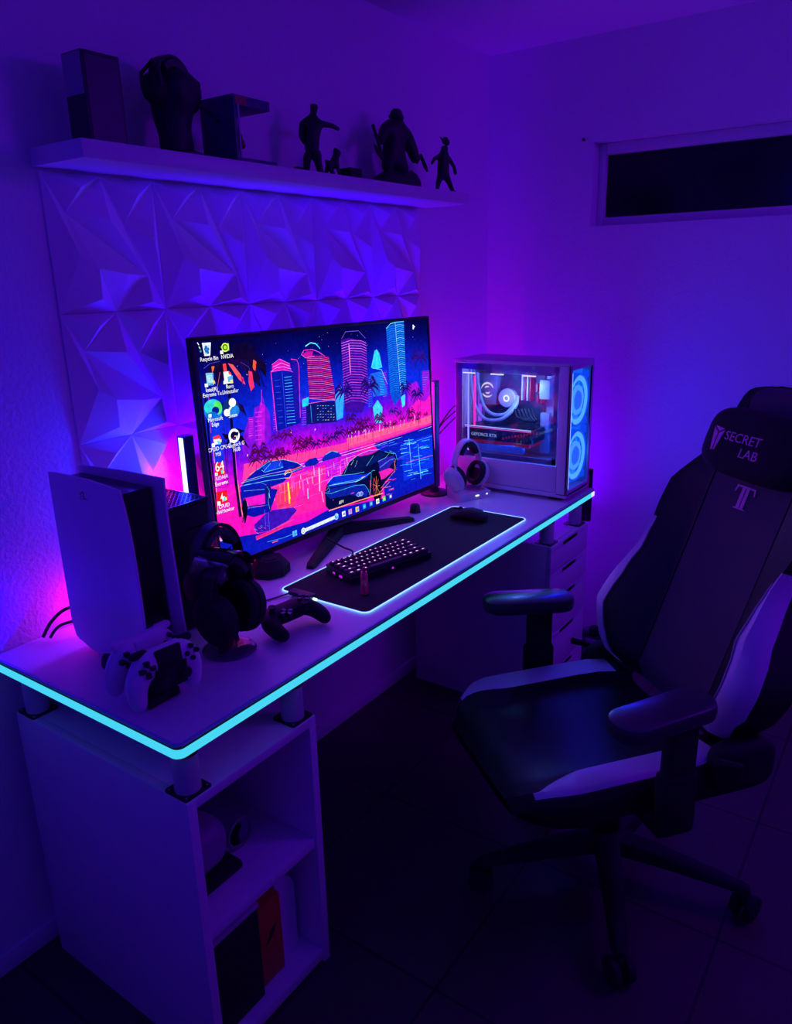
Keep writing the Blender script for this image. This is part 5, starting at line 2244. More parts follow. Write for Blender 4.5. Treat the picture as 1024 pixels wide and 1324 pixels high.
1 80 8 80 717 487 728 473 728 466 717 477
1 80 8 80 728 473 733 454 733 454 728 466
1 80 8 80 705 486 719 505 719 495 705 479
1 80 8 80 719 505 730 495 730 486 719 495
1 80 8 80 730 495 736 470 736 470 730 486
1 80 8 80 705 486 713 517 713 507 705 479
1 80 8 80 713 517 719 510 719 502 713 507
1 80 8 80 719 510 723 482 723 482 719 502
1 80 8 80 705 486 706 525 706 513 705 479
1 80 8 80 706 525 707 518 707 509 706 513
1 80 8 80 707 518 707 486 707 486 707 509
1 80 8 80 705 486 695 519 695 508 705 479
1 80 8 80 695 519 687 511 687 502 695 508
1 80 8 80 687 511 683 481 683 481 687 502
1 80 8 80 705 486 689 509 689 497 705 479
1 80 8 80 689 509 677 497 677 488 689 497
1 80 8 80 677 497 670 469 670 469 677 488
1 80 8 80 705 486 689 489 689 479 705 479
1 80 8 80 689 489 677 475 677 466 689 479
1 80 8 80 677 475 670 452 670 452 677 466
1 80 8 80 705 486 695 476 695 464 705 479
1 80 8 80 695 476 687 457 687 448 695 464
1 80 8 80 687 457 683 437 683 437 687 448
2 40 10 96 4 741 436 741 414 736 393
1 40 10 96 741 438 747 432 747 425 741 433
1 40 10 96 747 432 752 420 752 414 747 425
1 40 10 96 752 420 755 408 755 408 752 414
1 40 10 96 741 438 750 441 750 435 741 433
1 40 10 96 750 441 758 432 758 427 750 435
1 40 10 96 758 432 763 418 763 418 758 427
1 40 10 96 741 438 750 451 750 444 741 433
1 40 10 96 750 451 757 444 757 439 750 444
1 40 10 96 757 444 762 427 762 427 757 439
1 40 10 96 741 437 746 457 746 451 741 434
1 40 10 96 746 457 750 453 750 448 746 451
1 40 10 96 750 453 752 435 752 435 750 448
1 40 10 96 741 437 741 458 741 452 741 434
1 40 10 96 741 458 741 455 741 450 741 452
1 40 10 96 741 455 742 437 742 437 741 450
1 40 10 96 741 438 735 459 735 452 741 433
1 40 10 96 735 459 730 454 730 448 735 452
1 40 10 96 730 454 728 435 728 435 730 448
1 40 10 96 741 437 733 447 733 442 741 434
1 40 10 96 733 447 727 442 727 438 733 442
1 40 10 96 727 442 724 429 724 429 727 438
1 40 10 96 741 437 732 439 732 433 741 434
1 40 10 96 732 439 725 431 725 425 732 433
1 40 10 96 725 431 721 418 721 418 725 425
1 40 10 96 741 437 735 432 735 426 741 434
1 40 10 96 735 432 730 422 730 417 735 426
1 40 10 96 730 422 728 412 728 412 730 417
2 74 6 72 4 779 436 783 414 781 392
1 74 6 72 779 437 784 432 784 426 779 434
1 74 6 72 784 432 789 422 789 417 784 426
1 74 6 72 789 422 791 411 791 411 789 417
1 74 6 72 779 437 788 440 788 433 779 434
1 74 6 72 788 440 795 431 795 426 788 433
1 74 6 72 795 431 799 418 799 418 795 426
1 74 6 72 779 438 789 450 789 442 779 433
1 74 6 72 789 450 797 442 797 436 789 442
1 74 6 72 797 442 802 424 802 424 797 436
1 74 6 72 779 438 784 460 784 452 779 433
1 74 6 72 784 460 789 454 789 449 784 452
1 74 6 72 789 454 792 435 792 435 789 449
1 74 6 72 779 438 778 462 778 455 779 433
1 74 6 72 778 462 778 458 778 452 778 455
1 74 6 72 778 458 777 438 777 438 778 452
1 74 6 72 779 437 772 456 772 449 779 434
1 74 6 72 772 456 768 451 768 446 772 449
1 74 6 72 768 451 765 434 765 434 768 446
1 74 6 72 779 437 771 448 771 442 779 434
1 74 6 72 771 448 765 442 765 438 771 442
1 74 6 72 765 442 761 428 761 428 765 438
1 74 6 72 779 438 769 440 769 433 779 433
1 74 6 72 769 440 761 430 761 425 769 433
1 74 6 72 761 430 757 416 757 416 761 425
1 74 6 72 779 438 771 431 771 423 779 433
1 74 6 72 771 431 766 418 766 412 771 423
1 74 6 72 766 418 763 405 763 405 766 412
2 80 8 80 4 824 452 827 422 825 393
1 80 8 80 824 453 829 449 829 443 824 450
1 80 8 80 829 449 833 439 833 435 829 443
1 80 8 80 833 439 836 429 836 429 833 435
1 80 8 80 824 453 832 457 832 451 824 450
1 80 8 80 832 457 839 449 839 444 832 451
1 80 8 80 839 449 843 436 843 436 839 444
1 80 8 80 824 453 832 465 832 458 824 450
1 80 8 80 832 465 840 458 840 453 832 458
1 80 8 80 840 458 843 443 843 443 840 453
1 80 8 80 824 454 829 473 829 467 824 449
1 80 8 80 829 473 833 469 833 463 829 467
1 80 8 80 833 469 836 451 836 451 833 463
1 80 8 80 824 453 823 473 823 467 824 450
1 80 8 80 823 473 823 470 823 465 823 467
1 80 8 80 823 470 823 453 823 453 823 465
1 80 8 80 824 453 819 471 819 465 824 450
1 80 8 80 819 471 815 467 815 462 819 465
1 80 8 80 815 467 813 451 813 451 815 462
1 80 8 80 824 454 813 466 813 459 824 449
1 80 8 80 813 466 805 459 805 453 813 459
1 80 8 80 805 459 801 442 801 442 805 453
1 80 8 80 824 453 815 456 815 450 824 450
1 80 8 80 815 456 808 448 808 443 815 450
1 80 8 80 808 448 805 435 805 435 808 443
1 80 8 80 824 454 818 447 818 440 824 449
1 80 8 80 818 447 813 435 813 429 818 440
1 80 8 80 813 435 810 423 810 423 813 429
2 74 6 72 4 873 480 873 437 868 395
1 74 6 72 873 483 882 472 882 462 873 476
1 74 6 72 882 472 889 454 889 446 882 462
1 74 6 72 889 454 893 436 893 436 889 446
1 74 6 72 873 483 887 485 887 475 873 476
1 74 6 72 887 485 898 471 898 463 887 475
1 74 6 72 898 471 904 450 904 450 898 463
1 74 6 72 873 482 885 497 885 489 873 477
1 74 6 72 885 497 895 488 895 481 885 489
1 74 6 72 895 488 900 467 900 467 895 481
1 74 6 72 873 482 881 510 881 501 873 477
1 74 6 72 881 510 888 503 888 496 881 501
1 74 6 72 888 503 892 477 892 477 888 496
1 74 6 72 873 482 872 512 872 503 873 477
1 74 6 72 872 512 872 507 872 500 872 503
1 74 6 72 872 507 871 482 871 482 872 500
1 74 6 72 873 482 864 509 864 500 873 477
1 74 6 72 864 509 858 502 858 495 864 500
1 74 6 72 858 502 854 478 854 478 858 495
1 74 6 72 873 482 860 499 860 489 873 477
1 74 6 72 860 499 849 489 849 482 860 489
1 74 6 72 849 489 844 467 844 467 849 482
1 74 6 72 873 482 860 486 860 478 873 477
1 74 6 72 860 486 850 475 850 468 860 478
1 74 6 72 850 475 845 457 845 457 850 468
1 74 6 72 873 483 862 475 862 465 873 476
1 74 6 72 862 475 854 458 854 450 862 465
1 74 6 72 854 458 849 440 849 440 854 450
2 58 6 80 4 921 455 924 425 921 395
1 58 6 80 921 456 926 452 926 447 921 453
1 58 6 80 926 452 931 443 931 438 926 447
1 58 6 80 931 443 934 433 934 433 931 438
1 58 6 80 921 456 929 459 929 453 921 453
1 58 6 80 929 459 936 451 936 446 929 453
1 58 6 80 936 451 940 438 940 438 936 446
1 58 6 80 921 456 929 468 929 462 921 453
1 58 6 80 929 468 936 462 936 457 929 462
1 58 6 80 936 462 940 446 940 446 936 457
1 58 6 80 921 456 925 472 925 466 921 453
1 58 6 80 925 472 929 468 929 464 925 466
1 58 6 80 929 468 931 454 931 454 929 464
1 58 6 80 921 456 920 475 920 470 921 453
1 58 6 80 920 475 919 472 919 467 920 470
1 58 6 80 919 472 919 456 919 456 919 467
1 58 6 80 921 456 915 475 915 469 921 453
1 58 6 80 915 475 911 470 911 466 915 469
1 58 6 80 911 470 909 454 909 454 911 466
1 58 6 80 921 457 911 468 911 462 921 452
1 58 6 80 911 468 904 461 904 456 911 462
1 58 6 80 904 461 900 445 900 445 904 456
1 58 6 80 921 456 912 458 912 452 921 453
1 58 6 80 912 458 905 450 905 445 912 452
1 58 6 80 905 450 901 437 901 437 905 445
1 58 6 80 921 457 914 451 914 444 921 452
1 58 6 80 914 451 908 440 908 434 914 444
1 58 6 80 908 440 905 428 905 428 908 434
2 10 4 54 26 91 899 84 656 75 399 77 199
2 255 80 160 3 87 598 82 397 86 195
2 255 176 96 3 82 372 82 273 85 195
2 10 4 54 18 9 775 4 566 2 356 0 245
2 255 64 128 3 20 772 13 608
2 255 176 128 4 17 618 11 424 4 258
2 40 8 80 5 60 719 53 550 47 362
2 48 10 96 4 69 638 48 361
1 16 4 48 87 911 133 947 186 935 226 867 221 810 197 855 154 884 110 880
1 24 6 64 96 915 155 901 195 838 198 768 169 808 135 876 103 898
1 12 4 48 105 919 118 971 162 976 204 938 150 934 116 906
1 20 8 56 78 902 36 897 11 849 27 803 40 854 67 876 93 888
1 16 4 48 70 903 49 863 51 798 76 837 89 884
1 255 48 96 161 849 173 842 175 773 162 757 157 799
1 255 80 96 94 894 110 886 139 825 145 790 125 817
1 255 64 80 77 893 87 895 89 846 78 834
1 255 96 64 40 889 49 890 48 872 40 865
1 255 80 56 182 896 192 884 185 845 176 855
1 192 16 112 131 827 142 816 136 792
2 8 2 28 7 154 884 159 822
2 8 2 28 7 172 887 181 829
2 8 2 28 7 189 873 198 803
2 8 2 28 7 124 894 137 823
2 8 2 28 7 52 890 37 842
2 8 2 28 7 90 887 93 832
2 8 2 28 7 197 860 210 766
2 8 2 28 7 208 853 221 808
2 112 80 255 2 15 885 37 903 70 907
2 96 64 224 2 137 892 163 866 171 817
2 255 112 176 2 65 861 51 798 49 766
1 18 6 60 51 721 87 741 128 703 138 652 113 689 94 717 66 701
1 22 10 72 83 736 108 725 130 679 139 642 118 694
1 10 4 48 77 580 47 598 57 566 79 565
1 10 4 48 81 588 115 566 135 500 112 537 88 563
1 10 4 48 77 583 96 607 126 586 93 573
1 10 4 48 71 579 58 548 50 518 69 551
2 42 10 96 3 -3 368 15 363 41 355
1 16 48 216 14 619 42 634 45 471 17 469
1 255 255 255 912 977 924 961 918 959 915 948 909 951
1 232 242 250 19 991 47 990 40 936 22 936
1 184 216 240 23 981 42 981 38 943 25 943
4 32 96 176 30 972 4 7
4 32 96 176 36 963 4 7
4 32 96 176 29 957 4 7
4 32 96 176 34 950 4 7
4 32 96 176 27 964 4 7
2 224 255 240 6 5 995 9 984
2 208 255 240 6 8 978 12 968
4 48 160 160 12 958 3 5
3 255 255 255 7 915 21 Recycle Bin
1 156 216 32 76 966 90 978 104 979 103 948 87 948
4 224 255 96 91 963 12 19
4 42 112 8 91 963 9 14
4 176 240 48 91 963 5 8
1 244 244 255 73 951 83 951 83 937 73 936
2 64 96 192 2 76 940 81 945
3 255 255 255 74 916 21 NVIDIA
1 112 184 240 19 865 43 863 41 811 19 812
1 168 220 255 22 855 39 854 38 822 22 823
2 24 80 160 2 26 848 34 849 35 836 30 830
1 240 208 96 37 829 44 830 46 817 38 815
1 64 128 224 30 817 38 817 38 809 31 809
1 244 244 255 12 821 22 821 22 806 12 806
2 64 96 192 2 15 810 19 815
3 255 255 255 13 785 21 Intel(R)
3 255 255 255 2 764 21 Extreme Tu...
1 240 240 255 76 860 94 859 101 847 99 807 76 807
1 255 80 48 91 859 99 855 102 842 94 845
1 80 168 240 87 836 105 840 104 813 88 813
1 248 224 112 95 821 104 822 104 806 95 805
1 244 244 255 73 822 83 822 83 807 72 807
2 64 96 192 2 75 811 80 816
3 255 255 255 79 786 21 Revo
3 255 255 255 65 764 21 Uninstaller
4 24 120 216 29 705 30 48
4 48 200 208 27 719 26 32
4 80 224 96 44 711 14 30
4 10 24 144 36 701 12 17
4 16 96 192 23 679 19 19
1 244 244 255 12 691 22 690 21 676 11 676
2 64 96 192 2 14 680 19 685
3 255 255 255 8 656 21 Microsoft
3 255 255 255 18 634 21 Edge
4 12 44 120 87 698 28 46
4 30 120 208 95 684 20 28
4 255 255 255 94 722 12 19
2 255 255 255 15 93 711 77 687
4 255 255 255 72 682 10 16
1 244 244 255 72 690 82 689 82 674 71 674
2 64 96 192 2 74 678 79 683
3 255 255 255 76 658 21 Steam
1 224 48 80 17 589 37 595 43 579 36 563 17 566
1 232 240 255 18 578 38 577 38 555 20 554
1 96 208 255 30 569 41 567 40 551 31 552
1 240 224 96 37 572 44 571 43 559 37 560
1 244 244 255 11 562 21 561 20 545 10 546
2 64 96 192 2 13 550 18 555
3 255 255 255 -3 527 21 CPUID CPU-Z
3 255 255 255 19 502 21 MSI
5 255 255 255 87 574 19 32 7
1 10 4 48 90 590 104 587 101 571 90 575
2 255 255 255 7 88 572 95 571 93 558
1 244 244 255 71 564 81 562 81 547 70 547
2 64 96 192 2 73 551 78 557
3 255 255 255 64 526 21 Logitech G
3 255 255 255 78 503 21 HUB
1 224 24 40 11 475 43 470 42 411 9 417
3 255 255 255 12 435 52 64
1 64 200 224 30 439 37 438 37 421 30 420
1 240 216 96 35 433 40 432 40 419 35 419
1 244 244 255 10 432 19 430 18 417 9 418
2 64 96 192 2 12 421 16 426
3 255 224 255 9 396 21 AIDA64
3 255 255 255 6 371 21 Extreme
1 224 24 32 6 345 42 342 41 284 5 289
1 255 255 255 26 336 26 317 33 316 23 292 24 309 17 309
1 80 208 224 29 312 35 312 34 295 28 295
1 240 224 96 34 311 39 309 38 296 34 297
1 244 244 255 6 302 16 299 16 282 5 284
2 64 96 192 2 8 288 13 293
3 255 255 255 9 266 21 CPUID
3 255 255 255 -4 243 21 HWMonitor
1 96 224 48 9 152 21 171 37 167 40 147 28 138 15 137
3 255 255 255 -5 118 22 Razer Axon
1 80 184 240 263 11 271 11 271 24 263 24
1 80 184 240 273 11 281 11 281 24 273 24
1 80 184 240 263 26 271 26 271 39 263 39
1 80 184 240 273 26 281 26 281 39 273 39
2 220 232 244 30 308 20 457 29
4 220 232 244 308 20 9 17
4 220 232 244 457 29 9 17
5 128 144 168 308 20 5 9 2
3 160 176 192 320 12 20 Search
4 48 144 224 457 29 8 14
4 128 216 240 460 34 4 7
1 232 240 248 484 14 500 14 500 42 484 42
4 128 144 160 493 27 5 8
1 224 128 192 515 13 531 13 531 41 515 41
4 80 160 240 524 26 5 8
1 255 208 64 550 11 566 11 566 39 550 39
4 80 160 255 559 24 5 8
1 32 128 224 586 12 602 12 602 40 586 40
4 64 216 176 595 25 5 8
1 48 112 192 621 13 637 13 637 41 621 41
4 112 184 240 630 26 5 8
1 240 244 240 656 12 672 12 672 40 656 40
4 96 176 112 665 25 5 8
1 80 208 48 691 13 707 13 707 41 691 41
4 160 255 96 700 26 5 8
1 64 96 192 726 12 742 12 742 40 726 40
4 224 224 240 735 25 5 8
"""
# ------------------------------------------------------------------ monitor
MW, MH = 1.0, .598
mon = thing('monitor', 'big flat black monitor showing a neon city wallpaper', 'monitor', (1.03, -.146, 1.120))
mon.rotation_euler = (R(-2.3), 0, R(-1.8))
fb = B()
fb.box((0, .012, 0), (MW, .024, MH), .004)
fb.out('casing', BLACKM, mon)
bz = B(); e = .0095; eb = .016
for (cx, cz, sx, sz) in ((0, MH/2-e/2, MW, e), (0, -MH/2+eb/2, MW, eb), (-MW/2+e/2, 0, e, MH), (MW/2-e/2, 0, e, MH)):
    bz.box((cx, -.0015, cz), (sx-.001, .005, sz-.001), .001)
bz.out('bezel', BLACK, mon)
B().box((0, .05, -.02), (.34, .06, .26), .02).out('rear_housing', BLACKM, mon)
# desktop picture: flat emissive shapes on the panel
SWd, SHt = MW-2*e, MH-e-eb
S0 = Vector((-SWd/2, -.0004, -MH/2+eb))
bm = bmesh.new(); cl = bm.loops.layers.float_color.new('Col')
lay = [0]
def scol(h): c = hexc(h); return (c[0], c[1], c[2], 1)
def sv(u, v): return bm.verts.new((S0.x+u/1000*SWd, S0.y-lay[0]*1.6e-6, S0.z+v/1000*SHt))
def sface(pts, col):
    if len(pts) < 3: return
    try: f = bm.faces.new([sv(*p) for p in pts])
    except ValueError: return
    for l in f.loops: l[cl] = col
KEY = [(1.0, '04023c'), (.9, '050668'), (.78, '0818b4'), (.66, '0c28dc'), (.57, '2410d8'), (.50, '7808d8'), (.44, 'c008d4'), (.38, 'f410c0'), (.33, 'ff2aa0'), (.0, 'ff30a0')]
def key(v):
    for (a, ca), (b_, cb) in zip(KEY, KEY[1:]):
        if v >= b_:
            t = (a-v)/(a-b_); x, y = scol(ca), scol(cb); return tuple(x[i]*(1-t)+y[i]*t for i in range(4))
    return scol(KEY[-1][1])
def skyc(u, v):
    s = v/1000 - .07*(u/1000-.45)*(1 if u < 450 else .6) + .03*math.sin(u/70.)
    c = key(max(0, min(1, s))); return c
N = 24
for i in range(N):
    for j in range(N):
        q = [(i*1000/N, j*1000/N), ((i+1)*1000/N, j*1000/N), ((i+1)*1000/N, (j+1)*1000/N), (i*1000/N, (j+1)*1000/N)]
        f = bm.faces.new([sv(*p) for p in q])
        for l, p in zip(f.loops, q): l[cl] = skyc(*p)
ASP = SWd/SHt
def clampuv(p): return (max(0, min(1000, p[0])), max(0, min(1000, p[1])))
for ln in ART.strip().split('\n'):
    lay[0] += 1
    if ln[0] == '3':
        q = ln.split(' ', 7); words = q[7]; num = [float(x) for x in q[:7]]
    else: num = [float(x) for x in ln.split()]
    k = int(num[0]); c = (lin(num[1]), lin(num[2]), lin(num[3]), 1); num = num[4:]
    if k == 1: sface([clampuv(p) for p in zip(num[0::2], num[1::2])], c)
    elif k == 2:
        w = num[0]*.62/2; P = [Vector((x*ASP, y)) for x, y in zip(num[1::2], num[2::2])]
        Ls, Rs = [], []
        for i, p in enumerate(P):
            d = (P[min(i+1, len(P)-1)]-P[max(i-1, 0)])
            d = d.normalized() if d.length > 0 else Vector((1, 0)); n = Vector((-d.y, d.x))*w
            Ls.append(clampuv(((p+n).x/ASP, (p+n).y))); Rs.append(clampuv(((p-n).x/ASP, (p-n).y)))
        for i in range(len(P)-1): sface([Ls[i], Rs[i], Rs[i+1], Ls[i+1]], c)
    elif k == 4:
        u, v, ru, rv = num; sface([clampuv((u+ru*math.cos(2*PI*t/18), v+rv*math.sin(2*PI*t/18))) for t in range(18)], c)
    elif k == 5:
        u, v, ru, rv, w = num
        for t in range(20):
            a0, a1 = 2*PI*t/20, 2*PI*(t+1)/20
            sface([(u+ru*math.cos(a0), v+rv*math.sin(a0)), (u+ru*math.cos(a1), v+rv*math.sin(a1)), (u+(ru-w)*math.cos(a1), v+(rv-w*1.7)*math.sin(a1)), (u+(ru-w)*math.cos(a0), v+(rv-w*1.7)*math.sin(a0))], c)
    else:
        u, v, hh = num
        me = text('screen_text', words, hh/1000*SHt*1.18, Matrix.Identity(4), BLACK, None, 0, sx=.86)
        x0, z0 = S0.x+u/1000*SWd, S0.z+v/1000*SHt
        lay[0] += 1
        vs = [bm.verts.new((x0+q.co.x, S0.y-lay[0]*1.6e-6, z0+q.co.y)) for q in me.vertices]
        for p in me.polygons:
            if abs(p.normal.z) < .5: continue
            try:
                f = bm.faces.new([vs[i] for i in p.vertices])
                for l in f.loops: l[cl] = c
            except ValueError: pass
        bpy.data.meshes.remove(me)
for v in [v for v in bm.verts if not v.link_faces]: bm.verts.remove(v)
me = bpy.data.meshes.new('screen'); bm.to_mesh(me); bm.free()
sm = bpy.data.materials.new('desktop_picture'); sm.use_nodes = True; nt = sm.node_tree; nt.nodes.clear()
o_ = nt.nodes.new('ShaderNodeOutputMaterial'); em = nt.nodes.new('ShaderNodeEmission'); vc = nt.nodes.new('ShaderNodeVertexColor'); vc.layer_name = 'Col'
nz = nt.nodes.new('ShaderNodeTexNoise'); nz.inputs['Scale'].default_value = 70; nz.inputs['Detail'].default_value = 4
mr = nt.nodes.new('ShaderNodeMapRange'); mr.inputs['From Min'].default_value = .3; mr.inputs['From Max'].default_value = .7; mr.inputs['To Min'].default_value = .75; mr.inputs['To Max'].default_value = 1.25
mp = nt.nodes.new('ShaderNodeMixRGB'); mp.blend_type = 'MULTIPLY'; mp.inputs['Fac'].default_value = 1
tc = nt.nodes.new('ShaderNodeTexCoord')
nt.links.new(tc.outputs['Object'], nz.inputs['Vector']); nt.links.new(nz.outputs['Fac'], mr.inputs['Value']); nt.links.new(vc.outputs['Color'], mp.inputs['Color1']); nt.links.new(mr.outputs['Result'], mp.inputs['Color2'])
nt.links.new(mp.outputs['Color'], em.inputs['Color']); nt.links.new(em.outputs['Emission'], o_.inputs['Surface']); em.inputs['Strength'].default_value = 1.22
me.materials.append(sm); so = bpy.data.objects.new('screen', me); COL.objects.link(so); so.parent = mon; so['label'] = 'glowing desktop with neon city, palms and two sports cars'
# stand: neck and two splayed feet (built level, so in the inverse of the panel's lean)
MI = (Matrix.Translation(mon.location) @ mon.rotation_euler.to_matrix().to_4x4()).inverted()
nk = B(); nk.box((1.035, -.105, .87), (.07, .022, .15), .008, M=MI); nk.out('neck', BLACKM, mon)
def foot(x1):
    b = B(); x0, y0 = 1.035, -.125; y1 = -.25
    dx, dy = x1-x0, y1-y0; Ln = math.hypot(dx, dy); nx, ny = -dy/Ln, dx/Ln
    rings = []
    for t, w, z in ((0, .020, .034), (.5, .018, .022), (.96, .014, .014), (1, .010, .010)):
        px, py = x0+dx*t, y0+dy*t
        rings.append([(px+nx*w, py+ny*w, H+.0005), (px-nx*w, py-ny*w, H+.0005), (px-nx*w*.8, py-ny*w*.8, H+z), (px+nx*w*.8, py+ny*w*.8, H+z)])
    b.loft(rings, M=MI); b.out('foot', BLACKM, mon)
foot(.755); foot(1.270)

# ------------------------------------------------------------------ light bars
PINK = glow('pink_led', (1.6, .004, 1.0), 2.); WHB = glow('white_blue_led', (1.2, 1.5, 3.), 1.); PURP = glow('violet_led', (.35, .0, 2.5), 1.)
MAG = glow('magenta_led', (2.4, .0, 2.6), 1.6)
BLUEB = mat('dark_blue_bar', (.04, .06, .22), .3)
def light_bar(x, y, label, h, face, rzz, pm):
    t = thing('light_bar', label, 'light bar', (x, y, H), rzz, 'upright light bars beside the monitor')
    B().lathe([(.052, 0), (.052, .006), (.045, .011), (.018, .013), (.012, .03)], 28).out('base', BLACK, t)
    B().prism(rrect(.034, .030, .006), .028, h).out('body', BLUEB, t)
    B().box((-.0175, -.004, h/2+.014), (.0012, .016, h-.034)).out('lit_strip', face, t)
    B().box((.0, .0156, h/2+.014), (.022, .0012, h-.034)).out('rear_strip', MAG, t)
    B().box((.0174, .004, h/2+.014), (.0012, .010, h-.034)).out('edge_strip', pm, t)
    return t
light_bar(.517, -.075, 'upright light bar with a white lit edge behind the black console tower', .402, WHB, 0, PINK)
light_bar(1.585, -.135, 'upright light bar with a pink lit edge right of the monitor', .415, PINK, 0, PURP)
# cables
CB = mat('black_cable', (.012, .012, .014), .5)
def cable(name, pts, r, label, group, m=CB):
    P = [Vector(p) for p in pts]; Q = []
    for i in range(len(P)-1):
        p0, p1, p2, p3 = P[max(i-1, 0)], P[i], P[i+1], P[min(i+2, len(P)-1)]
        for k in range(6):
            t = k/6; Q.append(.5*((2*p1)+(-p0+p2)*t+(2*p0-5*p1+4*p2-p3)*t*t+(-p0+3*p1-3*p2+p3)*t**3))
    Q.append(P[-1])
    return tag(B().tube([tuple(q) for q in Q], r, 7).out(name, m), label, 'cable', group)
cable('cable', [(.104, -.02, H+.006), (.125, -.03, H+.04), (.155, -.05, H+.065), (.20, -.07, H+.06)], .004, 'thicker black cable arching from the desk to the back of the white console', 'console cables')
cable('cable', [(.112, -.035, H+.005), (.13, -.045, H+.028), (.16, -.06, H+.034), (.2, -.075, H+.03)], .0035, 'lower black cable running behind the white console', 'console cables')
cable('cable', [(1.62, -.10, H+.16), (1.70, -.06, H+.19), (1.78, -.08, H+.27), (1.80, -.12, H+.31)], .0028, 'upper black cable looping behind the white PC tower', 'cables between monitor and tower')
cable('cable', [(1.60, -.08, H+.05), (1.69, -.05, H+.13), (1.75, -.06, H+.22), (1.80, -.12, H+.29)], .0028, 'slanting black cable left of the white PC tower', 'cables between monitor and tower')
cable('cable', [(1.57, -.06, H+.006), (1.64, -.05, H+.08), (1.70, -.05, H+.16), (1.80, -.12, H+.27)], .0028, 'lower slanting black cable reaching down to the desk behind the white headset', 'cables between monitor and tower')
cable('cable', [(1.62, -.165, H+.005), (1.66, -.14, H+.02), (1.70, -.12, H+.012), (1.75, -.10, H+.005)], .0025, 'black cable lying on the desk beside the round light bar base', 'cables between monitor and tower')
cable('cable', [(.88, -.20, H+.05), (.92, -.235, H+.012), (.915, -.275, H+.008), (.86, -.31, H+.012), (.80, -.335, H+.02)], .0028, 'keyboard cable dropping from behind the monitor to the keyboard', 'desk cables')
cable('cable', [(.44, -.30, H+.003), (.50, -.296, H+.003), (.56, -.312, H+.003), (.588, -.325, H+.006)], .002, 'thin black cable feeding the desk mat from the left', 'desk cables')

# ------------------------------------------------------------------ desk mat with a lit edge
MATF = mat('black_mat_cloth', (.006, .006, .008), .85, bump=.3, scale=500, vary=.15)
EDGE = glow('white_edge_light', (.42, .85, 2.4), 1.)
mt = thing('desk_mat', 'long black desk mat with a glowing white edge', 'desk mat', (1.034, -.424, H))
mw_, md_ = .868, .280
B().prism(rrect(mw_, md_, .018), .0003, .004).out('pad', MATF, mt)
rr = rrect(mw_+.001, md_+.001, .0185, 8); P = []
# the light tube starts and ends at the little controller on the near short side
k0 = max(range(len(rr)), key=lambda i: 0 if not (rr[i][0] < -mw_/2+.001) else 1)
B().tube([(x, y, .0032) for x, y in rr], .0021, 8, closed=True).out('light_edge', EDGE, mt)
B().box((-mw_/2-.002, .062, .0085), (.026, .075, .013), .004, M=RZ(0)).out('light_controller', BLACK, mt)
B().box((-mw_/2-.004, .018, .0055), (.006, .012, .006), .002).out('light_window', glow('bright_cyan_window', (.6, 1.3, 1.4), 2.5), mt)

# ------------------------------------------------------------------ keyboard
kb = thing('keyboard', 'small black keyboard with lit white legends on the desk mat', 'keyboard', (.873, -.405, H+.0042), -14)
kw, kd = .287, .108
def kz(y): return .016+ (y+kd/2)/kd*.012
B().loft([[(-kw/2, -kd/2, 0), (kw/2, -kd/2, 0), (kw/2, -kd/2, kz(-kd/2)), (-kw/2, -kd/2, kz(-kd/2))], [(-kw/2, kd/2, 0), (kw/2, kd/2, 0), (kw/2, kd/2, kz(kd/2)), (-kw/2, kd/2, kz(kd/2))]]).out('case', BLACK, kb)
LEG = glow('key_legend_light', (1.0, .55, .8), 1.3); KEYM = mat('keycap_black', (.01, .01, .012), .5)
U = (kw-.008)/15
rows = [[1]*13+[2], [1.5]+[1]*12+[1.5], [1.75]+[1]*11+[2.25], [2.25]+[1]*10+[2.75], [1.25, 1.25, 1.25, 6.25, 1.25, 1.25, 1.25, 1.25]]
capc = {}
for ri, row in enumerate(rows):
    x = -kw/2+.004; y = kd/2-.012-ri*(kd-.018)/4.6-.003
    for w_ in row:
        c = (x+w_*U/2, y, kz(y)-.002); x += w_*U
        if w_ not in capc:
            b = B(); hw, hd = (w_*U-.0016)/2, U/2-.0008
            b.loft([[(-hw, -hd, 0), (hw, -hd, 0), (hw, hd, 0), (-hw, hd, 0)], [(-hw, -hd, .005), (hw, -hd, .005), (hw, hd, .005), (-hw, hd, .005)], [(-hw+.0025, -hd+.003, .0105), (hw-.0025, -hd+.003, .0105), (hw-.0025, hd-.0018, .011), (-hw+.0025, hd-.0018, .011)]])
            if w_ < 6: b.box((-hw*.0, .0022, .0109), (.0042 if w_ < 1.2 else .007, .0032, .0006), m=1)
            o = b.out('keycap', [KEYM, LEG], kb); capc[w_] = o
        else:
            o = capc[w_].copy(); COL.objects.link(o); o.parent = kb
        o.location = c
for xx in (-.10, -.05, .03, .09): pass
UG = glow('underglow_violet', (.5, .01, .8), 1.)
B().box((-kw/2-.0006, -.01, .010), (.0012, .012, .006), .0).out('side_light', UG, kb); B().box((-kw/2-.0006, .02, .012), (.0012, .008, .005)).out('side_light', UG, kb)
B().box((.0, -kd/2-.0006, .008), (.006, .0012, .005)).out('side_light', UG, kb)
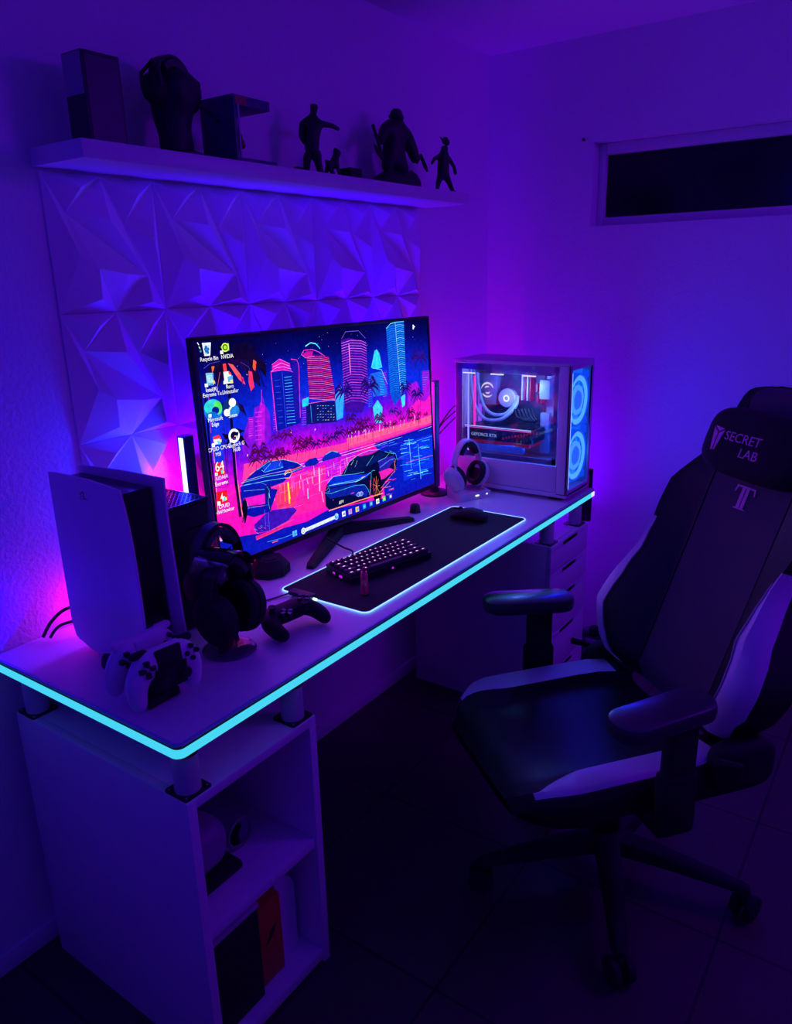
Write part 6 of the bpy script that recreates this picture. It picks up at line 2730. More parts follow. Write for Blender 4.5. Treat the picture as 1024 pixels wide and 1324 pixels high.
# ------------------------------------------------------------------ mouse
ms = thing('mouse', 'black computer mouse on the far end of the desk mat', 'mouse', (1.365, -.408, H+.0042), 4)
rings = []
for y, w, z in ((-.060, .012, .012), (-.056, .024, .022), (-.035, .031, .036), (-.005, .031, .040), (.025, .029, .034), (.050, .029, .022), (.060, .024, .014)):
    rings.append([(w*math.cos(2*PI*k/20), y, max(.0005, z*(.5+.5*math.sin(2*PI*k/20))) if True else 0) for k in range(20)])
B().loft(rings).out('shell', BLACKM, ms)
B().lathe([(.008, -.0035), (.0095, -.002), (.0095, .002), (.008, .0035)], 16, M=T(0, .032, .030) @ RY(90)).out('scroll_wheel', RUBBER, ms)
B().box((0, .036, .0335), (.0012, .045, .004), M=T(0, 0, -.003)).out('button_gap', BLACKG, ms)
# ------------------------------------------------------------------ red vape
vp = thing('vape_stick', 'glossy red pocket vape standing on the desk mat', 'vape', (.692, -.489, H+.0042), 30)
prof = [(.020, .014, 0), (.024, .018, .002), (.025, .019, .006), (.0255, .0195, .045), (.0245, .0185, .052), (.018, .0145, .060)]
B().loft([[(x/2*math.cos(2*PI*k/24), y/2*math.sin(2*PI*k/24), z) for k in range(24)] for x, y, z in prof]).out('body', RED, vp)
B().loft([[(x/2*math.cos(2*PI*k/16), y/2*math.sin(2*PI*k/16), z) for k in range(16)] for x, y, z in ((.013, .010, .0590), (.012, .009, .064), (.011, .006, .071), (.010, .005, .072))]).out('mouthpiece', mat('dark_red_plastic', (.45, .015, .03), .35), vp)
# ------------------------------------------------------------------ small things on the desk
kn = thing('volume_knob', 'small black knob on the desk between monitor foot and mat', 'knob', (1.352, -.203, H))
B().lathe([(.017, .0), (.018, .003), (.0165, .024), (.013, .028), (.0, .029)], 20, caps=True).out('dial', BLACK, kn)
B().lathe([(.019, 0), (.019, .0025)], 20).out('base_ring', RUBBER, kn)
sb = thing('desktop_speaker', 'low angular black speaker under the left end of the monitor', 'speaker', (.682, -.172, H), 20)
ang = [(.062*math.cos(R(a)), .052*math.sin(R(a))) for a in (22, 68, 112, 158, 202, 248, 292, 338)]
B().loft([[(x, y, 0) for x, y in ang], [(x, y, .022) for x, y in ang], [(x*.66, y*.66, .044) for x, y in ang]]).out('body', BLACKM, sb)
B().loft([[(x*.5, y*.5, .0441) for x, y in ang], [(x*.48, y*.48, .046) for x, y in ang]]).out('grille', RUBBER, sb)

# ------------------------------------------------------------------ white game console (standing)
ps = thing('game_console', 'tall white game console with flared side panels standing on the desk', 'game console', (.160, -.245, H))
def plate(sgn):
    # outline in (y,z): front at -y
    yf = lambda z: -.132-.018*(1-z/.40)-.004*math.sin(PI*z/.4)
    O = []
    zs = [0.03+.37*k/10 for k in range(11)]
    front = [(yf(z), z) for z in zs]; back = [(.128-.02*max(0, (.06-z)/.06), z) for z in zs]
    out = front+[(-.02, .404), (.09, .402)]+back[::-1]+[(.06, .012), (-.08, .014)]
    def off(y, z):
        t = (z-.2)/.2
        fl = max(0, min(1, .55-y/.20))
        return .037+.010*t*t*abs(t)*fl+.010*max(0, (-y-.08)/.05)**2*.6
    rings = []
    inner = [(sgn*(off(y, z)-.005), y, z) for y, z in out]; outer = [(sgn*off(y, z), y, z) for y, z in out]
    b = B(); n = len(out)
    b.loft([inner, outer], caps=False)
    # filled faces through a centre row of points
    for s_, rg_ in ((0, inner), (1, outer)):
        cy = [(sgn*(off(-.0, .2)-.005*(1-s_)), 0, .2)]
        for i in range(n):
            p, q = rg_[i], rg_[(i+1) % n]; mid = lambda P, f: (sgn*(off(P[1]*f, .2+(P[2]-.2)*f)-.005*(1-s_)), P[1]*f, .2+(P[2]-.2)*f)
            for f0, f1 in ((1, .75), (.75, .5), (.5, .25)):
                a0, a1, b0, b1 = mid(p, f0), mid(q, f0), mid(p, f1), mid(q, f1)
                b.poly([a0, a1, b1, b0])
            b.poly([mid(p, .25), mid(q, .25), cy[0]])
    return b.out('side_panel', WPLAST, ps, smooth=50)
p1 = plate(-1); p2 = plate(1)
B().loft([[(-.032, y, z), (.032, y, z), (.032, .118, z), (-.032, .118, z)] for y, z in ((-.125, .02), (-.118, .2), (-.112, .385))]).out('core', BLACKG, ps)
B().lathe([(.062, 0), (.066, .004), (.064, .016), (.050, .022)], 32, M=T(-.005, -.035, 0)).out('stand', BLACKM, ps)
# embossed emblem on the near panel: upright P over a flat S
em_ = B(); ex = -.0475
def yz(pts): em_.poly([(ex, -.004-p[0]*.68, .362+p[1]*.62) for p in pts])
yz([(.0, 0), (.005, -.0015), (.005, .026), (.0, .0275)]); yz([(0, .0275), (0, .022), (-.008, .018), (-.008, .012), (-.003, .010), (-.003, .006), (-.012, .009), (-.013, .0195)])
yz([(-.004, -.002), (-.018, .003), (-.018, .0065), (-.004, .002)]); yz([(.006, .004), (.018, -.001), (.018, .003), (.006, .0085)])
em_.out('emblem', mat('grey_emblem', (.10, .10, .11), .5), p1)
# ------------------------------------------------------------------ black console tower
xb = thing('game_console', 'square black console tower with a pierced top behind the white console', 'game console', (.326, -.198, H), 0)
s = .0755
B().box((0, 0, .1475), (2*s, 2*s, .289), .004).out('casing', BLACKM, xb)
g = B(); n = 11
for i in range(n):
    for j in range(n):
        x, y = -s+.011+i*(2*s-.022)/(n-1), -s+.011+j*(2*s-.022)/(n-1)
        g.lathe([(.0058, .2925), (.0058, .2995), (.0042, .2995), (.0042, .2925)], 10, M=T(x, y, 0), caps=False)
g.box((0, 0, .2925), (2*s-.004, 2*s-.004, .001)); 
for (cx, cy, sx, sy) in ((0, s-.002, 2*s, .004), (0, -s+.002, 2*s, .004), (s-.002, 0, .004, 2*s), (-s+.002, 0, .004, 2*s)): g.box((cx, cy, .2965), (sx, sy, .008))
g.out('top_grille', mat('grille_black', (.03, .03, .04), .3), xb)
B().box((.03, -s-.0004, .24), (.05, .001, .003)).out('disc_slot', BLACKG, xb); B().lathe([(.009, 0), (.009, .001)], 18, M=T(-.055, -s, .27) @ RX(90)).out('power_button', GREY, xb)
B().box((0, 0, .0015), (.12, .12, .003)).out('foot', RUBBER, xb)
# ------------------------------------------------------------------ game pads
def gamepad(name, label, M, ms, group, xbox=False, shell2=None):
    t = thing(name, label, 'game controller', M=M, group=group)
    A = ms['shell']
    V = [(0, .012, 0), (-.040, .022, 0), (.040, .022, 0), (-.060, .004, -.002), (.060, .004, -.002), (-.066, -.030, -.008), (.066, -.030, -.008), (-.058, -.062, -.013), (.058, -.062, -.013)]
    E = [(0, 1), (0, 2), (1, 3), (2, 4), (3, 5), (4, 6), (5, 7), (6, 8)]
    r = [(.034, .020), (.033, .021), (.033, .021), (.026, .021), (.026, .021), (.019, .019), (.019, .019), (.015, .015), (.015, .015)]
    skin('shell', V, E, [tuple(q) for q in r], A, t)
    if not xbox:
        B().box((0, .027, .0165), (.056, .036, .008), .003).out('touchpad', ms['pad'], t)
        B().loft([[(-.037, .012, .010), (.037, .012, .010), (.036, -.036, -.004), (-.036, -.036, -.004)], [(-.034, .010, .0215), (.034, .010, .0215), (.031, -.032, .017), (-.031, -.032, .017)]]).out('centre_panel', ms['mid'], t)
    for sx, sy in ((-1, -.008), (1, -.008)) if not xbox else ((-1, .016), (1, -.012)):
        xs = .024 if not xbox else (.046 if sx < 0 else .024)
        B().lathe([(.010, .012), (.0075, .02), (.006, .027), (.0095, .030), (.0095, .032), (.007, .0315)], 18, M=T(sx*xs, sy-.004, 0)).out('thumbstick', ms['stick'], t)
    for i in range(4):
        a = PI/2*i; B().lathe([(.0048, .014), (.0048, .0225), (.004, .0235)], 12, M=T(.050+.0115*math.cos(a), .018+.0115*math.sin(a), 0)).out('button', ms['btn'], t)
    px, py = ((-.050, .018) if not xbox else (-.024, -.012))
    d = B()
    for i in range(4):
        a = PI/2*i; d.prism([(.004*0+.0035, 0), (.007, .0042), (.0155, .0042), (.0155, -.0042), (.007, -.0042)], .014, .0232, M=T(px, py, 0) @ RZ(90*i))
    d.out('direction_pad', ms['btn'], t)
    for sx in (-1, 1):
        B().box((sx*.050, .044, -.002), (.036, .014, .018), .006).out('shoulder_button', ms['pad'] if not xbox else ms['stick'], t)
    return t
PADW = dict(shell=WPLAST, pad=WPLAST, mid=BLACKM, stick=BLACKM, btn=BLACK)
PADB = dict(shell=BLACKM, pad=BLACKM, mid=BLACK, stick=RUBBER, btn=BLACKG)
def basis(x, y, z, o): return Matrix(((x[0], y[0], z[0], o[0]), (x[1], y[1], z[1], o[1]), (x[2], y[2], z[2], o[2]), (0, 0, 0, 1)))
def padM(rv, o):
    v = Vector(rv); a = v.length; return T(*o) @ Matrix.Rotation(a, 4, v.normalized())
PADF = dict(shell=WPLAST, pad=BLACKM, mid=BLACKM, stick=RUBBER, btn=BLACK)
gamepad('game_controller', 'white controller with black middle standing at the front of the charging dock', padM((1.382, .049, -.042), (.074, -.497, .858)), PADF, 'docked controllers')
gamepad('game_controller', 'plain white controller behind the other one on the charging dock', padM((1.585, .037, .011), (.085, -.418, .858)), PADW, 'docked controllers')
dk = thing('charging_dock', 'low black charging dock holding the two white controllers', 'charging dock', (.08, -.450, H))
B().box((0, .0, .009), (.075, .052, .018), .004).out('base', BLACKM, dk)
B().box((0, .003, .034), (.052, .020, .040), .004).out('post', BLACKM, dk)
gamepad('game_controller', 'black controller lying on the desk beside the headset stand', T(.452, -.462, H+.0335) @ RZ(-8) @ RX(6), PADB, None, True)
# ------------------------------------------------------------------ acrylic stand and two headsets
ACR = clear('clear_acrylic', (.93, .93, .97), .02)
st = thing('headset_stand', 'clear acrylic stand with a round base carrying two black headsets', 'headset stand', (.298, -.419, H), 12)
B().lathe([(.056, .0), (.058, .002), (.058, .005), (.056, .007)], 40).out('base', ACR, st)
pl = [(-.035, .007), (.035, .007), (.026, .06), (.016, .12), (.014, .19), (.040, .215), (.044, .226), (.0, .221), (-.044, .226), (-.040, .215), (-.014, .19), (-.016, .12), (-.026, .06)]
B().loft([[(x, -.003, z) for x, z in pl], [(x, .003, z) for x, z in pl]]).out('upright', ACR, st)
B().band([(.055*math.cos(R(a)), .0, .175+.055*math.sin(R(a))) for a in range(15, 166, 15)], (0, .09, 0), .004, 0).out('cradle', ACR, st)
LINING = mat('dark_lining', (.05, .045, .055), .6)
def headset(label, loc, rz, top, half, cupr, name='headset', ms=None, toe=8, group=None, ch_=None):
    # band in the local xz plane, cups at +-half, local z from the cup centres
    bandm, padm, cupm, cushm = ms
    t = thing(name, label, 'headset', loc, rz, group); ch_ = ch_ or half
    arc = [(half*1.02*math.cos(R(a)), 0, top*.35+top*.65*math.sin(R(a))) for a in range(0, 181, 10)]
    arc = [(half*1.0, 0, .02)]+arc+[(-half*1.0, 0, .02)]
    B().band(arc, (0, .026, 0), .006, 0).out('headband', bandm, t)
    arc2 = [((half-.014)*math.cos(R(a)), 0, top*.35+(top*.65-.013)*math.sin(R(a))) for a in range(28, 153, 8)]
    B().band(arc2, (0, .034, 0), .013, 0).out('headband_pad', padm, t)
    for sx in (-1, 1):
        M = T(sx*ch_, 0, 0) @ RY(sx*90+sx*toe)
        c = B().lathe([(cupr*.70, .024), (cupr*.92, .018), (cupr, .008), (cupr, -.004)], 32, M=M @ Matrix.Diagonal((1.12, .95, 1, 1))).out('ear_cup', cupm, t)
        B().lathe([(cupr*.55, -.008), (cupr*.62, -.022), (cupr*.80, -.027), (cupr*.95, -.020), (cupr*.97, -.006), (cupr*.9, -.003)], 32, M=M @ Matrix.Diagonal((1.12, .95, 1, 1))).out('ear_cushion', cushm, c)
        B().tube([(sx*(ch_+.012), -.026, .0), (sx*(ch_+.014), -.024, .03), (sx*(half+.002), 0, .055), (sx*(ch_+.014), .024, .03), (sx*(ch_+.012), .026, .0)], .0045, 8).out('yoke', bandm, t)
    return t
HB = (BLACK, LINING, BLACKM, BLACKM)
headset('black headset hung at the front of the clear acrylic stand', (.308, -.422, H+.086), 4, .134, .064, .053, ms=HB, toe=10, ch_=.046)
headset('black headset hung behind the first one, its band rising higher', (.338, -.360, H+.132), 4, .134, .066, .046, ms=HB, toe=10, ch_=.050)
# ------------------------------------------------------------------ white headset on its charging base
LILAC = mat('pale_grey_plastic', (.6, .6, .62), .4)
WH = (LILAC, BLACKM, LILAC, BLACKM)
headset('white headset with black cushions sitting on its charging base', (1.606, -.258, H+.078), -14, .132, .060, .043, ms=WH, toe=24)
bs = thing('headset_charger', 'white headset charger with two small lights under the white headset', 'charging base', (1.602, -.270, H), -27)
bb = B()
bb.loft([[(-.062, -.040, 0), (.062, -.040, 0), (.062, .045, 0), (-.062, .045, 0)], [(-.064, -.044, .028), (.064, -.044, .028), (.064, .047, .034), (-.064, .047, .034)], [(-.054, -.034, .028), (.054, -.034, .028), (.054, .037, .034), (-.054, .037, .034)], [(-.050, -.030, .020), (.050, -.030, .020), (.050, .033, .020), (-.050, .033, .020)]])
bb.out('tray', LILAC, bs)
LT = glow('small_white_light', (1.2, 1.3, 1.6), 1.3)
B().box((.008, -.0435, .016), (.014, .001, .004)).out('status_light', LT, bs); B().box((.049, -.0437, .017), (.005, .001, .004)).out('status_light', LT, bs)

# ------------------------------------------------------------------ PC tower
PCW, PCD, PCH = .207, .453, .480
pc = thing('pc_tower', 'white PC tower with a clear side and two glowing blue front fans', 'computer tower', (1.710, -.597, H))
z0 = .014
PCG = clear('pc_glass', (.80, .84, .95), .01)
PANELW = mat('white_case_panel', (.62, .62, .66), .45, vary=.03)
B().box((PCW/2, PCD/2, PCH-.006), (PCW, PCD, .012), .002).out('top_panel', PANELW, pc)
B().box((PCW/2, PCD/2, z0+.008), (PCW, PCD, .016), .002).out('bottom_panel', PANELW, pc)
B().box((PCW-.004, PCD/2, PCH/2+.008), (.008, PCD-.004, PCH-.03), .001).out('rear_side_panel', PANELW, pc)
B().box((PCW/2, PCD-.004, PCH/2+.008), (PCW-.018, .008, PCH-.03), .001).out('back_panel', PANELW, pc)
B().box((.0025, PCD/2+.018, .078), (.005, PCD-.04, .092), .001).out('lower_side_panel', PANELW, pc)
B().box((.004, .021, PCH/2+.008), (.008, .042, PCH-.03), .0015).out('front_pillar', PANELW, pc)
sg = B().box((.0022, .245, .297), (.0036, .400, .340)).out('side_glass', PCG, pc)
fr_ = B(); FZ0, FZ1, FY0, FY1 = .127, .467, .045, .445
for (cy, cz, sy, sz) in ((.245, FZ1-.011, .400, .022), (.245, FZ0+.010, .400, .020), (FY0+.008, .297, .016, .340), (FY1-.012, .297, .024, .340)): fr_.box((.0052, cy, cz), (.002, sy-.001, sz-.001))
fr_.out('glass_border', mat('lilac_border', (.42, .42, .50), .3), sg)
for x in (.03, .175):
    for y in (.05, .40): B().box((x, y, z0/2), (.022, .05, z0), .003).out('foot', BLACKM, pc)
# front: frame and two fans
ff = B()
for (cx, cz, sx, sz) in ((.007, .247, .014, .446), (.2, .247, .014, .446), (.1035, .463, .179, .014), (.1035, .030, .179, .020)): ff.box((cx, .004, cz), (sx, .008, sz), .001)
ff.out('front_frame', PANELW, pc)
FANB = mat('fan_blade', (.10, .30, .55), .35, emis=(.012, .16, 1.0), estr=1., vary=.05)
FANR = glow('fan_ring', (.08, .40, 2.2), 1.); FANR2 = glow('fan_inner_ring', (.06, .30, 1.4), 1.); FANH = mat('fan_hub', (.12, .3, .5), .4, emis=(.008, .11, .75), estr=1.); FANG = mat('fan_frame', (.05, .12, .3), .5, emis=(.001, .05, .7), estr=1.)
def fan(cz, r=.086):
    q = B(); C = (.1035, .022, cz)
    M = T(*C) @ RX(90)
    sq = rrect(.186, .2, .012)
    fr = B().lathe([(r+.001, -.012), (r+.007, -.012), (r+.007, .012), (r+.001, .012), (r+.001, -.012)], 40, M=M, caps=False)
    for sx in (-1, 1):
        for sy in (-1, 1): fr.box((sx*.080, sy*.082, 0), (.022, .026, .02), .004, M=M)
    f = fr.out('fan', FANG, pc)
    B().lathe([(r-.018, .004), (r-.016, .009), (r-.010, .011), (r-.002, .009), (r, .004)], 40, M=M, caps=False).out('light_ring', FANR, f)
    B().lathe([(.033, -.009), (.033, .007), (.030, .010), (.014, .0105)], 28, M=M).out('hub', FANH, f)
    B().lathe([(.036, .003), (.037, .0085), (.050, .0085), (.052, .003)], 32, M=M, caps=False).out('light_ring', FANR2, f)
    bl = B()
    for k in range(9):
        a = 2*PI*k/9; pts = []
        for t in (0, .25, .5, .75, 1):
            rr_ = .033+(r-.044)*t; aa = a+.5*t
            pts.append([(rr_*math.cos(aa), rr_*math.sin(aa), -.006), (rr_*math.cos(aa+.42), rr_*math.sin(aa+.42), .005), (rr_*math.cos(aa+.42), rr_*math.sin(aa+.42), .0062), (rr_*math.cos(aa), rr_*math.sin(aa), -.0048)])
        bl.loft(pts, M=M)
    bl.out('blades', FANB, f)
fan(.345); fan(.148)
B().box((.1035, .042, .25), (.186, .002, .42)).out('front_mesh', mat('front_mesh_back', (.02, .06, .2), .6, emis=(.004, .11, .9), estr=1.), pc)
B().box((.0145, .0015, .247), (.004, .003, .40)).out('light_edge', glow('cyan_pillar_edge', (.35, .8, 1.4), 1.), pc)
# inside
INW = mat('inner_white', (.55, .6, .7), .5)
TRAY = mat('board_dark_blue', (.05, .05, .12), .5); SINK = mat('heatsink_blue', (.22, .24, .42), .4)
REDB = mat('red_lit_board', (.2, .02, .05), .4, emis=(.6, .005, .08), estr=.25, scale=300, vary=.9)
B().box((.196, .25, .29), (.004, .37, .33)).out('inner_tray', INW, pc)
B().box((.10, .24, .108), (.18, .40, .014), .002).out('power_shroud', INW, pc)
mb = B().box((.188, .30, .30), (.006, .25, .29), .001).out('motherboard', TRAY, pc)
B().box((.165, .392, .355), (.04, .075, .12), .006).out('heatsink_cover', SINK, mb)
swl = glow('emblem_light', (1.0, .8, .9), 1.0)
e1 = B()
cy, cz = .392, .352
for a0, a1, r0, r1 in ((20, 200, .022, .030), (215, 340, .022, .029), (60, 170, .010, .016), (230, 350, .009, .015)):
    n = 10
    for k in range(n):
        t0, t1 = k/n, (k+1)/n; th0, th1 = R(a0+(a1-a0)*t0), R(a0+(a1-a0)*t1); w0, w1 = math.sin(PI*min(1, t0+.12)), math.sin(PI*min(1, t1+.12))
        m_ = (r0+r1)/2; h_ = (r1-r0)/2
        e1.poly([(.1445, cy-(m_+h_*w0)*math.cos(th0), cz+(m_+h_*w0)*math.sin(th0)), (.1445, cy-(m_+h_*w1)*math.cos(th1), cz+(m_+h_*w1)*math.sin(th1)), (.1445, cy-(m_-h_*w1)*math.cos(th1), cz+(m_-h_*w1)*math.sin(th1)), (.1445, cy-(m_-h_*w0)*math.cos(th0), cz+(m_-h_*w0)*math.sin(th0))])
e1.out('emblem', swl, mb)
pm = B().lathe([(.034, 0), (.036, .004), (.036, .026), (.032, .030)], 36, M=T(.165, .307, .327) @ RY(-90)).out('cooler_pump', mat('pump_lilac', (.6, .6, .75), .35), pc)
B().lathe([(.008, .0302), (.008, .031), (.0125, .031), (.0125, .0302)], 28, M=T(.165, .307, .327) @ RY(-90), caps=False).out('light_ring', glow('pump_light', (1.3, 1.3, 1.6), 1.2), pm)
TUBE = mat('pale_hose', (.5, .62, .8), .45)
def hose(pts):
    P = [Vector(p) for p in pts]; Q = []
    for i in range(len(P)-1):
        p0, p1, p2, p3 = P[max(i-1, 0)], P[i], P[i+1], P[min(i+2, len(P)-1)]
        for k in range(6):
            t = k/6; Q.append(tuple(.5*((2*p1)+(-p0+p2)*t+(2*p0-5*p1+4*p2-p3)*t*t+(-p0+3*p1-3*p2+p3)*t**3)))
    Q.append(tuple(P[-1])); return B().tube(Q, .0065, 10).out('hose', TUBE, pc)
hose([(.10, .440, .440), (.10, .436, .36), (.09, .41, .29), (.085, .365, .252), (.09, .30, .258), (.12, .262, .30), (.150, .268, .335)])
hose([(.12, .425, .440), (.12, .418, .37), (.11, .39, .30), (.105, .350, .270), (.11, .30, .272), (.13, .272, .305), (.152, .280, .322)])
B().box((.11, .24, .445), (.13, .30, .030), .002).out('radiator', mat('radiator_violet', (.10, .06, .22), .5), pc)
for y in (.41, .295, .17): B().box((.035, y, .4275), (.008, .05, .0035)).out('top_reflection', glow('dash_reflection_glow', (1.3, 1.0, 1.4), 1.1), pc)  # dashes reflected in the side glass, put in as small glowing boxes
for k in range(4): B().box((.165, .250-.0105*k, .372), (.035, .006, .10), .001).out('memory_stick', REDB if k % 2 else INW, mb)
hb = B()
for k in range(14): hb.box((.170, .196-.005*(k % 7)*1.0, .33+.04*(k//7)), (.02+.01*(k % 3), .003, .03))
hb.out('board_fins', REDB, mb)
B().box((.150, .155, .368), (.03, .040, .070), .003).out('cable_cover', mat('sky_white', (.5, .75, .9), .4), pc)
B().box((.165, .160, .205), (.02, .036, .15), .003).out('cable_cover', mat('sky_white2', (.4, .62, .85), .4), pc)
ggp = B()
for k in range(3): ggp.box((.18, .115, .15+.055*k), (.012, .045, .048), .004)
ggp.out('drive_plate', mat('plate_blue', (.2, .35, .6), .5), pc)
gc = B().box((.105, .295, .205), (.12, .275, .050), .006).out('graphics_card', mat('card_dark', (.02, .02, .05), .35), pc)
B().box((.043, .295, .232), (.004, .27, .003)).out('light_line', glow('card_line', (.6, .6, 1.4), 1.), gc)
B().box((.043, .295, .2265), (.004, .27, .0015)).out('light_line', glow('card_line_pink', (1.1, .15, .7), 1.), gc)
B().box((.060, .30, .155), (.03, .21, .028), .003).out('support_bracket', mat('bracket_blue', (.2, .25, .5), .35), gc)
B().box((.110, .29, .172), (.11, .24, .014), .003).out('card_underside', REDB, gc)
rg_ = B(); 
for k in range(12): rg_.box((.044, .27-.012*k, .195+.003*k), (.004, .006, .008))
rg_.out('card_lights', REDB, gc)
text('card_text', 'GEFORCE RTX', .0165, T(.0440, .405, .196) @ RZ(-90) @ RX(90), glow('card_text_light', (.45, .5, .9), .8), gc)
cb_ = B()
for k in range(6): cb_.tube([(.07+.008*k, .24-.01*k, .30), (.06+.008*k, .225-.01*k, .275), (.06+.006*k, .19-.006*k, .262), (.08, .165, .258)], .0045, 7)
cb_.out('power_cables', mat('blue_black_sleeve', (.01, .01, .03), .6), pc)
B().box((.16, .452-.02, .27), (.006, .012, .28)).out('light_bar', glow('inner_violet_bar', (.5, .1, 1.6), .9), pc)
B().lathe([(.003, 0), (.003, .29)], 10, M=T(.018, .402, .135)).out('glowing_line', glow('pale_line_glow', (.55, .5, 1.5), 1.), pc)  # pale upright line made to glow, just inside the side glass
B().lathe([(.0035, 0), (.0035, .28)], 10, M=T(.06, .400, .135)).out('glowing_line', glow('pink_line_glow', (1.6, .02, .55), 1.2), pc)  # pink upright line made to glow, deeper in the case

# ------------------------------------------------------------------ slim thing beyond the far end
sl = thing('slim_case', 'slim black case with a red front hooked over the far end of the desk', 'case', (1.965, -.586, ZDR-.03))
# hangs on the desk edge by a hook over the end of the worktop
B().box((.0, .03, .11), (.020, .075, .205), .004).out('body', BLACKM, sl)
B().box((-.011, .030, .150), (.003, .06, .085), .001).out('red_face', RED, sl)
B().box((-.022, .03, H-ZDR+.03+.0022), (.030, .02, .004), .001).out('hook', BLACK, sl)
kn2 = thing('cable_clip', 'small black clip on the end of the drawer unit under the desk corner', 'clip', (1.899, -.585, ZDR-.004))
B().box((.004, 0, .012), (.026, .03, .022), .006).out('body', BLACK, kn2)
bt = thing('clear_box', 'clear plastic box with a dark lid knob on the floor past the drawer unit', 'box', (2.06, -.60, 0))
B().box((0, 0, .065), (.09, .10, .13), .006).out('walls', clear('clear_plastic', (.8, .8, .9), .05), bt)
B().box((0, 0, .03), (.07, .08, .05), .004).out('contents', GREY, bt)
B().box((0, 0, .132), (.094, .104, .008), .003).out('lid', clear('clear_lid', (.7, .7, .85), .08), bt)
B().lathe([(.018, .136), (.022, .142), (.022, .158), (.014, .164)], 18).out('knob', BLACKM, bt)

# ------------------------------------------------------------------ things on the wall shelf
FIGM = mat('dark_painted_resin', (.012, .010, .014), .6, vary=.2)
COVER = mat('dark_cover', (.03, .025, .04), .6, vary=.3, scale=20)
bk = thing('boxed_set', 'tall dark box standing at the near end of the wall shelf', 'box', (.363, -.098, ZS))
B().box((0, 0, .0855), (.088, .066, .171), .002).out('body', COVER, bk)
B().box((-.0447, .0, .130), (.0015, .060, .075)).out('side_patch', mat('pale_side_patch', (.3, .3, .34), .6), bk)  # paler patch on the upper left side of the box
B().box((.0, -.0337, .0855), (.076, .0012, .155)).out('front_print', mat('front_print', (.02, .015, .035), .45, vary=.6, scale=30), bk)
bu = thing('bust', 'dark mannequin bust wearing a headset on the wall shelf', 'bust', (.566, -.098, ZS), 12)
skin('body', [(0, 0, .010), (0, .004, .040), (0, .008, .075), (0, .004, .112), (0, .000, .150), (0, .004, .184), (0, -.050, .132), (-.040, .004, .022), (.042, .000, .026)],
     [(0, 1), (1, 2), (2, 3), (3, 4), (4, 5), (4, 6), (0, 7), (0, 8)], [.040, .042, .044, .052, .060, .052, .014, .030, .030], FIGM, bu)
B().lathe([(.060, 0), (.060, .008), (.052, .012)], 28).out('base', BLACK, bu)
hh = headset('dark headset with a boom microphone worn by the bust', (.566, -.096, ZS+.134), 12, .072, .054, .028, ms=HB, toe=2)
B().tube([(.060, -.020, -.015), (.064, -.052, -.035), (.056, -.078, -.052), (.050, -.084, -.056)], [.002, .002, .002, .005], 8).out('microphone', BLACK, hh)
ar = thing('display_box', 'open display box with red and blue print and a small red figure inside', 'display box', (.70, -.095, ZS))
BLP = mat('dark_blue_print', (.03, .03, .12), .5, vary=.5, scale=40)
B().box((.0, 0, .074), (.008, .115, .148), .001).out('back_panel', BLP, ar)
B().box((.062, 0, .137), (.116, .112, .022), .002).out('top_panel', BLP, ar)
B().box((.022, -.0565, .1375), (.036, .0012, .020)).out('red_badge', mat('dull_red', (.30, .02, .03), .5), ar)
B().box((.068, 0, .0065), (.128, .115, .013), .002).out('base_panel', BLP, ar)
B().box((.012, -.055, .074), (.005, .004, .12)).out('edge_strip', mat('lilac_strip', (.3, .3, .4), .5), ar)
fg = skin('figure', [(.038, 0, .020), (.040, 0, .05), (.042, 0, .075), (.040, 0, .098), (.055, -.012, .06), (.058, -.018, .040), (.030, .02, .055)], [(0, 1), (1, 2), (2, 3), (2, 4), (4, 5), (2, 6)], [.018, .020, .022, .016, .010, .008, .010], mat('dark_red_resin', (.22, .012, .02), .5), ar)
# figurines
def fig(name, label, loc, V, E, r, m=FIGM, cat='figurine', grp=None):
    t = thing(name, label, cat, loc, 0, grp); skin('body', V, E, r, m, t); return t
man = fig('figurine', 'dark figurine of a standing man with one arm stretched out', (1.035, -.100, ZS),
  [(-.010, 0, .078), (-.004, 0, .105), (.000, 0, .136), (.008, 0, .156), (.012, -.001, .178), (.013, -.002, .184),
   (-.016, .010, .045), (-.018, .012, .008), (-.006, .010, .004), (.004, -.010, .045), (.014, -.012, .008), (.026, -.014, .004),
   (.020, -.018, .134), (.058, -.022, .134), (.088, -.024, .128), (-.022, .016, .132), (-.028, .018, .102), (-.018, .012, .082)],
  [(0, 1), (1, 2), (2, 3), (3, 4), (4, 5), (0, 6), (6, 7), (7, 8), (0, 9), (9, 10), (10, 11), (2, 12), (12, 13), (13, 14), (2, 15), (15, 16), (16, 17)],
  [.017, .018, .020, .008, .012, .010, .012, .009, .006, .012, .009, .006, .009, .007, .005, .009, .007, .005])
B().box((-.052, .01, .016), (.030, .016, .012), .004).out('prop', FIGM, man); B().box((-.010, 0, .0015), (.10, .05, .003), .001).out('base', FIGM, man)
fig('figurine', 'small dark dog figurine standing beside the man figurine', (1.120, -.100, ZS),
  [(-.020, 0, .036), (.006, 0, .048), (.014, 0, .064), (.018, 0, .076), (.032, -.004, .073), (-.026, .008, .018), (-.030, .009, .002), (-.020, -.009, .018), (-.022, -.011, .002), (.006, .007, .022), (.006, .008, .002), (.014, -.008, .022), (.018, -.009, .002), (-.034, 0, .050), (.012, .005, .086)],
  [(0, 1), (1, 2), (2, 3), (3, 4), (0, 5), (5, 6), (0, 7), (7, 8), (1, 9), (9, 10), (1, 11), (11, 12), (0, 13), (3, 14)],
  [.010, .011, .008, .010, .006, .005, .004, .005, .004, .005, .004, .005, .004, .003, .003])
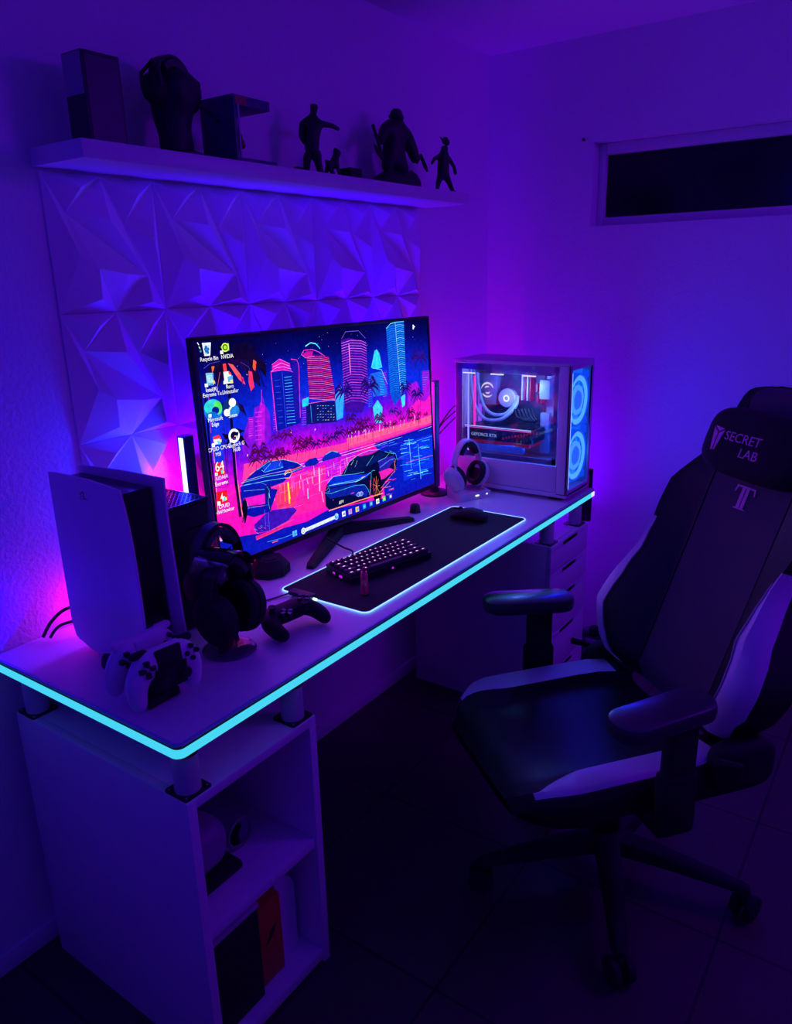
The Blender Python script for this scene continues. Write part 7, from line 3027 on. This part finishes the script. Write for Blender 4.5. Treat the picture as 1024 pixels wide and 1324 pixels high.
tag(B().box((0, 0, .018), (.056, .045, .036), .002).out('small_box', BLACKM), 'small plain dark box between the dog and the brawny figurine', 'box').location = (1.196, -.10, ZS)
br = fig('figurine', 'big brawny dark figurine braced on a rock', (1.425, -.098, ZS),
  [(-.005, 0, .085), (0, 0, .115), (.004, -.002, .150), (.002, -.006, .196), (.002, -.010, .207),
   (-.030, .006, .070), (-.034, .008, .045), (.030, -.006, .065), (.052, -.010, .040),
   (-.048, -.004, .165), (-.082, -.010, .130), (-.098, -.016, .118), (.055, -.006, .160), (.085, -.012, .115), (.098, -.020, .080), (-.028, 0, .168), (.034, 0, .166), (.002, -.012, .228)],
  [(0, 1), (1, 2), (2, 3), (3, 4), (0, 5), (5, 6), (0, 7), (7, 8), (2, 15), (15, 9), (9, 10), (10, 11), (2, 16), (16, 12), (12, 13), (13, 14), (4, 17)],
  [.030, .034, .036, .014, .022, .022, .017, .022, .017, .020, .015, .011, .024, .020, .014, .028, .030, .017])
rk = B(); random.seed(3)
ring = []
for z, s_ in ((0, 1), (.02, .96), (.036, .8), (.046, .55)):
    ring.append([((.125*math.cos(2*PI*k/14)*s_*(1+.12*math.sin(k*2.3)))+.018, .045*math.sin(2*PI*k/14)*s_, z*(1+.25*math.sin(k*1.7))) for k in range(14)])
rk.loft(ring).out('rock_base', FIGM, br)
B().tube([(-.128, -.014, .165), (-.108, -.016, .125), (-.086, -.018, .075)], .005, 8).out('club', FIGM, br)
B().tube([(-.086, -.018, .075), (-.110, -.018, .092), (-.128, -.018, .110)], [.006, .007, .003], 8).out('club', FIGM, br)
B().tube([(.098, -.020, .080), (.118, -.022, .105), (.140, -.024, .075), (.150, -.026, .060)], [.004, .006, .007, .004], 8).out('chain_blade', FIGM, br)
kd = fig('figurine', 'small dark figurine in a peaked cap at the far end of the wall shelf', (1.676, -.122, ZS),
  [(0, 0, .068), (.002, 0, .092), (.003, 0, .116), (.006, -.002, .134), (.008, -.003, .150),
   (-.018, .006, .040), (-.026, .008, .008), (-.018, -.004, .004), (.024, -.008, .040), (.044, -.012, .008), (.058, -.016, .004),
   (-.024, .004, .112), (-.056, .0, .102), (-.080, -.006, .084), (.030, -.006, .110), (.052, -.012, .088), (.054, -.018, .060)],
  [(0, 1), (1, 2), (2, 3), (3, 4), (0, 5), (5, 6), (6, 7), (0, 8), (8, 9), (9, 10), (2, 11), (11, 12), (12, 13), (2, 14), (14, 15), (15, 16)],
  [.016, .017, .016, .010, .017, .010, .007, .005, .010, .007, .005, .008, .006, .005, .008, .006, .006])
B().tube([(.022, -.004, .158), (.004, -.006, .164), (-.014, -.008, .162), (-.030, -.009, .170)], [.010, .012, .004, .002], 8).out('cap', FIGM, kd)
B().box((.008, -.004, .0012), (.11, .05, .0024), .001).out('base', FIGM, kd)

# ------------------------------------------------------------------ gaming chair
CHF = mat('charcoal_chair_fabric', (.085, .08, .09), .85, bump=.3, scale=350, vary=.12)
CHB = mat('black_chair_leather', (.010, .010, .011), .5, bump=.1, scale=200, vary=.1)
CHS = mat('dark_seat_leather', (.016, .016, .018), .42, bump=.1, scale=200, vary=.1)
CHW = mat('pale_chair_leather', (.80, .74, .80), .45, bump=.08, scale=200, vary=.05)
PIPE = mat('pale_piping', (.42, .36, .42), .5)
ch = thing('gaming_chair', 'black high-backed gaming chair with pale side stripes and a head pillow', 'chair', (.975, -1.055, 0), 52.3)
rec = R(20); BU = Vector((0, -math.sin(rec), math.cos(rec))); BN = Vector((0, math.cos(rec), math.sin(rec))); BO = Vector((0, -.14, .5))
def bp(x, s, n): return tuple(Vector((x, 0, 0))+BO+BU*s+BN*n)
def itp(tab, s):
    for (a, va), (b_, vb) in zip(tab, tab[1:]):
        if s <= b_:
            t = (s-a)/(b_-a); t = t*t*(3-2*t)*.5+t*.5; return va*(1-t)+vb*t
    return tab[-1][1]
WT = [(0, .215), (.05, .252), (.10, .285), (.15, .298), (.20, .292), (.27, .270), (.34, .246), (.40, .236), (.47, .246), (.53, .246), (.58, .212), (.64, .165), (.70, .148), (.76, .142), (.79, .136), (.81, .122), (.822, .098), (.828, .07)]
HT = [(0, .035), (.06, .075), (.15, .095), (.25, .085), (.35, .058), (.45, .040), (.55, .028), (.65, .012), (.75, .006), (.83, .0)]
SS = [0, .012, .03, .06, .09, .12, .15, .18, .22, .26, .30, .34, .38, .42, .46, .50, .53, .56, .60, .64, .68, .72, .76, .785, .80, .81, .817, .823, .828]
def stripe(s): return .016+.044*max(0, min(1, (.40-s)/.16))
rings = []
for s in SS:
    w, h = itp(WT, s), itp(HT, s); c1 = min(.128, w*.78)
    e_ = 0 if .02 < s < .795 else (-.02 if s < .02 else -.045*((s-.795)/.033)**2)
    wd = stripe(s)
    half = [(c1, e_), (c1+.012 if w > .2 else c1+(w-c1)*.2, e_+.002+h*.1), (w-wd if w > .2 else w-.02, h+e_), (w-wd*.55 if w > .2 else w-.012, h+.006+e_), (w-.008 if w > .2 else w-.006, h-.012+e_), (w, h-.045+e_*.5), (w-.004, -.035-.02*(1 if w > .2 else 0)), (min(w-.04, w*.85), -.075), (c1*.5, -.082)]
    r_ = [bp(x, s, n) for x, n in half]+[bp(-x, s, n) for x, n in half[::-1]]
    rings.append(r_)
nh = 9
def chm(i, j):
    k = j if j < nh else 2*nh-2-j     # mirrored strip index
    s = SS[i]
    if j == 2*nh-1: return 0
    if k in (2, 3, 4) and .012 <= s < .40: return 2
    return 1
B().loft(rings, mfun=chm, m=1).out('backrest', [CHF, CHB, CHW], ch, smooth=50)
# piping along the inner edge of each pale stripe
for sx in (-1, 1):
    B().tube([bp(sx*((itp(WT, s)-stripe(s)) if itp(WT, s) > .2 else itp(WT, s)-.02), s, itp(HT, s)+.0015) for s in [.03+.02*k for k in range(19)]], .0022, 6).out('piping', PIPE, ch)
    B().tube([bp(sx*(min(.128, itp(WT, s)-.035)+.002), s, .002) for s in [.05+.03*k for k in range(25)]], .002, 6).out('seam', CHB, ch)
# head pillow
pil = thing('head_pillow', 'black head pillow with pink lettering strapped to the chair', 'pillow', (0, 0, 0))
PM = Matrix.Translation((.975, -1.055, 0)) @ RZ(52.3)
def pillow_frame():
    R3 = PM.to_3x3(); o = PM @ Vector(bp(-.034, .665, .052)); X = R3 @ Vector((-1, 0, 0)); Y = R3 @ BU; Z = R3 @ BN
    return Matrix(((X.x, Y.x, Z.x, o.x), (X.y, Y.y, Z.y, o.y), (X.z, Y.z, Z.z, o.z), (0, 0, 0, 1)))
pil.matrix_world = pillow_frame()
B().ell((0, 0, 0), (.158, .084, .050), p=.55, u=40, v=24).out('cushion', FABRIC, pil, smooth=60)
PINKT = mat('rose_embroidery', (.85, .28, .60), .6, vary=.1)
lz = .0500
text('lettering', 'SECRET', .031, T(-.066, -.004, lz), PINKT, pil, .0008, sx=1.12)
text('lettering', 'LAB', .031, T(-.004, -.036, lz), PINKT, pil, .0008, sx=1.12)
lg = B()
for q in ([(-.106, .024), (-.073, .020), (-.0895, .011)], [(-.108, .021), (-.0915, .008), (-.0915, -.034), (-.0965, -.036)], [(-.0715, .017), (-.0880, .008), (-.0880, -.034), (-.0845, -.035)]):
    lg.prism(q, lz-.0006, lz+.0010)
lg.out('emblem', PINKT, pil)
# stitched T on the backrest
tm = Matrix.Identity(4)
tl = B()
def tp(pts):
    # 2D (right, up) on the backrest face, right = -x
    tl.loft([[bp(-p[0]+.006, .512+p[1], .0015) for p in pts], [bp(-p[0]+.006, .512+p[1], .003) for p in pts]])
tp([(-.031, .058), (.031, .058), (.034, .040), (.030, .040), (.026, .0535), (-.026, .0535), (-.030, .040), (-.034, .040)])
tp([(-.012, .054), (-.0015, .054), (-.0015, .003), (-.012, .003)]); tp([(.0015, .054), (.012, .054), (.012, .003), (.0015, .003)])
tp([(-.019, .003), (.019, .003), (.019, 0), (-.019, 0)])
tl.out('letter_emblem', PINKT, ch)
# seat
rings = []
YS = [.375, .372, .365, .350, .335, .32, .30, .28, .25, .22, .19, .15, .08, .0, -.06, -.11, -.15]
def seat_half(y):
    f = max(0, (y-.24)/.135); fr = f*f
    w = .268-.085*fr; zt = .462-.045*fr**1.5; zr = .498-.06*fr**1.3; zb = .385+.012*fr
    if y < -.05: w -= .03*(-.05-y)/.1
    tp_ = max(0, min(1, (y-.20)/.13)); ri = w-.082+.060*tp_*tp_
    return [(w-.125, zt), (w-.092, zt+.006), (ri, zr-.006), (w-.020, zr+.001), (w-.008, zr-.008), (w, zr-.035), (w-.004, zb+.03), (w-.03, zb), (.10, zb-.004)], w
for y in YS:
    hf, w = seat_half(y)
    if y > .36:
        k = (y-.36)/.015; hf = [(x*(1-.04*k), z-(z-.43)*.35*k) for x, z in hf]
    rings.append([(x, y, z) for x, z in hf]+[(-x, y, z) for x, z in hf[::-1]])
def stm(i, j):
    k = j if j < nh else 2*nh-2-j
    if j == 2*nh-1 or k == 0: return 0
    if k in (2, 3) and -.07 < YS[i] <= .335: return 1
    return 2
B().loft(rings, mfun=stm, m=2).out('seat', [CHS, CHW, CHB], ch, smooth=50)
# under-seat mechanism, gas lift, star base
mm = B(); mm.box((0, .05, .355), (.20, .30, .05), .01); mm.box((0, -.03, .325), (.15, .18, .05), .012); mm.out('tilt_mechanism', BLACKM, ch)
B().tube([(.10, .02, .345), (.20, .06, .335), (.27, .08, .330)], [.006, .006, .009], 8).out('lever', BLACKM, ch)
gl = B(); gl.lathe([(.030, .075), (.030, .20), (.024, .205), (.024, .31)], 24); gl.out('gas_lift', METAL, ch)
bsx = B().lathe([(.05, .075), (.055, .085), (.050, .125), (.036, .14)], 28).out('hub', BLACKM, ch)
for k in range(5):
    a = 9+72*k; M = RZ(a)
    lgb = B()
    rr2 = []
    for x, w, zb_, zt_ in ((.03, .034, .085, .130), (.12, .030, .085, .122), (.25, .024, .080, .104), (.335, .020, .074, .090), (.352, .012, .074, .086)):
        rr2.append([(x, -w, zb_), (x, w, zb_), (x, w*.8, zt_-.006), (x, w*.45, zt_), (x, -w*.45, zt_), (x, -w*.8, zt_-.006)])
    lgb.loft(rr2, M=M); leg = lgb.out('base_leg', BLACKM, ch)
    cs = B(); Mc = M @ T(.345, 0, .033) @ RZ(35+40*k)
    for sx in (-1, 1): cs.lathe([(.020, -.010), (.031, -.008), (.033, 0), (.031, .008), (.020, .010)], 24, M=Mc @ T(sx*.018, 0, 0) @ RY(90))
    cs.box((0, .004, .020), (.014, .03, .036), .004, M=Mc); cs.lathe([(.007, .02), (.007, .048)], 10, M=M @ T(.345, 0, .033))
    cs.out('caster', RUBBER, leg)
# recline hinge covers and side brackets
for sx in (-1, 1):
    hc = B(); hc.ell((sx*.262, -.155, .475), (.030, .085, .062), p=.6, u=24, v=12); hc.box((sx*.245, -.10, .415), (.030, .20, .050), .012); hc.out('hinge_cover', BLACKM, ch)
    B().tube([(sx*.292, -.13, .49), (sx*.305, -.10, .51), (sx*.305, -.05, .53)], [.008, .008, .010], 8).out('recline_lever' if sx > 0 else 'hinge_arm', BLACKM, ch)
# armrests
ARMT = mat('armrest_pad_foam', (.045, .045, .05), .32, vary=.08, coat=.2)
for sx, ax_, ay, aa in ((1, .312, .092, -14), (-1, -.300, .095, 8)):
    zt = .690
    arm = B(); arm.box((sx*.262, .06, .392), (.12, .075, .022), .006); arm.box((sx*.312, .055, .53), (.034, .072, .29), .010); arm.box((sx*.312, .055, .462), (.044, .084, .15), .012)
    ao = arm.out('armrest_post', BLACKM, ch)
    M = T(ax_, ay, 0) @ RZ(aa)
    out_ = rrect(.098, .255, .044, 7)
    pr2 = [(.80, zt-.040), (.97, zt-.034), (1.0, zt-.022), (1.0, zt-.012), (.96, zt-.003), (.86, zt)]
    B().loft([[(x*k_, y*(1-(1-k_)*.5), z) for x, y in out_] for k_, z in pr2], M=M).out('armrest_pad', ARMT, ao, smooth=45)
# ------------------------------------------------------------------ lights
def lamp(name, kind, loc, col, power, size=.3, to=None, size_y=None, spread=None):
    ld = bpy.data.lights.new(name, kind); ld.color = col; ld.energy = power
    if kind == 'AREA':
        ld.size = size
        if size_y: ld.shape = 'RECTANGLE'; ld.size_y = size_y
        if spread: ld.spread = R(spread)
    else: ld.shadow_soft_size = size
    o = bpy.data.objects.new(name, ld); COL.objects.link(o); o.location = loc
    if to is not None: o.rotation_euler = (Vector(to)-Vector(loc)).to_track_quat('-Z', 'Y').to_euler()
    return o
LAMPS = [
 ('room_fill', 'AREA', (-1.55, -1.0, 1.75), (0.000, 0.000, 1.000), 4.345, 1.0, (2.2, -.7, 1.4), 1.0),  # unseen fill added on the left to tint the whole room
 ('ceiling_fill', 'AREA', (.9, -1.9, 2.25), (0.000, 0.000, 1.000), 2.436, .8, (1.2, -1.0, 0), .8),  # added overhead fill aimed down, no fixture there
 ('bar_glow_far', 'AREA', (1.585, -.112, 1.02), (1.000, 0.000, 0.487), 1.026, .03, (1.75, .2, 1.02), .34),
 ('bar_glow_near', 'AREA', (.517, -.052, 1.0), (1.000, 0.000, 0.000), 2.538, .03, (.45, .2, .9), .34),
 ('bar_glow_side', 'AREA', (.492, -.08, 1.02), (0.000, 0.008, 1.000), 3.561, .03, (0, .0, 1.02), .34),
 ('console_fill', 'AREA', (.22, -.035, .83), (0.886, 0.000, 1.000), 0.200, .08, (.0, .02, .95), .08),  # lamp added behind the white console, which gives no light itself
 ('fan_glow', 'AREA', (1.81, -.62, 1.02), (0.000, 0.000, 1.000), 1.988, .16, (1.81, -2, 1.02), .36),
 ('monitor_glow', 'AREA', (1.03, -.165, 1.1), (0.167, 0.020, 1.000), 2.401, .9, (1.03, -2, .9), .5),
 ('corner_fill', 'AREA', (2.05, -.22, .60), (0.140, 0.000, 1.000), 6.126, .28, (2.0, -.2, 2.3), .36),  # fill added out of sight near the tower to brighten the corner walls
 ('rear_fill', 'POINT', (1.75, -2.7, 1.5), (1.000, 0.000, 0.667), 0.600, .12, None, None),  # unseen point fill added to redden the right wall
 ('monitor_back_glow', 'AREA', (1.03, -.10, 1.18), (0.031, 0.000, 1.000), 21.314, .8, (1.03, .2, 1.5), .1),
 ('left_fill', 'AREA', (-1.4, -2.5, 1.2), (0.042, 0.000, 1.000), 1.440, .6, (.8, -.9, .8), .6),  # extra fill added low on the left, out of view
 ('right_fill', 'AREA', (2.0, -2.6, 2.2), (0.178, 0.000, 1.000), 12.567, .5, (1.2, -.6, .8), .5),  # unseen fill added high on the right for the upper walls
 ('console_low_fill', 'AREA', (.03, -.05, .80), (0.000, 0.000, 1.000), 0.544, .06, (-.3, .0, 1.2), .06),  # small lamp added low beside the console to colour the wall
]
lamp('tower_spill', 'AREA', (1.700, -.36, 1.06), (.03, .14, 1), 1.1, .3, to=(.9, -.5, .6), size_y=.3)
lamp('tower_light', 'POINT', (1.775, -.37, 1.15), (.22, .34, 1), 1.6, .03)
for nm, kd_, lc, cc, pw_, sz, tt, sy in LAMPS: lamp(nm, kd_, lc, cc, pw_, sz, to=tt, size_y=sy)
w = bpy.data.worlds.new('night'); SC.world = w; w.use_nodes = True
w.node_tree.nodes['Background'].inputs['Color'].default_value = (.004, .003, .02, 1); w.node_tree.nodes['Background'].inputs['Strength'].default_value = 1
# ------------------------------------------------------------------ camera
cam = bpy.data.cameras.new('camera'); co = bpy.data.objects.new('camera', cam); COL.objects.link(co)
cam.sensor_fit = 'VERTICAL'; cam.sensor_height = 36; cam.lens = 983.2/1324*36; cam.clip_start = .02
co.matrix_world = Matrix(((0.573484, 0.253710, -0.778940, -0.708457), (-0.818875, 0.150089, -0.554001, -1.588199), (-0.023646, 0.955565, 0.293830, 1.543094), (0, 0, 0, 1)))
SC.camera = co
SC.view_settings.view_transform = 'Standard'; SC.view_settings.look = 'None'; SC.view_settings.exposure = 0; SC.view_settings.gamma = 1
SC.view_settings.use_curve_mapping = False
SC.cycles.use_denoising = True
SC.cycles.max_bounces = 8; SC.cycles.transparent_max_bounces = 16; SC.cycles.sample_clamp_indirect = 3
